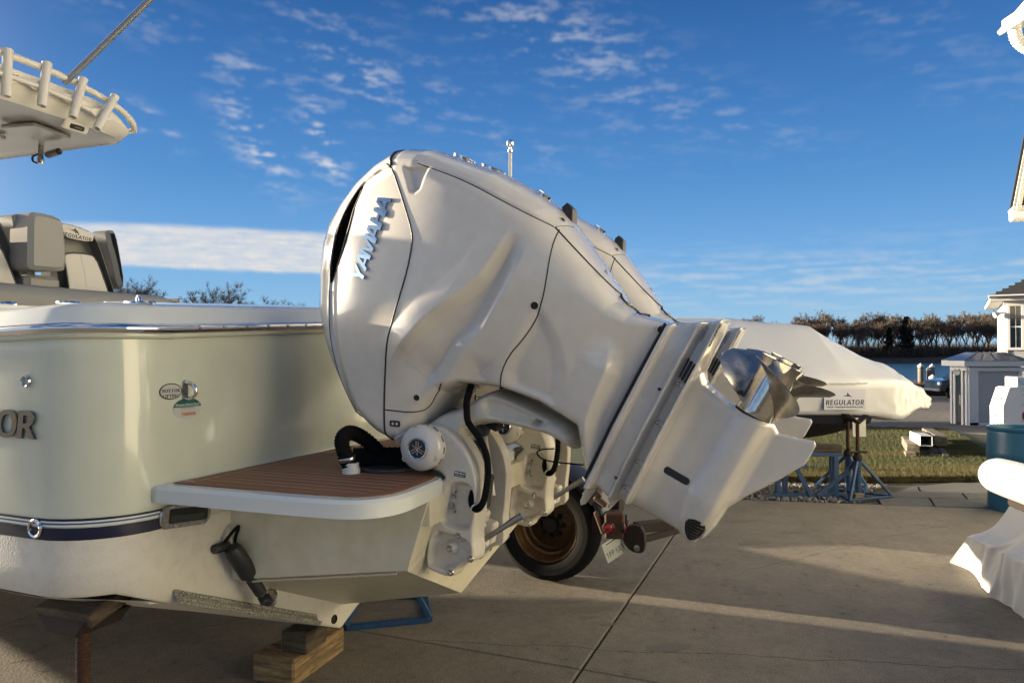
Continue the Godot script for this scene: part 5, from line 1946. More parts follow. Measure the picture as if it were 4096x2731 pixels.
func bracket(o: Node3D) -> void:
	# clamp brackets: one each side, bolted to the pod
	var out := PackedVector2Array([V(0.058, 1.148), V(0.027, 1.125), V(0.007, 1.098), V(-0.010, 0.98), V(-0.037, 0.790), V(0.02, 0.772), V(0.066, 0.763), V(0.092, 0.770), V(0.112, 0.805), V(0.15, 0.828), V(0.180, 0.836), V(0.188, 0.865), V(0.182, 0.93), V(0.192, 1.0), V(0.197, 1.07), V(0.198, 1.139), V(0.182, 1.205), V(0.144, 1.271), V(0.088, 1.324), V(0.037, 1.348), V(-0.029, 1.342), V(-0.06, 1.30), V(-0.06, 1.22), V(-0.02, 1.17)])
	var upper := chaikin(PackedVector2Array([V(0.070, 1.121), V(0.118, 1.134), V(0.160, 1.127), V(0.178, 1.10), V(0.183, 1.057), V(0.175, 1.011), V(0.163, 0.96), V(0.137, 0.948), V(0.087, 0.949), V(0.042, 0.967), V(0.045, 1.005), V(0.058, 1.075)]))
	var lower := chaikin(PackedVector2Array([V(0.01, 0.949), V(0.074, 0.936), V(0.118, 0.930), V(0.155, 0.918), V(0.168, 0.893), V(0.168, 0.862), V(0.152, 0.841), V(0.113, 0.822), V(0.093, 0.790), V(-0.015, 0.802), V(-0.014, 0.815)]))
	var bowl := chaikin(PackedVector2Array([V(0.055, 0.985), V(0.15, 0.985), V(0.15, 0.955), V(0.09, 0.953), V(0.05, 0.97)]))
	out = chaikin(out, 1)
	var bolts := [[0.114, 0.929], [0.078, 0.878], [0.165, 0.850], [0.082, 0.790]]
	var thick := func(p: Vector2) -> float:
		var w := 0.178 + 0.012 * smoothstep(1.1, 1.3, p.y)
		w += dent(p, upper, 0.034, 0.016)
		w += dent(p, lower, 0.028, 0.015)
		for b in bolts: w = maxf(w, 0.178 - 0.010 * smoothstep(0.008, 0.022, p.distance_to(V(b[0], b[1]))) - 0.03 * smoothstep(0.02, 0.03, p.distance_to(V(b[0], b[1]))))
		return w
	var rel := relief(out, same(out.size(), 0.016), thick, 0.0046, 0.10, 2.2)
	for side in [1.0, -1.0]:
		var ms := rel.meshes(func(_c): return "clamp_bracket", func(p, w): return E(p.x, p.y, w), side)
		var cb := obj("clamp_bracket", ms["clamp_bracket"], M.cast, o)
		# inner face, ribbed
		var s := st()
		var q := PackedVector2Array()
		for p in out: q.append(V(p.x, p.y - EH))
		prism(s, q, Transform3D(Basis(Vector3.RIGHT, Vector3.UP, Vector3(0, 0, -side)) if side > 0.0 else Basis(), P3(0, 0, 0.1005 * side)), 0.010, 0.003)
		obj("inner_web", s, M.cast, cb)
		for k in 12:
			s = st()
			rbox(s, Transform3D(Basis(Vector3(0, 0, 1), -0.9), E(0.075 + 0.004 * k, 0.86 + 0.022 * k, 0.088 * side)), P3(0.055, 0.004, 0.006), 0.001)
			obj("rib", s, M.cast, cb)
		for b in bolts:
			s = st()
			var x := Transform3D(Basis(Vector3.RIGHT, side * PI / 2), E(b[0], b[1], 0.178 * side))
			lathe(s, x, PackedVector2Array([V(0.0135, -0.004), V(0.0135, 0.002), V(0.0125, 0.0035), V(0.009, 0.0035)]), 18)
			lathe(s, x, PackedVector2Array([V(0.0088, 0.003), V(0.0088, 0.0105), V(0.0075, 0.012), V(0.0001, 0.012)]), 6)
			obj("mount_bolt", s, M.steel, cb)
		if side < 0.0: continue
		for b in [[0.085, 1.07, 0.010], [0.077, 1.032, 0.013], [0.088, 1.012, 0.006], [0.093, 1.088, 0.006]]:
			s = st()
			lathe(s, Transform3D(Basis(Vector3.RIGHT, PI / 2).scaled(Vector3(0.7, 1, 1)), E(b[0], b[1], 0.150)), PackedVector2Array([V(b[2], 0.0), V(b[2] * 0.9, 0.010), V(0.0001, 0.011)]), 10)
			obj("plug", s, M.anode, cb)
		# rating plate
		s = st()
		var lp := Transform3D(Basis(Vector3(0, 0, 1), -0.12), E(0.124, 1.160, 0.1795))
		prism(s, round_rect(0.054, 0.025, 0.003), lp, 0.0012)
		var rp := obj("rating_plate", s, M.sign_silver, cb)
		s = st()
		prism(s, round_rect(0.046, 0.020, 0.002), lp * Transform3D(Basis(), P3(-0.001, 0, 0.001)), 0.0010)
		obj("plate_face", s, M.black, rp)
		for e in [[-0.013, 0.003, 0.016, 0.008], [0.004, 0.003, 0.012, 0.008], [0.016, 0.003, 0.008, 0.006], [0.0, -0.006, 0.038, 0.0025]]:
			s = st()
			rbox(s, lp * Transform3D(Basis(), P3(e[0] - 0.001, e[1], 0.0024)), P3(e[2], e[3], 0.0008), 0.0002)
			obj("print", s, M.sign_silver, rp)
	# the emblem disc on the tilt tube
	var hub := E(-0.018, 1.256, 0)
	var s := st()
	var zx := Transform3D(Basis(Vector3.RIGHT, PI / 2), hub + P3(0, 0, 0.175))
	lathe(s, zx, PackedVector2Array([V(0.086, -0.02), V(0.086, 0.050), V(0.084, 0.056), V(0.078, 0.062), V(0.056, 0.075), V(0.046, 0.078), V(0.043, 0.078), V(0.041, 0.074), V(0.0001, 0.074)]), 44)
	var cap := obj("tilt_cap", s, M.shell, o)
	for a in 12:
		var th := TAU * a / 12.0 + 0.1
		if sin(th) > 0.9 and false: continue
		s = st()
		rbox(s, zx * Transform3D(Basis(Vector3.UP, -th), Vector3.ZERO) * Transform3D(Basis(), P3(0.0845, 0.026, 0)), P3(0.005, 0.008, 0.024), 0.001)
		obj("vent_notch", s, M.black, cap)
	for th in [-1.75, 0.45, 2.55]:
		s = st()
		var c := zx * P3(cos(th) * 0.073, 0.058, sin(th) * 0.073)
		lathe(s, Transform3D(Basis(Vector3.RIGHT, PI / 2), c), PackedVector2Array([V(0.0115, -0.02), V(0.0115, 0.007), V(0.0095, 0.007), V(0.0090, -0.002), V(0.0001, -0.002)]), 16)
		var so := obj("screw_socket", s, M.shell, cap)
		s = st()
		lathe(s, Transform3D(Basis(Vector3.RIGHT, PI / 2), c), PackedVector2Array([V(0.0085, -0.001), V(0.0085, 0.001), V(0.006, 0.0015), V(0.0001, 0.0015)]), 12)
		obj("screw", s, M.gasket, so)
	s = st()
	lathe(s, zx, PackedVector2Array([V(0.0395, 0.0735), V(0.0395, 0.0765), V(0.0375, 0.0785), V(0.035, 0.0775), V(0.0345, 0.076)]), 36)
	var em := obj("emblem_ring", s, M.chrome, cap)
	s = st()
	lathe(s, zx, PackedVector2Array([V(0.036, 0.0765), V(0.0001, 0.0768)]), 32)
	obj("emblem_field", s, M.badge_blue, em)
	# three crossed forks
	var face := Transform3D(Basis(), hub + P3(0, 0, 0.175 + 0.0772))
	for k in 3:
		var q := face * Transform3D(Basis(Vector3(0, 0, 1), PI / 2 + k * TAU / 3.0), Vector3.ZERO)
		s = st()
		for e in [[-0.0045, 0.016, 0.0024, 0.026], [0.0045, 0.016, 0.0024, 0.026], [0.0, 0.004, 0.0114, 0.0026], [0.0, -0.010, 0.0026, 0.028]]:
			rbox(s, q * Transform3D(Basis(), P3(e[1], e[0], 0)) if e[2] < 0.01 and e[3] > 0.01 else q * Transform3D(Basis(), P3(e[1], e[0], 0)), P3(e[3], e[2], 0.0012), 0.0002)
		obj("fork", s, M.chrome, em)
	# swivel arm from the tilt tube to the leg
	var sw := PackedVector2Array([V(0.098, 1.405), V(0.16, 1.445), V(0.221, 1.474), V(0.257, 1.467), V(0.403, 1.406), V(0.540, 1.338), V(0.540, 1.250), V(0.510, 1.268), V(0.479, 1.287), V(0.44, 1.305), V(0.391, 1.317), V(0.30, 1.335), V(0.234, 1.345), V(0.165, 1.335), V(0.120, 1.31), V(0.10, 1.27), V(0.06, 1.22), V(-0.02, 1.19), V(-0.07, 1.25), V(-0.05, 1.34), V(0.02, 1.385)])
	var swp := chaikin(sw, 1)
	var web := chaikin(PackedVector2Array([V(0.19, 1.44), V(0.25, 1.452), V(0.40, 1.392), V(0.47, 1.355), V(0.44, 1.335), V(0.36, 1.352), V(0.25, 1.366), V(0.205, 1.385)]))
	var th2 := func(p: Vector2) -> float:
		return 0.155 - 0.03 * smoothstep(0.15, 0.55, p.x) + dent(p, web, 0.022, 0.02) + dent(p, chaikin_cache(), 0.03, 0.008)
	var rel2 := relief(swp, same(swp.size(), 0.03), th2, 0.006, 0.0, 2.3)
	for side in [1.0, -1.0]:
		obj("swivel_arm", rel2.meshes(func(_c): return "a", func(p, w): return E(p.x, p.y, w), side)["a"], M.cast, o)
	# between the brackets: ram, pump, tank and plumbing
	s = st()
	tube(s, PackedVector3Array([E(0.12, 0.862, 0.045), E(0.262, 0.957, 0.045)]), 0.0115, 14)
	tube(s, PackedVector3Array([E(0.262, 0.957, 0.045), E(0.322, 0.997, 0.045)]), 0.0135, 14)
	obj("tilt_ram", s, M.alloy, o)
	s = st()
	lathe(s, Transform3D(frame_y(P3(0.83, 0.56, 0)), E(0.075, 0.83, 0.045)), PackedVector2Array([V(0.03, 0.0), V(0.032, 0.06), V(0.030, 0.10), V(0.026, 0.108), V(0.013, 0.108)]), 18)
	obj("ram_cylinder", s, M.cast, o)
	s = st()
	rbox(s, Transform3D(Basis(Vector3(0, 0, 1), -0.15), E(0.135, 1.075, 0.03)), P3(0.085, 0.135, 0.07), 0.008)
	var tank := obj("fluid_tank", s, M.plastic, o)
	s = st()
	rbox(s, Transform3D(Basis(Vector3(0, 0, 1), -0.15), E(0.128, 1.150, 0.03)), P3(0.06, 0.03, 0.05), 0.008)
	obj("tank_neck", s, M.plastic, tank)
	for e in [[0.13, 0.975, 0.02, 0.06, 0.05, 0.08], [0.115, 0.92, 0.05, 0.07, 0.05, 0.06], [0.15, 0.90, -0.03, 0.05, 0.09, 0.06], [0.10, 0.865, 0.0, 0.06, 0.05, 0.12], [0.155, 0.945, 0.05, 0.03, 0.025, 0.03]]:
		s = st()
		rbox(s, Transform3D(Basis(Vector3(0, 0, 1), rng.randf_range(-0.5, 0.3)), E(e[0], e[1], e[2])), P3(e[3], e[4], e[5]), 0.008)
		obj("valve_block", s, M.cast, o)
	for e in [[0.135, 0.985, 0.06], [0.105, 0.905, 0.085], [0.16, 0.86, 0.07], [0.145, 0.925, 0.09]]:
		s = st()
		lathe(s, Transform3D(frame_y(P3(0.3, 0.3, 1)), E(e[0], e[1], e[2])), PackedVector2Array([V(0.009, 0.0), V(0.009, 0.012), V(0.006, 0.014), V(0.0001, 0.014)]), 6)
		obj("fitting", s, M.steel, o)
	s = st()
	tube(s, spline(PackedVector3Array([E(0.12, 0.955, 0.07), E(0.165, 0.965, 0.075), E(0.175, 0.945, 0.075), E(0.13, 0.94, 0.07)])), 0.004, 6)
	obj("brake_pipe", s, M.cast, o)
	s = st()
	for e in [[0.10, 1.28, 0.14, 1.02, 0.0], [0.115, 1.30, 0.155, 1.04, -0.05]]:
		tube(s, PackedVector3Array([E(e[0], e[1], e[4]), E(e[2], e[3], e[4])]), 0.014, 10)
	obj("trim_strut", s, M.cast, o)
	for e in [[0.17, 1.315, 0.08, 0.05, 0.035, 0.04], [0.19, 1.33, 0.02, 0.06, 0.03, 0.05], [0.135, 1.245, 0.06, 0.04, 0.05, 0.03]]:
		s = st()
		rbox(s, Transform3D(Basis(Vector3(0, 0, 1), -0.4), E(e[0], e[1], e[2])), P3(e[3], e[4], e[5]), 0.006)
		obj("sensor", s, M.plastic, o)
	# corrugated loom
	var loom := PackedVector3Array()
	for p in [[0.148, 1.50, 0.13], [0.150, 1.44, 0.175], [0.153, 1.40, 0.185], [0.163, 1.354, 0.19], [0.200, 1.300, 0.18], [0.226, 1.236, 0.17], [0.230, 1.164, 0.165], [0.220, 1.081, 0.17], [0.207, 1.047, 0.18], [0.190, 1.037, 0.18], [0.172, 1.047, 0.172], [0.162, 1.068, 0.160], [0.160, 1.090, 0.140]]: loom.append(E(p[0], p[1], p[2]))
	var lp2 := spline(loom, 22)
	var rads := []
	for i in lp2.size(): rads.append(0.0128 + 0.0016 * (1.0 if i % 3 == 0 else -0.4))
	s = st()
	tube(s, lp2, rads, 10)
	var lo := obj("wiring_loom", s, M.rubber, o)
	s = st()
	tube(s, PackedVector3Array([lp2[lp2.size() - 58], lp2[lp2.size() - 52]]), 0.0148, 12)
	obj("tape_band", s, M.trim_white, lo)
	s = st()
	tube(s, spline(PackedVector3Array([E(0.45, 1.255, 0.05), E(0.40, 1.25, 0.06), E(0.385, 1.235, 0.06), E(0.41, 1.215, 0.06), E(0.47, 1.205, 0.05), E(0.56, 1.20, 0.04)])), 0.003, 6)
	obj("ground_wire", s, M.rubber, o)
	s = st()
	lathe(s, Transform3D(frame_y(Vector3(0, 0, 1)), E(-0.018, 1.256, -0.20)), PackedVector2Array([V(0.0001, 0.0), V(0.08, 0.0), V(0.085, 0.03), V(0.06, 0.06), V(0.05, 0.36), V(0.05, 0.38)]), 24)
	obj("tilt_tube", s, M.cast, o)

var _dimple := PackedVector2Array()
func chaikin_cache() -> PackedVector2Array:
	if _dimple.is_empty():
		_dimple = ellipse(0.020, 0.013, 14)
		for i in _dimple.size(): _dimple[i] += V(0.405, 1.355)
	return _dimple

# ---------------------------------------------------------------- things in the yard
func yard() -> void:
	stands()
	hose()
	trailer()
	wrapped_boat()
	right_side()

func bw(r: float, h: float, p: float) -> Vector3:
	return BOAT_AT + Basis(Vector3.UP, YAW) * P3(r, h, p)

func stands() -> void:
	# screw stand under the port quarter
	var at := bw(-1.10, 0, 1.17)
	var t := thing("boat_stand", "rusty screw stand with dark wooden pad under the port corner of the hull", "boat stand", at, YAW)
	var s := st()
	var pts := PackedVector3Array()
	var rads := []
	for k in 150:
		pts.append(P3(0, 0.12 + k * 0.0035, 0))
		rads.append(0.0225 + 0.0028 * sin(k * 1.9))
	tube(s, pts, rads, 14)
	obj("screw_rod", s, M.rust, t)
	s = st()
	tube(s, PackedVector3Array([P3(0, 0.0, 0), P3(0, 0.30, 0)]), 0.036, 14)
	var leg := obj("stand_tube", s, M.rust_dark, t)
	for k in 3:
		var a := k * TAU / 3 + 0.5
		s = st()
		bar(s, P3(0, 0.26, 0), P3(cos(a) * 0.42, 0.015, sin(a) * 0.42), 0.035, 0.035)
		obj("leg", s, M.rust_dark, t)
	s = st()
	rbox(s, Transform3D(Basis(), P3(0, 0.34, 0)), P3(0.20, 0.018, 0.03), 0.004)
	obj("screw_handle", s, M.rust_dark, t)
	s = st()
	prism(s, PackedVector2Array([V(-0.12, 0.055), V(-0.07, 0.0), V(0.07, 0.0), V(0.12, 0.06)]), Transform3D(Basis(), P3(0.02, 0.635, -0.08)), 0.18, 0.004)
	obj("steel_cradle", s, M.rust_dark, t)
	s = st()
	rbox(s, Transform3D(Basis(Vector3(0, 0, 1), 0.03) * Basis(Vector3(1, 0, 0), 0.30), P3(0.02, 0.722, 0.0)), P3(0.27, 0.055, 0.20), 0.006)
	obj("wooden_pad", s, M.wood_dark, t)
	# keel blocks
	t = thing("timber_block", "large weathered timber block under the keel, nails and dark end grain", "wood block", bw(-0.90, 0, 0.05), YAW)
	s = st()
	rbox(s, Transform3D(Basis(Vector3.UP, 0.06), P3(-0.195, 0.065, -0.085)), P3(0.235, 0.13, 0.45), 0.008)
	obj("timber", s, M.wood_post, t)
	s = st()
	rbox(s, Transform3D(Basis(Vector3.UP, 0.06), P3(-0.183, 0.066, 0.1415)), P3(0.222, 0.118, 0.004), 0.001)
	obj("end_grain", s, M.wood_post, t)
	var sm := thing("timber_chock", "small dark timber chock on top of the large block, touching the keel", "wood block", bw(-0.90, 0.1305, 0.03), YAW)
	s = st()
	rbox(s, Transform3D(Basis(Vector3.UP, 0.04), P3(-0.125, 0.051, -0.0)), P3(0.15, 0.100, 0.17), 0.006)
	obj("timber", s, M.wood_dark, sm)
	# blue tripod behind the pod
	t = thing("folding_stand", "low blue steel tripod stand on the concrete behind the motor pod", "boat stand", P3(-0.77, 0, -4.45), 0.1)
	var c := [P3(-0.22, 0.014, 0.27), P3(0.26, 0.014, 0.19), P3(0.22, 0.014, -0.22), P3(-0.25, 0.014, -0.26)]
	for k in 4:
		s = st()
		bar(s, c[k], c[(k + 1) % 4], 0.036, 0.036)
		obj("base_bar", s, M.blue_paint, t)
		s = st()
		bar(s, c[k] + P3(0, 0.012, 0), P3(0.02 * (1 if c[k].x > 0 else -1), 0.42, 0.02 * (1 if c[k].z > 0 else -1)), 0.034, 0.034)
		obj("leg", s, M.blue_paint, t)
	s = st()
	tube(s, PackedVector3Array([P3(0, 0.30, 0), P3(0, 0.52, 0)]), 0.026)
	obj("post", s, M.blue_paint, t)

func hose() -> void:
	var t := thing("bilge_hose", "short black corrugated hose clamped to a white spigot on the swim platform", "hose", bw(-0.31, 1.149, 0.665), YAW)
	var s := st()
	var q := spline(PackedVector3Array([P3(0, 0.02, 0), P3(-0.014, 0.065, 0.010), P3(-0.026, 0.105, 0.016), P3(-0.030, 0.135, 0.006), P3(-0.026, 0.150, -0.030), P3(-0.010, 0.135, -0.075), P3(0.02, 0.10, -0.11), P3(0.05, 0.06, -0.13)]), 12)
	var rads := []
	for k in q.size(): rads.append(0.0285 + 0.0024 * sin(k * 2.1))
	tube(s, q, rads, 18)
	obj("corrugated_tube", s, M.rubber, t)
	s = st()
	lathe(s, Transform3D(Basis(), P3(0.004, -0.004, 0)), PackedVector2Array([V(0.034, 0.0), V(0.034, 0.02), V(0.030, 0.03), V(0.030, 0.045)]), 20)
	obj("spigot", s, M.trim_white, t)
	s = st()
	lathe(s, Transform3D(frame_y(P3(-0.17, 1, 0.17)), P3(-0.006, 0.048, 0.006)), PackedVector2Array([V(0.0355, 0.0), V(0.0368, 0.002), V(0.0368, 0.014), V(0.0355, 0.016)]), 24)
	obj("hose_clamp", s, M.steel, t)
	t = thing("suction_hose", "thick black corrugated hose lying across the swim platform behind the hatch", "hose", bw(-0.30, 1.149, 0.40), YAW)
	s = st()
	q = spline(PackedVector3Array([P3(-0.06, 0.042, 0.17), P3(0.05, 0.043, 0.11), P3(0.18, 0.042, 0.03), P3(0.30, 0.042, -0.06), P3(0.36, 0.042, -0.2)]), 22)
	rads = []
	for k in q.size(): rads.append(0.0395 + 0.0022 * sin(k * 2.1))
	tube(s, q, rads, 18)
	obj("corrugated_tube", s, M.rubber, t)

func trailer() -> void:
	var t := thing("boat_trailer", "rusty boat trailer with a bare steel wheel parked beyond the motors", "trailer", bw(-0.36, 0, -1.75), YAW)
	# wheel: axle along z (port)
	var ax := Transform3D(Basis(Vector3.RIGHT, PI / 2), P3(0, 0.376, -0.02))
	var s := st()
	lathe(s, ax, PackedVector2Array([V(0.222, -0.20), V(0.25, -0.21), V(0.33, -0.205), V(0.362, -0.17), V(0.374, -0.11), V(0.376, -0.06), V(0.374, -0.03), V(0.362, 0.02), V(0.345, 0.040), V(0.318, 0.050), V(0.312, 0.047), V(0.285, 0.051), V(0.278, 0.048), V(0.252, 0.046), V(0.230, 0.028), V(0.222, 0.012)]), 64)
	var w := Node3D.new()
	w.name = "wheel"
	t.add_child(w, true)
	obj("tyre", s, M.rubber, w)
	for k in 60:
		s = st()
		var a := TAU * k / 60.0
		var qx := ax * Transform3D(Basis(Vector3.UP, -a), Vector3.ZERO)
		rbox(s, qx * Transform3D(Basis(Vector3(1, 0, 0), 0.35), P3(0.3725, -0.06, 0)), P3(0.008, 0.07, 0.022), 0.002)
		obj("tread_block", s, M.rubber, w)
	s = st()
	lathe(s, ax, PackedVector2Array([V(0.236, 0.022), V(0.238, 0.030), V(0.230, 0.034), V(0.222, 0.028), V(0.214, 0.0), V(0.205, -0.010), V(0.200, -0.050), V(0.185, -0.060), V(0.178, -0.115), V(0.165, -0.128), V(0.10, -0.118), V(0.085, -0.112), V(0.0001, -0.112)]), 56)
	obj("rim", s, M.rim, w)
	s = st()
	lathe(s, ax, PackedVector2Array([V(0.060, -0.115), V(0.058, -0.075), V(0.050, -0.06), V(0.03, -0.052), V(0.0001, -0.052)]), 24)
	obj("hub", s, M.rust_dark, w)
	for k in 8:
		var a := TAU * k / 8.0
		s = st()
		lathe(s, ax * Transform3D(Basis(), P3(cos(a) * 0.085, -0.118, sin(a) * 0.085)), PackedVector2Array([V(0.021, 0.0), V(0.020, 0.012), V(0.013, 0.02), V(0.012, 0.045), V(0.0001, 0.046)]), 8)
		obj("wheel_nut", s, M.rust_dark, w)
	# mudguard
	s = st()
	var rows := []
	for z in [-0.24, 0.03]:
		var row := PackedVector3Array()
		for k in 15:
			var a := lerpf(2.7, 0.32, k / 14.0)
			row.append(P3(cos(a) * 0.45, 0.376 + sin(a) * 0.45, z))
		rows.append(row)
	for z in [0.032, 0.034]:
		var row := PackedVector3Array()
		for k in 15:
			var a := lerpf(2.7, 0.32, k / 14.0)
			row.append(P3(cos(a) * (0.45 - (z - 0.03) * 12.0), 0.376 + sin(a) * (0.45 - (z - 0.03) * 12.0), z))
		rows.append(row)
	mat("guard", P3(0.016, 0.024, 0.045), 0.45)
	obj("mudguard", sheet(rows), M.guard, t)
	# frame beams
	for e in [[P3(-3.5, 0.60, -0.35), P3(0.46, 0.50, -0.35), 0.10, 0.15], [P3(0.40, 0.44, 0.02), P3(0.40, 0.44, -0.40), 0.10, 0.12], [P3(-2.8, 0.72, -0.1), P3(0.38, 0.66, -0.05), 0.06, 0.10]]:
		s = st()
		bar(s, e[0], e[1], e[2], e[3])
		obj("frame_beam", s, M.rust if e[2] < 0.1 else M.rust_dark, t)
	# corner post with the lamps
	s = st()
	rbox(s, Transform3D(Basis(Vector3.UP, 0.25), P3(0.49, 0.445, 0.0)), P3(0.13, 0.17, 0.10), 0.012)
	var lb := obj("lamp_box", s, M.rust, t)
	for e in [[0.465, 0.435, 0.054, 0.25], [0.557, 0.435, 0.005, 1.82], [0.563, 0.470, -0.05, 1.82]]:
		s = st()
		var q := Transform3D(Basis(Vector3.UP, e[3]) * Basis(Vector3.RIGHT, PI / 2), P3(e[0], e[1], e[2]))
		lathe(s, q, PackedVector2Array([V(0.042, -0.01), V(0.042, 0.004), V(0.036, 0.008), V(0.028, 0.005)]), 20)
		var g := obj("lamp_seat", s, M.black, lb)
		s = st()
		lathe(s, q, PackedVector2Array([V(0.030, 0.004), V(0.022, 0.011), V(0.0001, 0.014)]), 18)
		obj("red_lens", s, M.lens_red, lb)
	s = st()
	rbox(s, Transform3D(Basis(Vector3(0, 0, 1), -0.6), P3(0.40, 0.60, 0.02)), P3(0.10, 0.035, 0.05), 0.01)
	rbox(s, Transform3D(Basis(Vector3(0, 0, 1), -1.2), P3(0.40, 0.46, 0.03)), P3(0.16, 0.03, 0.05), 0.01)
	obj("hinge_bracket", s, M.rust, t)
	s = st()
	rbox(s, Transform3D(Basis(Vector3(0, 0, 1), 0.75), P3(0.345, 0.64, 0.03)), P3(0.10, 0.10, 0.012), 0.003)
	obj("mud_flap", s, M.plastic, t)
	# swinging arm and its pivot plate, ram beyond it
	s = st()
	prism(s, chaikin(PackedVector2Array([V(0.54, 0.40), V(0.60, 0.46), V(0.69, 0.44), V(0.70, 0.29), V(0.66, 0.265), V(0.60, 0.275), V(0.545, 0.33)])), Transform3D(Basis(), P3(0, 0, -0.06)), 0.05, 0.005)
	obj("pivot_plate", s, M.rust_dark, t)
	s = st()
	lathe(s, Transform3D(Basis(Vector3.RIGHT, PI / 2), P3(0.645, 0.305, -0.01)), PackedVector2Array([V(0.022, 0.0), V(0.022, 0.018), V(0.0001, 0.02)]), 12)
	obj("pivot_pin", s, M.steel, t)
	for e in [[P3(0.60, 0.40, -0.16), P3(0.92, 0.37, -0.62), 0.07, 0.06], [P3(0.64, 0.33, -0.10), P3(0.86, 0.335, -0.5), 0.04, 0.04]]:
		s = st()
		bar(s, e[0], e[1], e[2], e[3])
		obj("tail_arm", s, M.rust_dark, t)
	# number plate, hanging askew
	var pl := Transform3D(Basis(Vector3.UP, 0.82) * Basis(Vector3(0, 0, 1), 0.42) * Basis(Vector3.RIGHT, 0.08), P3(0.492, 0.292, 0.015))
	s = st()
	rbox(s, pl, P3(0.155, 0.145, 0.003), 0.001)
	var np := obj("number_plate", s, M.plate_white, t)
	write("print", "1PP 683", 0.040, 0.001, pl * Transform3D(Basis(), P3(0, -0.022, 0.002)), M.plate_green, np, false, 0.0, 0.72)
	s = st()
	rbox(s, pl * Transform3D(Basis(), P3(0, 0.056, 0.002)), P3(0.10, 0.007, 0.001), 0.0002)
	obj("print", s, M.plate_green, np)
	s = st()
	rbox(s, pl * Transform3D(Basis(), P3(0.062, -0.058, 0.002)), P3(0.022, 0.02, 0.001), 0.0002)
	mat("sticker_yellow", P3(0.45, 0.38, 0.06), 0.5)
	obj("sticker", s, M.sticker_yellow, np)

func screw_stand(label: String, at: Vector3, turn: float, high: float, source: Node3D = null) -> Node3D:
	if source:
		var c := spare(source, label)
		c.position = at
		c.rotation.y = turn
		return c
	var t := thing("tripod_stand", label, "boat stand", at, turn, "blue tripod stands under the wrapped boat")
	var s := st()
	tube(s, PackedVector3Array([P3(0, 0.02, 0), P3(0, 0.46, 0)]), 0.036, 14)
	obj("post", s, M.blue_paint, t)
	s = st()
	lathe(s, Transform3D(Basis(), P3(0, 0.405, 0)), PackedVector2Array([V(0.038, 0.0), V(0.05, 0.008), V(0.05, 0.045), V(0.042, 0.06), V(0.03, 0.08)]), 16)
	obj("collar", s, M.rust_dark, t)
	s = st()
	tube(s, PackedVector3Array([P3(0, 0.44, 0), P3(0, high - 0.05, 0)]), 0.020, 12)
	obj("screw_rod", s, M.rust, t)
	s = st()
	tube(s, PackedVector3Array([P3(-0.10, 0.50, 0.03), P3(0, 0.505, 0.035), P3(0.10, 0.50, 0.03)]), 0.013, 8)
	obj("screw_handle", s, M.rust_dark, t)
	for k in 3:
		var a := k * TAU / 3 + 0.35
		var f := P3(cos(a) * 0.36, 0.02, sin(a) * 0.36)
		s = st()
		bar(s, P3(cos(a) * 0.03, 0.40, sin(a) * 0.03), f, 0.03, 0.03)
		obj("leg", s, M.blue_paint, t)
		s = st()
		bar(s, f, P3(cos(a + TAU / 3) * 0.36, 0.02, sin(a + TAU / 3) * 0.36), 0.022, 0.028)
		obj("base_bar", s, M.blue_paint, t)
	for sg in [-1.0, 1.0]:
		s = st()
		rbox(s, Transform3D(Basis(Vector3(0, 0, 1), sg * 0.62), P3(sg * 0.052, high, 0)), P3(0.15, 0.018, 0.09), 0.003)
		obj("cradle_plate", s, M.rust_dark, t)
	return t

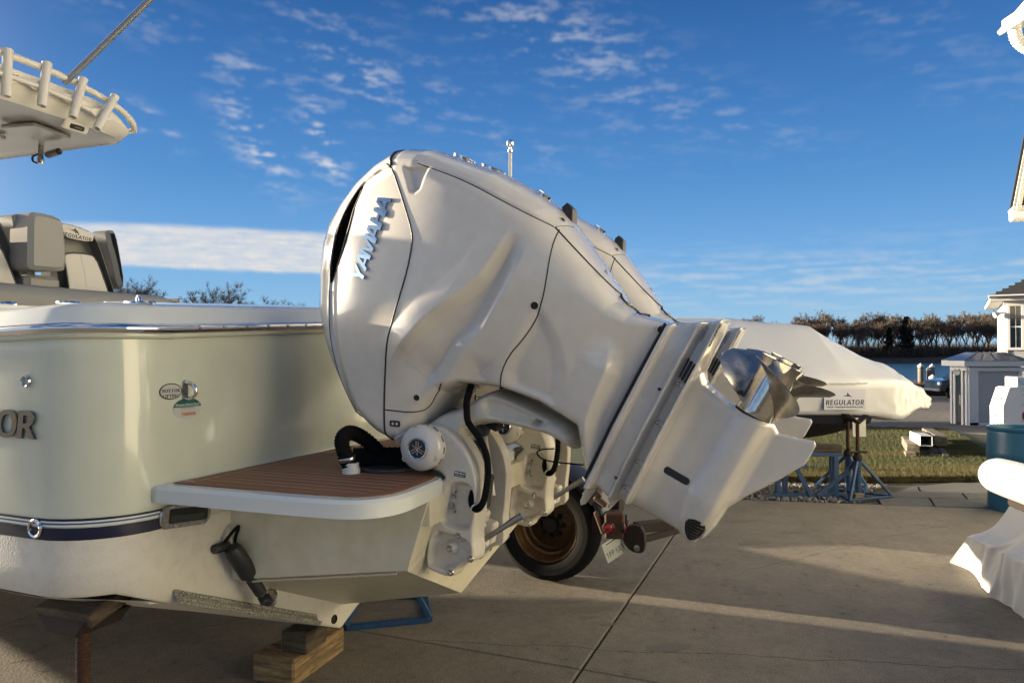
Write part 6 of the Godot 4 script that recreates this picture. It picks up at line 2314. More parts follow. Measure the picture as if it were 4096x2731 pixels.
func wrapped_boat() -> void:
	# shrink-wrapped boat: stations from its stern (hidden) to the bow on the right
	var t := thing("wrapped_boat", "boat shrouded in white shrink wrap on blue stands by the lawn", "boat", P3(0, 0, -9.3), 0.02)
	# x, ridge, rail height, bottom of the wrap, half width at rail, keel
	var sta := [[-3.2, 2.02, 1.20, 0.86, 1.18, 0.45], [0.5, 2.04, 1.22, 0.87, 1.22, 0.44], [2.3, 2.04, 1.235, 0.87, 1.22, 0.44], [2.75, 2.035, 1.24, 0.87, 1.20, 0.45], [3.0, 1.995, 1.24, 0.87, 1.18, 0.45], [3.5, 1.965, 1.24, 0.865, 1.13, 0.46], [3.78, 1.93, 1.24, 0.86, 1.09, 0.48], [3.92, 1.84, 1.245, 0.85, 1.05, 0.50], [4.15, 1.71, 1.25, 0.83, 0.96, 0.55], [4.42, 1.555, 1.25, 0.78, 0.84, 0.62], [4.60, 1.490, 1.24, 0.77, 0.72, 0.70], [4.72, 1.455, 1.22, 0.80, 0.62, 0.78], [4.86, 1.365, 1.17, 0.86, 0.50, 0.85], [4.98, 1.265, 1.11, 0.885, 0.40, 0.88], [5.12, 1.19, 1.06, 0.88, 0.30, 0.875], [5.20, 1.12, 1.02, 0.875, 0.22, 0.87], [5.27, 1.04, 0.985, 0.91, 0.13, 0.905], [5.33, 0.975, 0.962, 0.945, 0.04, 0.94]]
	var wr := FastNoiseLite.new()
	wr.seed = 31
	wr.frequency = 1.0
	wr.fractal_octaves = 3
	var fine := []
	for e in sta:
		if e[0] > 2.5: e[0] *= 1.033
		e[1] = 1.62 + (e[1] - 1.62) * 1.03
	for k in sta.size() - 1:
		for i in 5:
			var e := []
			for c in 6: e.append(lerpf(sta[k][c], sta[k + 1][c], smoothstep(0.0, 1.0, i / 5.0) * 0.35 + i / 5.0 * 0.65))
			fine.append(e)
	fine.append(sta[sta.size() - 1])
	var rows := []
	var low := []
	for e in fine:
		var row := PackedVector3Array()
		var n := 44
		for k in n + 1:
			var u := -1.0 + 2.0 * k / n
			var a := absf(u)
			var y: float
			var z: float
			if a < 0.62:                       # sloping tent
				var f := a / 0.62
				z = e[4] * (0.05 * f + 0.95 * f)
				y = lerpf(e[1], e[2], pow(f, 1.25))
			elif a < 0.92:                     # the side below the rail
				var f := (a - 0.62) / 0.30
				z = e[4] * (1.0 - 0.05 * f)
				y = lerpf(e[2], e[3], f)
			else:                              # tucked under
				var f := (a - 0.92) / 0.08
				z = e[4] * (0.95 - 0.35 * f)
				y = e[3] - 0.02 * f
			var bow := smoothstep(4.3, 5.2, e[0])
			var d := wr.get_noise_3d(e[0] * 2.0, y * 3.0, z * 2.0) * 0.014 + bow * 0.036 * wr.get_noise_3d(e[0] * 7.0 - y * 5.0, y * 6.0 + e[0] * 3.0, z * 4.0)
			d += 0.018 * (0.5 - absf(wr.get_noise_3d(e[0] * 0.9 + y * 0.5, y * 0.4, 11.0))) * (1.0 if a < 0.62 else 0.5)
			# puckers gathered along a rope line near the bow
			var rope: float = 0.86 + (e[0] - 4.3) * 0.26
			var near := exp(-pow((y - rope) / 0.035, 2.0)) * smoothstep(4.2, 4.6, e[0])
			d += near * (0.016 + 0.010 * sin(e[0] * 55.0))
			row.append(P3(e[0], y + d * 0.4, (z + d) * (1.0 if u > 0 else -1.0)))
		rows.append(row)
		if e[0] < 4.25:
			low.append(PackedVector3Array([P3(e[0], e[3] + 0.01, e[4] * 0.96), P3(e[0], lerpf(e[3], e[5], 0.25), e[4] * 0.90), P3(e[0], e[5], 0), P3(e[0], lerpf(e[3], e[5], 0.25), -e[4] * 0.90), P3(e[0], e[3] + 0.01, -e[4] * 0.96)]))
	obj("shrink_wrap", sheet(rows, true), M.wrap, t)
	var fr := st()
	add_sheet(fr, low, true, false, 0xffffffff)
	obj("hull_bottom", fr, M.antifoul, t)
	var s := st()
	rbox(s, Transform3D(Basis(), P3(4.05, 0.72, 1.0)), P3(0.16, 0.22, 0.02), 0.004)
	obj("hull_patch", s, M.bottom_white, t)
	# weld of the wrap along the rail
	s = st()
	var q := PackedVector3Array()
	for k in 40: q.append(P3(lerpf(2.5, 4.10, k / 39.0), 1.243 + 0.004 * sin(k * 2.3), 1.232 - 0.13 * smoothstep(2.9, 4.2, lerpf(2.5, 4.10, k / 39.0))))
	tube(s, q, 0.010, 6)
	obj("wrap_seam", s, M.wrap, t)
	# printed panel
	var px := Transform3D(Basis(Vector3.UP, 0.055), P3(3.83, 1.055, 1.115))
	s = st()
	rbox(s, px, P3(0.50, 0.235, 0.003), 0.001)
	mat("panel_film", P3(0.52, 0.53, 0.60), 0.4)
	var pn := obj("printed_panel", s, M.panel_film, t)
	write("print", "REGULATOR", 0.058, 0.001, px * Transform3D(Basis(), P3(0, -0.035, 0.003)), M.piping, pn, true, 0.12, 1.0)
	write("print", "www.regulatormarine.com", 0.020, 0.001, px * Transform3D(Basis(), P3(0, -0.085, 0.003)), M.piping, pn, true, 0.0, 1.2)
	s = st()
	prism(s, PackedVector2Array([V(-0.05, 0.03), V(0.0, 0.04), V(0.012, 0.075), V(0.03, 0.045), V(0.07, 0.02), V(0.02, 0.025)]), px * Transform3D(Basis(), P3(0.02, 0.01, 0.002)), 0.001)
	obj("fish_emblem", s, M.piping, pn)
	var w2 := spare(t, "second shrink-wrapped boat on a trailer beyond the fishing boat")
	w2.position = P3(-6.0, -0.05, -8.8)
	w2.rotation.y = -0.36
	var w4 := spare(t, "third shrink-wrapped boat beyond the one on the trailer")
	w4.position = P3(-7.6, -0.2, -11.4)
	w4.rotation.y = -0.36
	var w3 := spare(t, "large shrink-wrapped yacht stored at the far side of the yard")
	w3.position = P3(-2.0, fall(30.5) + 0.3, -30.5)
	w3.scale = Vector3.ONE * 1.95
	# its stands
	var first := screw_stand("blue tripod stand with rusty screw under the wrapped boat, nearest the concrete", P3(3.83, 0, -7.92), 0.2, 0.86)
	screw_stand("blue tripod stand half hidden behind the nearer one, under the wrapped boat", P3(3.93, -0.02, -8.36), 0.9, 0.80, first)
	screw_stand("dark stand far under the wrapped boat, only its head showing below the hull", P3(3.95, -0.1, -10.4), 0.4, 0.86, first)
	# blue steel trestle
	var tr := thing("steel_trestle", "low blue steel trestle with a dark timber top beside the gravel", "trestle", P3(3.28, 0, -7.93), 0.0)
	for e in [[0.30, 0.02], [-0.33, 0.0], [-0.21, -0.12], [0.325, -0.12]]:
		s = st()
		rbox(s, Transform3D(Basis(), P3(e[0], 0.225, e[1])), P3(0.055, 0.45, 0.045), 0.004)
		obj("leg", s, M.blue_paint, tr)
	for e in [[P3(-0.16, 0.36, 0.04), P3(0.02, 0.02, 0.04)], [P3(0.46, 0.30, 0.02), P3(0.08, 0.02, 0.04)], [P3(-0.40, 0.02, 0.03), P3(0.42, 0.02, 0.03)]]:
		s = st()
		bar(s, e[0], e[1], 0.05, 0.022)
		obj("brace", s, M.blue_paint, tr)
	s = st()
	rbox(s, Transform3D(Basis(), P3(0.0, 0.472, -0.05)), P3(0.76, 0.045, 0.16), 0.004)
	obj("top_channel", s, M.blue_paint, tr)
	s = st()
	rbox(s, Transform3D(Basis(), P3(0.0, 0.535, -0.05)), P3(0.75, 0.08, 0.15), 0.006)
	obj("timber_top", s, M.wood_dark, tr)
	box("foot_block", P3(0.53, 0.03, 0.06), P3(0.10, 0.05, 0.08), M.wood_grey, tr)

func right_side() -> void:
	# plastic drum
	var t := thing("blue_drum", "dark blue plastic drum standing at the right edge", "barrel", on_yard(5.19, -7.28))
	var s := st()
	lathe(s, Transform3D(), PackedVector2Array([V(0.0001, 0.01), V(0.27, 0.01), V(0.288, 0.0), V(0.295, 0.03), V(0.292, 0.20), V(0.299, 0.22), V(0.303, 0.25), V(0.299, 0.28), V(0.295, 0.30), V(0.297, 0.52), V(0.302, 0.54), V(0.305, 0.57), V(0.302, 0.60), V(0.297, 0.62), V(0.294, 0.78), V(0.290, 0.80), V(0.303, 0.815), V(0.305, 0.835), V(0.295, 0.845), V(0.280, 0.84), V(0.275, 0.80), V(0.0001, 0.79)]), 48)
	obj("body", s, M.barrel_blue, t)
	s = st()
	lathe(s, Transform3D(Basis(), P3(0.10, 0.79, 0.06)), PackedVector2Array([V(0.04, 0.0), V(0.04, 0.02), V(0.0001, 0.02)]), 16)
	obj("bung", s, M.barrel_blue, t)
	# roll of film and the sheet pulled off it
	t = thing("film_roll", "thick roll of white shrink film above a draped sheet at right edge", "film roll", P3(3.12, 0.82, -4.62))
	var dir := P3(-0.19, 0.02, 0.98).normalized()
	s = st()
	lathe(s, Transform3D(frame_y(dir), Vector3.ZERO), PackedVector2Array([V(0.0001, -0.028), V(0.05, -0.024), V(0.088, -0.010), V(0.104, 0.012), V(0.112, 0.05), V(0.116, 0.2), V(0.118, 0.6), V(0.118, 1.7), V(0.0001, 1.7)]), 40)
	obj("film_tube", s, M.film, t)
	s = st()
	rbox(s, Transform3D(Basis(Vector3.UP, -0.19), P3(-0.13, -0.15, 0.95)), P3(0.06, 0.05, 1.7), 0.01)
	obj("carrier_beam", s, M.rust_dark, t)
	for z in [0.25, 1.55]:
		s = st()
		bar(s, P3(-0.19 * z + 0.10, -0.16, z), P3(-0.19 * z + 0.22, -0.815, z), 0.04, 0.04)
		obj("carrier_leg", s, M.rust_dark, t)
	t = thing("film_sheet", "creased white plastic sheet hanging from the roll down to the concrete", "plastic sheet", P3(3.2, 0, -4.6))
	var hem := [[3.345, -5.46], [3.36, -5.30], [3.345, -5.20], [3.27, -5.02], [3.225, -4.90], [3.165, -4.76], [3.14, -4.66], [3.145, -4.54], [3.12, -4.44], [3.09, -4.33], [3.02, -4.18], [2.99, -4.0], [2.90, -3.8], [2.88, -3.6], [2.80, -3.4], [2.78, -3.2]]
	var rows := []
	var hn := hem.size()
	var hem3 := PackedVector3Array()
	for e in hem: hem3.append(P3(e[0], 0.006, e[1]))
	hem3 = spline(hem3, 6)
	var cn := FastNoiseLite.new()
	cn.seed = 77
	cn.frequency = 1.0
	cn.fractal_octaves = 3
	var crest := spline(PackedVector3Array([P3(3.20, 0.315, -5.02), P3(3.165, 0.325, -4.86), P3(3.135, 0.335, -4.72), P3(3.16, 0.315, -4.62), P3(3.09, 0.345, -4.5), P3(3.05, 0.36, -4.36), P3(3.07, 0.33, -4.26), P3(2.99, 0.36, -4.1), P3(2.96, 0.38, -3.9), P3(2.90, 0.36, -3.6), P3(2.80, 0.38, -3.2)]), 9)
	var m := hem3.size()
	for i in m:
		var u := float(i) / (m - 1)
		var h := hem3[i]
		var ci := u * (crest.size() - 1)
		var c := crest[int(ci)].lerp(crest[mini(int(ci) + 1, crest.size() - 1)], ci - int(ci))
		var top := P3(3.20 - 0.19 * (u * 1.42 - 0.06), 0.715 + 0.02 * u, -4.62 + (u * 1.42 - 0.06))
		top.x += 0.11
		var row := PackedVector3Array()
		for k in 15:
			var f := k / 14.0
			var q := h.lerp(c, f)
			var fold := absf(fposmod(u * 8.5 + 0.35 * sin(u * 15.0) + f * 0.25 * sin(u * 31.0), 1.0) * 2.0 - 1.0)
			fold = fold - 0.4
			var amp := 0.050 * (1.0 - f * 0.55) * (0.35 + 0.65 * smoothstep(0.0, 0.25, u))
			q += P3(-1.0, 0.15, 0.1) * amp * 0.95 * fold * smoothstep(0.0, 0.1, f + 0.05)
			q += P3(-1, 0, 0) * 0.012 * cn.get_noise_3d(u * 9.0, f * 1.2, 2.0)
			row.append(q)
		var last := row[14]
		for k in range(1, 15):
			var f := k / 14.0
			var q := last.lerp(top, f)
			q += P3(0.55, -0.9, 0).normalized() * 0.075 * sin(f * PI) * (1.0 - 0.3 * f)
			q += P3(-0.6, 0.6, 0) * 0.022 * (absf(fposmod(u * 5.0 + f * 1.3, 1.0) * 2.0 - 1.0) - 0.5) * (1.0 - f)
			q += P3(-0.6, 0.6, 0) * 0.006 * cn.get_noise_3d(u * 5.0, f * 1.2, 7.0)
			row.append(q)
		for k in row.size(): row[k] -= P3(3.2, 0, -4.6)
		rows.append(row)
	obj("sheet", sheet(rows), M.film, t)
	var back := []
	# what holds the sheet up: a low pallet box behind it
	s = st()
	rbox(s, Transform3D(Basis(Vector3.UP, 0.19), P3(0.42, 0.15, 0.35)), P3(0.5, 0.30, 1.4), 0.01)
	obj("pallet_box", s, M.wood_dark, t)
	lumber()

func lumber() -> void:
	var group := "boards and timbers of the pile on the lawn"
	# long boards lying side by side, near end on the right
	var far_ := P3(11.2, 0, -19.0)
	var near_ := P3(7.62, 0, -11.9)
	var d := (near_ - far_).normalized()
	var side := P3(-d.z, 0, d.x)
	var lab := ["longest grey board at the left edge of the lumber pile", "second long grey board from the left of the lumber pile", "short brown board lying across the middle of the lumber pile", "split reddish board low in the middle of the lumber pile", "wide pale board at the right foot of the lumber pile", "weathered square timber lying on top of the lumber pile, left", "short weathered timber beside the left one on the lumber pile", "squared timber holding up the white post on the lumber pile", "stub of grey timber under the end of the white post", "thin brown batten near the front of the lumber pile"]
	var rows := [[0.0, 0.0, 8.0, 0.16, 0.04, 0.02, 0], [0.20, 0.3, 6.5, 0.17, 0.04, 0.025, 0], [0.40, 0.9, 2.4, 0.15, 0.05, 0.05, 1], [0.45, 0.35, 1.6, 0.14, 0.05, 0.04, 1], [0.55, -0.25, 3.6, 0.26, 0.04, 0.03, 0], [0.26, 2.3, 3.2, 0.22, 0.20, 0.14, 0], [0.52, 1.7, 2.4, 0.22, 0.20, 0.14, 0], [0.80, 0.35, 2.6, 0.20, 0.17, 0.10, 0], [0.86, -0.02, 0.5, 0.16, 0.12, 0.02, 0], [0.30, 0.1, 1.8, 0.10, 0.04, 0.075, 1]]
	for i in rows.size():
		var e: Array = rows[i]
		var c: Vector3 = near_ + side * e[0] - d * (e[1] + e[2] * 0.5)
		c.y = fall(-c.z)
		var t := thing("timber" if e[4] > 0.1 else "board", lab[i], "lumber", c + P3(0, e[5] - 0.02, 0), atan2(d.x, d.z) + rng.randf_range(-0.03, 0.03), group)
		t.rotation.x = 0.0
		var s := st()
		var slope := atan2(0.0611 * absf(d.z), 1.0)
		rbox(s, Transform3D(Basis(Vector3.RIGHT, -slope), P3(0, e[4] * 0.5, 0)), P3(e[3], e[4], e[2]), 0.006)
		obj("timber", s, M.wood_grey if e[6] == 0 else M.wood_dark, t)
		for k in 2:
			s = st()
			lathe(s, Transform3D(Basis(Vector3.RIGHT, PI / 2 - slope), P3(rng.randf_range(-0.3, 0.3) * e[3], e[4] * rng.randf_range(0.3, 0.7) - 0.0306 * e[2], e[2] * 0.5)), PackedVector2Array([V(0.006, -0.002), V(0.006, 0.003), V(0.0001, 0.003)]), 8)
			obj("nail", s, M.rust_dark, t)
	# hollow white post on top
	var c := near_ + side * 0.66 - d * 0.95
	c.y = fall(-c.z) + 0.30
	var t := thing("white_post", "hollow square white plastic post on top of the lumber pile", "post", c, atan2(d.x, d.z) + 0.05)
	for e in [[0, 0.085, 0.19, 0.012], [0, -0.085, 0.19, 0.012], [0.089, 0, 0.012, 0.158], [-0.089, 0, 0.012, 0.158]]:
		var s := st()
		rbox(s, Transform3D(Basis(Vector3.RIGHT, -0.06), P3(e[0], e[1] + 0.02, 0)), P3(e[2], e[3], 1.7), 0.003)
		obj("post_wall", s, M.trim_white, t)
	var s := st()
	rbox(s, Transform3D(Basis(Vector3.RIGHT, -0.06), P3(0, 0.02, -0.5)), P3(0.166, 0.158, 0.02), 0.001)
	obj("inside", s, M.black, t)

# ---------------------------------------------------------------- buildings on the right
func window(parent: Node3D, x: Transform3D, w: float, h: float, mid := true) -> void:
	# looks along +z of x; origin at its centre
	var f := Node3D.new()
	f.name = "window"
	parent.add_child(f, true)
	for e in [[0, h / 2 + 0.05, w + 0.2, 0.10], [0, -h / 2 - 0.05, w + 0.24, 0.10], [w / 2 + 0.05, 0, 0.10, h], [-w / 2 - 0.05, 0, 0.10, h]]:
		var s := st()
		rbox(s, x * Transform3D(Basis(), P3(e[0], e[1], 0.01)), P3(e[2], e[3], 0.09), 0.006)
		obj("frame", s, M.trim_white, f)
	var s := st()
	rbox(s, x * Transform3D(Basis(), P3(0, 0, -0.015)), P3(w - 0.004, h - 0.004, 0.012), 0.001)
	obj("pane", s, M.glass_dark, f)
	if mid:
		s = st()
		rbox(s, x * Transform3D(Basis(), P3(0, 0, 0.008)), P3(w - 0.006, 0.05, 0.03), 0.003)
		obj("sash_bar", s, M.trim_white, f)
		s = st()
		rbox(s, x * Transform3D(Basis(), P3(0, 0, 0.0055)), P3(0.02, h - 0.006, 0.022), 0.003)
		obj("sash_bar", s, M.trim_white, f)

func clapboards(parent: Node3D, a: Vector3, b: Vector3, y0: float, y1: float, each: float) -> void:
	# courses from a to b (same height), looking to the right of a -> b
	var d := (b - a)
	d.y = 0
	var n := d.normalized().cross(Vector3.UP)
	var y := y0
	while y < y1 - 0.01:
		var h := minf(each, y1 - y)
		var s := st()
		s.set_smooth_group(-1)
		var p := P3(a.x, y, a.z)
		var q := P3(b.x, y, b.z)
		var o := n * 0.022
		var up := P3(0, h, 0)
		quad(s, p + o, p + up + n * 0.006, q + up + n * 0.006, q + o)
		quad(s, p, p + o, q + o, q)
		obj("clapboard", s, M.siding, parent)
		y += each

func floodlight(parent: Node3D, at: Vector3, d: Vector3) -> void:
	var s := st()
	tube(s, PackedVector3Array([at, at + d * 0.14]), 0.03, 8)
	var l := obj("floodlight", s, M.trim_white, parent)
	s = st()
	lathe(s, Transform3D(frame_y((d + P3(0, -0.35, 0)).normalized()), at + d * 0.10), PackedVector2Array([V(0.03, 0.0), V(0.05, 0.06), V(0.11, 0.22), V(0.115, 0.26), V(0.0001, 0.25)]), 16)
	obj("lamp_head", s, M.trim_white, l)

func houses() -> void:
	# entrance porch
	var g := fall(25.6)
	var t := thing("entrance_porch", "small grey clapboard entrance porch with a low metal roof and glass door", "porch", P3(0, 0, 0))
	var x0 := 15.98
	var x1 := 16.36
	var z1 := -25.6
	var z0 := -27.4
	var top := 1.05
	box("wall", P3(17.36, (g + top) / 2, -26.15), P3(1.90, top - g, 0.98), M.siding, t, 0.01)
	box("plinth", P3(17.4, g + 0.05, -26.1), P3(2.04, 0.16, 1.1), M.trim_white, t, 0.01)
	box("corner_board", P3(16.53, (g + 0.98) / 2 + 0.02, -25.60), P3(0.34, 0.98 - g, 0.10), M.trim_white, t, 0.01)
	box("corner_board", P3(18.22, (g + 0.98) / 2 + 0.02, -25.60), P3(0.12, 0.98 - g, 0.10), M.trim_white, t, 0.01)
	box("frieze_board", P3(17.40, 0.95, -25.585), P3(2.0, 0.14, 0.10), M.trim_white, t, 0.01)
	clapboards(t, P3(16.70, 0, -25.63), P3(18.16, 0, -25.63), g + 0.14, 0.88, 0.125)
	# door bay on the left, turned to the road
	var da := P3(16.36, 0, -25.66)
	var db := P3(16.34, 0, -26.50)
	var dd := (db - da).normalized()
	var dn := P3(-1, 0, 0.02).normalized()
	var bay := Basis(dn.cross(Vector3.UP) * -1.0, Vector3.UP, dn)
	for f in [0.0, 0.25, 0.78, 1.0]:
		var c := da.lerp(db, f)
		box("door_post", P3(c.x, (g + top) / 2, c.z), P3(0.11, top - g, 0.11), M.trim_white, t, 0.01, bay)
	var c2 := da.lerp(db, 0.5)
	box("door_head", P3(c2.x, top - 0.08, c2.z), P3(0.86, 0.16, 0.10), M.trim_white, t, 0.01, bay)
	var c3 := da.lerp(db, 0.515)
	var s := st()
	rbox(s, Transform3D(bay, P3(c3.x, (g + 0.92) / 2, c3.z) - dn * 0.02), P3(0.40, 0.92 - g, 0.05), 0.004)
	var door := obj("glass_door", s, M.glass_dark, t)
	s = st()
	tube(s, PackedVector3Array([P3(c3.x, -0.35, c3.z + 0.12) + dn * 0.05, P3(c3.x, 0.0, c3.z + 0.12) + dn * 0.05]), 0.02, 6)
	obj("door_handle", s, M.trim_white, door)
	for f in [0.12, 0.90]:
		var c := da.lerp(db, f)
		box("side_pane", P3(c.x, (g + 0.92) / 2, c.z) - dn * 0.02, P3(0.10, 0.9 - g, 0.03), M.glass_dark, t, 0.004, bay)
	# eaves and roof
	s = st()
	var eave := PackedVector2Array([V(16.10, 26.75), V(16.13, 25.43), V(18.42, 25.43), V(18.42, 26.75)])
	var up2 := Transform3D(Basis(Vector3.RIGHT, Vector3(0, 0, -1), Vector3.UP), P3(0, 1.06, 0))
	prism(s, eave, up2, 0.20, 0.01)
	obj("eave", s, M.trim_white, t)
	s = st()
	s.set_smooth_group(-1)
	var e := [P3(16.08, 1.262, -26.8), P3(16.085, 1.262, -26.2), P3(16.11, 1.262, -25.40), P3(18.44, 1.262, -25.40)]
	var r := [P3(17.0, 1.56, -26.75), P3(17.0, 1.56, -26.4), P3(17.1, 1.56, -26.2), P3(18.0, 1.56, -26.2)]
	for k in 3: quad(s, e[k + 1], e[k], r[k], r[k + 1])
	quad(s, r[0], r[3], P3(18.2, 1.56, -26.8), P3(17.0, 1.56, -26.8))
	quad(s, e[3], r[3], P3(18.1, 1.56, -26.8), P3(18.44, 1.262, -26.8))
	var roof := obj("metal_roof", s, M.metal_roof, t)
	for k in 5:
		s = st()
		bar(s, e[2].lerp(e[3], k / 4.0) + P3(0, 0.012, 0), r[2].lerp(r[3], k / 4.0) + P3(0, 0.012, 0), 0.03, 0.03)
		obj("standing_seam", s, M.metal_roof, roof)
	floodlight(t, P3(16.15, 0.93, -25.75), P3(-0.75, 0, 0.65))
	# main house behind the porch
	t = thing("main_house", "grey clapboard house with dark shingle roof behind the entrance porch", "house", P3(19.33, 0, -28.0), -0.56)
	g = fall(28.0)
	box("wall", P3(24.0 - 19.33, (g + 3.5) / 2, -31.1 + 28.0), P3(9.3, 3.5 - g, 6.0), M.siding, t, 0.01)
	clapboards(t, P3(19.46 - 19.33, 0, -28.09 + 28.0), P3(24.0 - 19.33, 0, -28.09 + 28.0), 0.6, 3.40, 0.115)
	clapboards(t, P3(19.345 - 19.33, 0, -34.0 + 28.0), P3(19.345 - 19.33, 0, -28.1 + 28.0), 0.6, 3.40, 0.115)
	box("corner_board", P3(19.39 - 19.33, (g + 3.42) / 2, -28.10 + 28.0), P3(0.13, 3.42 - g, 0.13), M.trim_white, t, 0.01)
	box("frieze_board", P3(22.0 - 19.33, 3.47, -28.05 + 28.0), P3(5.4, 0.16, 0.10), M.trim_white, t, 0.01)
	window(t, Transform3D(Basis(), P3(19.70 - 19.33, 2.55, -28.04 + 28.0)), 0.36, 1.62)
	window(t, Transform3D(Basis(), P3(20.50 - 19.33, 2.55, -28.04 + 28.0)), 0.80, 1.62)
	box("soffit", P3(23.9 - 19.33, 3.58, -31.0 + 28.0), P3(10.0, 0.06, 6.8), M.trim_white, t, 0.01)
	box("fascia", P3(23.9 - 19.33, 3.64, -27.60 + 28.0), P3(10.1, 0.18, 0.05), M.trim_white, t, 0.01)
	box("fascia", P3(18.89 - 19.33, 3.64, -31.0 + 28.0), P3(0.05, 0.18, 6.8), M.trim_white, t, 0.01)
	s = st()
	lathe(s, Transform3D(Basis(Vector3(0, 0, 1), -PI / 2), P3(18.80 - 19.33, 3.72, -27.55 + 28.0)), PackedVector2Array([V(0.06, 0.0), V(0.075, 0.01), V(0.075, 10.0)]), 10)
	obj("gutter", s, M.trim_white, t)
	s = st()
	s.set_smooth_group(-1)
	var c := [P3(18.84 - 19.33, 3.735, -27.52 + 28.0), P3(29.0 - 19.33, 3.735, -27.52 + 28.0), P3(29.0 - 19.33, 3.735, -34.5 + 28.0), P3(18.84 - 19.33, 3.735, -34.5 + 28.0)]
	quad(s, c[0], P3(21.9 - 19.33, 5.5, -31.0 + 28.0), P3(26.0 - 19.33, 5.5, -31.0 + 28.0), c[1])
	tri(s, c[3], P3(21.9 - 19.33, 5.5, -31.0 + 28.0), c[0])
	quad(s, c[2], P3(26.0 - 19.33, 5.5, -31.0 + 28.0), P3(21.9 - 19.33, 5.5, -31.0 + 28.0), c[3])
	tri(s, c[1], P3(26.0 - 19.33, 5.5, -31.0 + 28.0), c[2])
	var rf := obj("roof", s, M.shingle, t)
	for k in 14:
		var f := k / 14.0
		var a := (c[0] as Vector3).lerp(P3(21.9 - 19.33, 5.5, -31.0 + 28.0), f) + P3(0, 0.012, 0)
		var b := (c[1] as Vector3).lerp(P3(26.0 - 19.33, 5.5, -31.0 + 28.0), f) + P3(0, 0.012, 0)
		s = st()
		rbox(s, Transform3D(Basis(Vector3.RIGHT, 0.47), (a + b) * 0.5), P3(a.distance_to(b), 0.018, 0.30), 0.004)
		obj("shingle_course", s, M.shingle, rf)
	floodlight(t, P3(19.32 - 19.33, 3.10, -28.02 + 28.0), P3(-0.9, 0, 0.43))
	# nearer wing: only its eaves reach into the picture
	t = thing("near_wing", "white gabled wing of a building, only its eave corners showing at upper right", "building", P3(0, 0, 0))
	var ea := P3(7.03, 3.56, -10.0)
	var go := P3(-0.455, 0, 0.89).normalized()     # the gable runs towards the camera
	var inn := P3(0.89, 0, 0.455).normalized()
	var gb := Basis(go, Vector3.UP, go.cross(Vector3.UP))
	if gb.z.dot(inn) > 0: gb = Basis(-go, Vector3.UP, (-go).cross(Vector3.UP))
	s = st()
	var rake := func(u: float, h: float, deep: float) -> Vector3: return ea + go * u + Vector3.UP * h + inn * deep
	var rise := 0.66
	# rake boards in steps, crown to soffit
	for e2 in [[0.0, 0.0, 0.13, 0.0, 0.05, M.trim_white], [0.03, -0.13, 0.05, 0.02, 0.05, M.trim_white], [0.02, 0.035, 0.03, -0.03, 0.20, M.shingle]]:
		s = st()
		s.set_smooth_group(-1)
		var lo: float = e2[1] - e2[2] * 0.0
		var pts := []
		for q in [[0.0, e2[1]], [0.0, e2[1] + e2[2]], [2.6, e2[1] + e2[2] + 2.6 * rise], [2.6, e2[1] + 2.6 * rise]]:
			pts.append(rake.call(q[0], q[1], e2[3]))
		var bk := []
		for p in pts: bk.append(p + inn * e2[4])
		var mid := Vector3.ZERO
		for k in 4: mid += (pts[k] + bk[k]) / 8.0
		for fc in [[pts[0], pts[1], pts[2], pts[3]], [bk[0], bk[1], bk[2], bk[3]], [pts[0], pts[1], bk[1], bk[0]], [pts[1], pts[2], bk[2], bk[1]], [pts[2], pts[3], bk[3], bk[2]], [pts[3], pts[0], bk[0], bk[3]]]:
			out_tri(s, mid, fc[0], fc[1], fc[2])
			out_tri(s, mid, fc[0], fc[2], fc[3])
		obj("rake_board" if e2[5] == M.trim_white else "roof_edge", s, e2[5], t)
	box("eave_return", ea + inn * 0.25 + P3(0, -0.05, 0) + go * 0.02, P3(0.30, 0.14, 0.55), M.trim_white, t, 0.02, gb)
	box("eave_return", ea + inn * 0.27 + P3(0, 0.03, 0) + go * 0.02, P3(0.36, 0.05, 0.6), M.trim_white, t, 0.015, gb)
	# wall of the wing, outside the picture
	box("wall", P3(10.6, 2.9, -1.8), P3(6.2, 5.8, 13.4), M.wing_white, t, 0.02)
	box("gable_wall", P3(7.62, 1.9, -9.2), P3(0.5, 3.8, 1.6), M.wing_white, t, 0.02)
	# upper eave corner with its gutter elbow
	var up := P3(6.32, 5.72, -9.0)
	box("upper_eave", up + P3(0.42, 0.13, 0.25), P3(0.8, 0.10, 0.9), M.trim_white, t, 0.02, Basis(Vector3(0, 0, 1), 0.0))
	s = st()
	rbox(s, Transform3D(Basis(Vector3(0, 0, 1), 0.85), up + P3(0.15, 0.20, 0.1)), P3(0.62, 0.07, 0.5), 0.015)
	obj("upper_rake", s, M.trim_white, t)
	s = st()
	var el := spline(PackedVector3Array([up + P3(0.06, 0.08, 0.0), up + P3(0.06, -0.05, 0.0), up + P3(0.09, -0.16, 0.0), up + P3(0.17, -0.24, 0.0), up + P3(0.29, -0.30, 0.0), up + P3(0.6, -0.42, 0.0)]), 9)
	var rads := []
	for k in el.size(): rads.append(0.072 + (0.006 if k % 3 == 0 else 0.0))
	tube(s, el, rads, 16)
	obj("downpipe_elbow", s, M.trim_white, t)
	ice_box()

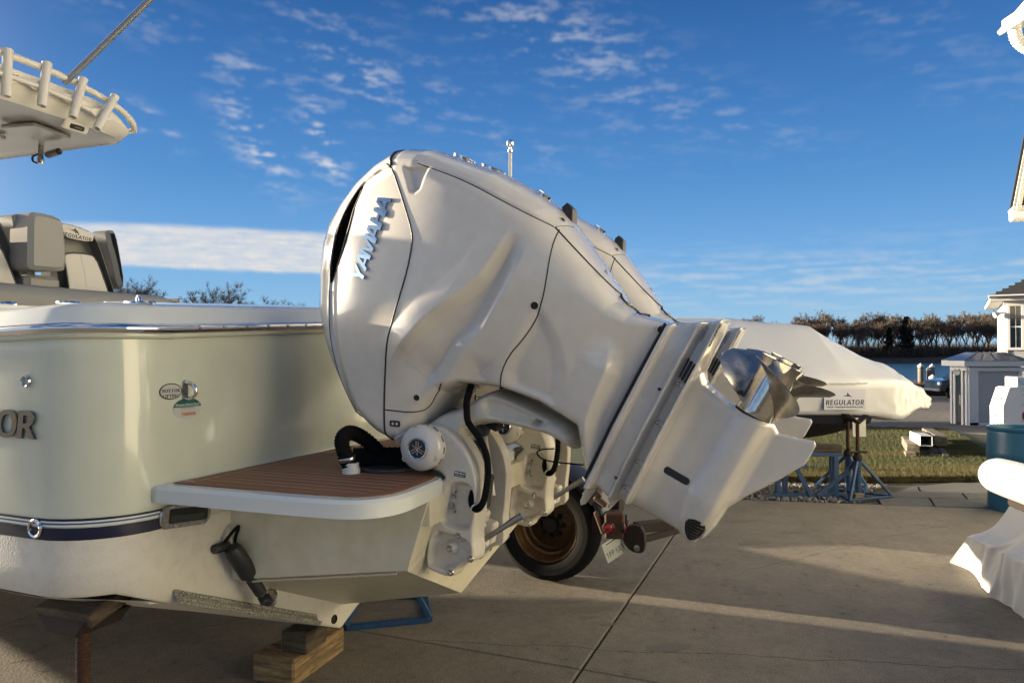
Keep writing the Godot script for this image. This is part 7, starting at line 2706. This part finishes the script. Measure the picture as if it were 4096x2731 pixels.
func ice_box() -> void:
	var y := fall(20.0)
	var t := thing("ice_freezer", "white outdoor ice freezer with red snow-capped letters beside the porch", "ice freezer", P3(13.75, y, -20.0))
	# side view, front slanting on the left
	var s := st()
	var side := PackedVector2Array([V(0.0, 0.02), V(1.9, 0.02), V(1.9, 1.33), V(0.26, 1.33), V(0.18, 1.30), V(0.0, 0.78)])
	prism(s, side, Transform3D(Basis(), P3(0, 0, -0.55)), 0.55, 0.012)
	obj("cabinet", s, M.ice_white, t)
	# slanted door and lower front panel, both facing left
	var nrm := P3(-0.52, 0.18, 0).normalized()
	var db := Basis(Vector3(0, 0, 1), P3(0.18, 0.52, 0).normalized(), nrm)
	for k in 1:
		s = st()
		rbox(s, Transform3D(db, P3(0.085, 1.04, -0.275)), P3(0.46, 0.50, 0.05), 0.01)
		var d := obj("slanted_door", s, M.ice_pale, t)
		s = st()
		rbox(s, Transform3D(db, P3(0.055, 0.99, -0.12)), P3(0.04, 0.14, 0.05), 0.008)
		obj("door_handle", s, M.plastic, d)
	s = st()
	rbox(s, Transform3D(Basis(Vector3.UP, -PI / 2), P3(-0.008, 0.40, -0.275)), P3(0.5, 0.74, 0.02), 0.004)
	var fp := obj("front_panel", s, M.ice_pale, t)
	for k in 3:
		s = st()
		tube(s, PackedVector3Array([P3(-0.022, 0.10, -0.08 - k * 0.15), P3(-0.022, 0.45, -0.08 - k * 0.15), P3(-0.022, 0.55, -0.13 - k * 0.15), P3(-0.022, 0.45, -0.18 - k * 0.15), P3(-0.022, 0.10, -0.18 - k * 0.15)]), 0.008, 6)
		obj("print", s, M.navy, fp)
	# letters on the side that looks at the camera
	for e in [["I", 1.00, 0.0, 0.30], ["C", 0.56, 0.0, 0.30], ["E", 0.12, 0.0, 0.30]]:
		var x := Transform3D(Basis(), P3(0.66, e[1] - 0.16 + 0.12, 0.004))
		var l := write("letter", e[0], 0.30, 0.012, x, M.ice_red, t, true, 0.0, 1.15, true)
		s = st()
		var cap := PackedVector2Array()
		var hw := 0.12 if e[0] == "I" else 0.15
		for k in 9: cap.append(V(-hw + 2 * hw * k / 8.0, 0.33 + 0.02 * sin(k * 2.0)))
		for k in 9: cap.append(V(hw - 2 * hw * k / 8.0, 0.285 - 0.02 * absf(sin(k * 1.7))))
		prism(s, cap, Transform3D(Basis(), P3(0.66, e[1] - 0.04, 0.014)), 0.01)
		obj("snow_cap", s, M.trim_white, t)
	# cooling unit on top
	s = st()
	rbox(s, Transform3D(Basis(), P3(0.85, 1.47, -0.28)), P3(0.86, 0.28, 0.5), 0.015)
	var ac := obj("cooling_unit", s, M.ice_white, t)
	for k in 9:
		s = st()
		rbox(s, Transform3D(Basis(), P3(0.97, 1.37 + k * 0.024, -0.026)), P3(0.44, 0.009, 0.012), 0.002)
		obj("louvre", s, M.plastic, ac)
	s = st()
	rbox(s, Transform3D(Basis(), P3(0.55, 1.46, -0.027)), P3(0.12, 0.17, 0.006), 0.002)
	obj("control_panel", s, M.ice_pale, ac)

# ---------------------------------------------------------------- far things
func bare_tree(called: String, seed_: int, high: float, spread: float, twigs: int, tm: Material, thin := 1.0) -> Node3D:
	var r := RandomNumberGenerator.new()
	r.seed = seed_
	var t := Node3D.new()
	t.name = called
	add_child(t, true)
	var segs := []
	var tips := []
	var grow := [[Vector3.ZERO, P3(r.randf_range(-0.08, 0.08), 1, r.randf_range(-0.08, 0.08)), 0.24, 0.020 * thin, 0]]
	var tall := 0.0
	while grow.size():
		var g: Array = grow.pop_back()
		var d: Vector3 = (g[1] as Vector3).normalized()
		var a: Vector3 = g[0]
		var bend := P3(r.randf_range(-1, 1), r.randf_range(-0.2, 0.7), r.randf_range(-1, 1)) * 0.16
		var m: Vector3 = a + d * g[2] * 0.5
		var e: Vector3 = m + (d + bend).normalized() * g[2] * 0.5
		tall = maxf(tall, e.y)
		segs.append([a, m, e, g[3], g[4]])
		tips.append([e, (d + bend).normalized(), g[4]])
		if g[4] > 0: tips.append([m, d, maxi(g[4], 2)])
		if g[4] < 4:
			var n := 3 if g[4] < 3 else 2
			if g[4] == 0: n = 4
			for k in n:
				var az := TAU * (k + r.randf() * 0.7) / n
				var out := P3(cos(az), 0, sin(az)) * spread
				var nd: Vector3 = (d * 0.9 + out * r.randf_range(0.5, 1.0) + P3(0, 0.28, 0)).normalized()
				grow.append([a.lerp(e, r.randf_range(0.72, 1.0)), nd, g[2] * r.randf_range(0.62, 0.86), g[3] * 0.60, g[4] + 1])
	var size := high * 0.96 / tall
	var tr := st()
	for g in segs:
		var w: float = g[3] * high
		tube(tr, PackedVector3Array([g[0] * size, g[1] * size, g[2] * size]), [w, w * 0.82, w * 0.66], 5 if g[4] < 2 else 3, false)
	for q in tips: q[0] = (q[0] as Vector3) * size
	obj("trunk", tr, M.bark, t)
	var cr := st()
	cr.set_smooth_group(-1)
	var outer := tips.filter(func(x): return x[2] >= 2)
	for k in twigs:
		var q: Array = outer[r.randi() % outer.size()]
		var p: Vector3 = q[0]
		var d: Vector3 = ((q[1] as Vector3) * 0.8 + P3(r.randf_range(-1, 1), r.randf_range(-0.4, 1.0), r.randf_range(-1, 1))).normalized()
		var ln := high * r.randf_range(0.035, 0.085)
		var w := high * 0.0024 * thin * r.randf_range(0.7, 1.4)
		var sd := d.cross(P3(r.randf_range(-1, 1), r.randf_range(-1, 1), r.randf_range(-1, 1))).normalized() * w
		tri(cr, p - sd, p + d * ln, p + sd)
		for i in 2:
			var b := p + d * ln * r.randf_range(0.3, 0.7)
			var d2 := (d + P3(r.randf_range(-1, 1), r.randf_range(-0.5, 1.0), r.randf_range(-1, 1)) * 0.9).normalized()
			tri(cr, b - sd * 0.7, b + d2 * ln * 0.6, b + sd * 0.7)
	obj("crown", cr, tm, t)
	return t

func pine_tree(called: String, high: float) -> Node3D:
	var r := RandomNumberGenerator.new()
	r.seed = 99
	var t := Node3D.new()
	t.name = called
	add_child(t, true)
	var s := st()
	tube(s, PackedVector3Array([Vector3.ZERO, P3(0, high, 0)]), [0.3, 0.05], 6, false)
	obj("trunk", s, M.bark, t)
	s = st()
	s.set_smooth_group(-1)
	for k in 5200:
		var f := r.randf()
		var y := high * (0.18 + 0.82 * f)
		var reach := high * 0.26 * (1.0 - pow(f, 1.7)) * (0.75 + 0.35 * sin(y * 2.2)) + 0.3
		var a := r.randf() * TAU
		var q := pow(r.randf(), 0.55) * reach * (0.7 + 0.3 * sin(a * 3.0 + y))
		var p := P3(cos(a) * q, y - q * 0.12, sin(a) * q)
		var d := P3(cos(a), r.randf_range(-0.3, 0.5), sin(a)).normalized() * r.randf_range(0.5, 1.1)
		var w := d.cross(P3(r.randf_range(-1, 1), 1, r.randf_range(-1, 1))).normalized() * 0.22
		tri(s, p - w, p + d, p + w)
	obj("crown", s, M.pine, t)
	return t

func background() -> void:
	# dark pickup by the hedge
	pickup()
	# mooring piles
	var lab := ["tall bare mooring pile with pale cap, leftmost of the piles in the water", "thinner mooring pile, second from the left in the water", "tall mooring pile with pale cap, third from the left in the water", "short thick pile with pointed white cap beside the pickup", "far stub of a pile just above the bow of the wrapped boat"]
	var at := [[35.5, 0.46, -62.0, 0.23], [36.2, 0.15, -62.0, 0.18], [36.5, 0.41, -62.0, 0.21], [33.0, -0.32, -56.0, 0.27], [31.4, 0.0, -70.0, 0.2]]
	for k in 5:
		var e: Array = at[k]
		var y := -3.6
		var t := thing("mooring_pile", lab[k], "mooring pile", P3(e[0], y, e[2]), 0.0, "mooring piles along the shore")
		var s := st()
		var h: float = e[1] - y
		lathe(s, Transform3D(), PackedVector2Array([V(e[3] * 1.05, 0.0), V(e[3], h * 0.5), V(e[3] * 0.95, h - 0.25), V(e[3] * 0.9, h - 0.2)]), 12)
		obj("pile", s, M.wood_grey, t)
		s = st()
		lathe(s, Transform3D(Basis(), P3(0, h - 0.25, 0)), PackedVector2Array([V(e[3] * 1.0, 0.0), V(e[3] * 1.0, 0.12), V(0.0001, 0.34)]), 12)
		obj("cap", s, M.trim_white, t)
	var dock := thing("dock_walkway", "pale strip of dock decking behind the hedge beside the piles", "dock", P3(34.6, 0, -58.5))
	for k in 6:
		box("dock_plank", P3(-1.0 + k * 0.42, -1.15, 0), P3(0.38, 0.10, 1.6), M.wood_grey, dock, 0.01)
	box("dock_beam", P3(0, -1.3, 0.7), P3(2.6, 0.2, 0.15), M.wood_grey, dock, 0.01)
	# bare hedge along the shore
	var s := st()
	s.set_smooth_group(-1)
	var r := RandomNumberGenerator.new()
	r.seed = 4
	for k in 9000:
		var x := r.randf_range(-2.0, 5.2)
		var p := P3(x, r.randf() * 0.3, r.randf_range(-0.5, 0.5))
		var d := P3(r.randf_range(-0.5, 0.5), 1, r.randf_range(-0.5, 0.5)).normalized() * r.randf_range(0.4, 1.15)
		var w := P3(r.randf_range(-1, 1), 0.2, r.randf_range(-1, 1)).normalized() * 0.016
		tri(s, p - w, p + d, p + w)
		var b := p + d * r.randf_range(0.3, 0.8)
		tri(s, b - w, b + P3(r.randf_range(-1, 1), r.randf_range(-0.2, 0.8), r.randf_range(-1, 1)) * 0.3, b + w)
	var hd := thing("bare_hedge", "leafless brown hedge along the shore beside the dark pickup", "hedge", P3(30.5, fall(55.0) - 0.05, -55.0))
	stuff(obj("branches", s, M.twig_red, hd))
	# the far wood
	var kinds := [bare_tree("bare_tree", 3, 15.0, 0.62, 2400, M.twig, 1.0), bare_tree("bare_tree", 14, 13.0, 0.75, 2400, M.twig_red, 1.0), bare_tree("bare_tree", 25, 16.0, 0.55, 2200, M.twig_grey, 1.1), bare_tree("bare_tree", 36, 12.0, 0.8, 2400, M.twig_red, 1.0), bare_tree("bare_tree", 52, 14.0, 0.68, 2000, M.twig_grey, 1.2)]
	var names := ["brown bare tree in the wood across the water", "reddish spreading bare tree in the wood across the water", "tall greyish bare tree in the wood across the water", "low reddish bare tree in the wood across the water", "pale grey bare tree in the wood across the water"]
	var used := [false, false, false, false, false]
	for row in 3:
		var x := 20.0
		while x < 262.0:
			x += rng.randf_range(2.2, 4.2) * (1.0 + row * 0.2)
			var zb := -252.0 - maxf(0.0, x - 60.0) * 0.12 - row * 13.0 - rng.randf() * 8.0
			var k := (rng.randi() % 5)
			var o: Node3D = kinds[k]
			if used[k]: o = spare(kinds[k])
			used[k] = true
			tag(o, names[k], "tree", "bare trees of the wood across the water")
			var sc := rng.randf_range(0.72, 1.0) * (0.86 + 0.22 * smoothstep(60.0, 200.0, x)) * (1.0 + 0.05 * row)
			if x < 90.0: sc *= lerpf(0.62, 1.0, clampf((x - 60.0) / 45.0, 0.0, 1.0))
			o.position = P3(x, 0.0 + row * 0.7, zb)
			o.rotation.y = rng.randf() * TAU
			o.scale = Vector3.ONE * sc
	var p1 := pine_tree("pine_tree", 13.8)
	tag(p1, "tall dark green pine rising above the bare wood across the water", "tree")
	p1.position = P3(146.0, 0.3, -264.0)
	var p2 := spare(p1, "second dark pine lower down in the bare wood, left of the taller one")
	p2.position = P3(137.0, 0.2, -259.0)
	p2.scale = Vector3.ONE * 0.72
	# undergrowth on the far bank
	s = st()
	s.set_smooth_group(-1)
	for k in 60000:
		var x := r.randf_range(40.0, 262.0)
		var zb := -253.0 - maxf(0.0, x - 60.0) * 0.12 - r.randf() * 26.0
		var p := P3(x, -1.2 + r.randf() * 1.6, zb)
		var d := P3(r.randf_range(-0.6, 0.6), 1, r.randf_range(-0.6, 0.6)) * (1.0 + 5.4 * pow(r.randf(), 1.8) * (0.6 + 0.6 * absf(nz.get_noise_2d(x * 0.08, 2.0)) * 2.0))
		var w := P3(r.randf_range(-1, 1), 0, r.randf_range(-1, 1)).normalized() * r.randf_range(0.05, 0.20)
		tri(s, p - w, p + d, p + w)
	var ug := obj("undergrowth", s, M.brush)
	tag(ug, "brown undergrowth along the far bank under the bare wood", "undergrowth", "", "stuff")
	for k in 14:
		var x := 78.0 + k * 13.0 + rng.randf() * 8.0
		var b := thing("shore_rock", "grey rock on the far waterline under the wood", "rock", P3(x, -2.6, -249.0 - maxf(0.0, x - 60.0) * 0.12), rng.randf() * 6.0, "rocks along the far waterline")
		s = st()
		var prof := PackedVector2Array([V(0.9, 0.0), V(1.0, 0.5), V(0.6, 0.9), V(0.0001, 1.0)])
		lathe(s, Transform3D(Basis().scaled(P3(rng.randf_range(0.6, 1.6), rng.randf_range(0.5, 1.1), 1)), Vector3.ZERO), prof, 7)
		obj("rock", s, M.stone, b)
	# bare trees seen over the deck of the boat
	var lt := [[-36.2, 8.9, 3.9, 0], [-29.4, 8.3, 4.1, 1], [-33.0, 6.6, 2.8, 2], [-24.8, 6.7, 3.0, 0], [-26.3, 6.5, 2.6, 2], [-31.7, 6.3, 2.6, 1], [-22.9, 6.1, 2.2, 1]]
	var ll := ["bare tree rising behind the rightmost boat seat", "round-crowned bare tree standing alone above the gunwale", "low bare treetop just right of the seat cushion", "bare treetop left of the motor, right of the round-crowned tree", "small bare treetop beside the round-crowned tree", "lowest bare treetop between the seat and the round-crowned tree", "last faint bare treetop before the outboard motor"]
	var near_kinds := [bare_tree("bare_tree", 71, 9.0, 0.8, 3200, M.twig, 0.62), bare_tree("bare_tree", 84, 8.5, 0.95, 3600, M.twig, 0.62), bare_tree("bare_tree", 97, 7.0, 0.9, 3000, M.twig, 0.62)]
	var taken := [false, false, false]
	for k in lt.size():
		var e: Array = lt[k]
		var o: Node3D = near_kinds[e[3]]
		if taken[e[3]]: o = spare(o)
		taken[e[3]] = true
		tag(o, ll[k], "tree", "bare trees behind the boat")
		o.position = P3(e[0], e[1] - [9.0, 8.5, 7.0][e[3]] * 1.0, -70.0 - (k % 3) * 2.0)
		o.rotation.y = k * 1.3

func pickup() -> void:
	var g := fall(48.0)
	var t := thing("pickup_truck", "dark pickup truck parked by the shore, half hidden by the porch", "pickup truck", P3(28.75, g, -48.0), 0.0)
	# side profile, front to the left
	var body := PackedVector2Array([V(0.0, 0.48), V(0.02, 1.0), V(0.10, 1.18), V(0.55, 1.28), V(1.25, 1.32), V(5.4, 1.32), V(5.45, 0.55), V(4.85, 0.50), V(4.75, 0.85), V(4.45, 1.0), V(4.1, 0.85), V(4.0, 0.50), V(1.35, 0.48), V(1.25, 0.82), V(0.92, 1.0), V(0.55, 0.82), V(0.45, 0.48)])
	var s := st()
	prism(s, body, Transform3D(Basis(), P3(0, 0, -1.8)), 1.8, 0.06)
	obj("body", s, M.truck_paint, t)
	var cab := PackedVector2Array([V(1.20, 1.32), V(1.85, 1.86), V(2.1, 1.92), V(3.5, 1.92), V(3.85, 1.80), V(3.95, 1.32)])
	s = st()
	prism(s, cab, Transform3D(Basis(), P3(0, 0, -1.68)), 1.58, 0.08)
	obj("cab", s, M.truck_paint, t)
	for e in [PackedVector2Array([V(1.42, 1.36), V(1.93, 1.78), V(2.42, 1.82), V(2.42, 1.36)]), PackedVector2Array([V(2.52, 1.36), V(2.52, 1.82), V(3.4, 1.82), V(3.7, 1.74), V(3.72, 1.36)])]:
		s = st()
		prism(s, e, Transform3D(Basis(), P3(0, 0, -0.098)), 0.006)
		obj("side_window", s, M.ice_pale if e[0].x < 2 else M.glass_dark, t)
	for x in [0.90, 4.42]:
		s = st()
		lathe(s, Transform3D(Basis(Vector3.RIGHT, PI / 2), P3(x, 0.40, -0.24)), PackedVector2Array([V(0.24, 0.20), V(0.28, 0.24), V(0.38, 0.24), V(0.40, 0.20), V(0.40, 0.0), V(0.36, -0.02)]), 24)
		var tw := obj("tyre", s, M.rubber, t)
		s = st()
		lathe(s, Transform3D(Basis(Vector3.RIGHT, PI / 2), P3(x, 0.40, -0.24)), PackedVector2Array([V(0.25, 0.215), V(0.20, 0.20), V(0.07, 0.18), V(0.06, 0.20), V(0.0001, 0.20)]), 16)
		obj("rim", s, M.alloy, tw)
		for k in 5:
			s = st()
			rbox(s, Transform3D(Basis(Vector3(0, 0, 1), TAU * k / 5), P3(x, 0.40, -0.02)) * Transform3D(Basis(), P3(0.14, 0, 0)), P3(0.20, 0.06, 0.03), 0.01)
			obj("spoke", s, M.steel, tw)
	s = st()
	rbox(s, Transform3D(Basis(), P3(1.55, 1.40, 0.10)), P3(0.20, 0.26, 0.22), 0.04)
	obj("mirror", s, M.plastic, t)
	s = st()
	rbox(s, Transform3D(Basis(), P3(0.08, 1.02, -0.12)), P3(0.18, 0.20, 0.3), 0.03)
	obj("headlight", s, M.ice_pale, t)
	s = st()
	rbox(s, Transform3D(Basis(), P3(2.7, 0.46, 0.04)), P3(2.6, 0.07, 0.12), 0.02)
	obj("side_step", s, M.steel, t)
	s = st()
	rbox(s, Transform3D(Basis(), P3(0.0, 0.60, -0.9)), P3(0.14, 0.24, 1.8), 0.05)
	obj("bumper", s, M.steel, t)
	s = st()
	rbox(s, Transform3D(Basis(), P3(2.0, 1.16, 0.004)), P3(0.2, 0.035, 0.03), 0.01)
	obj("door_handle", s, M.plastic, t)
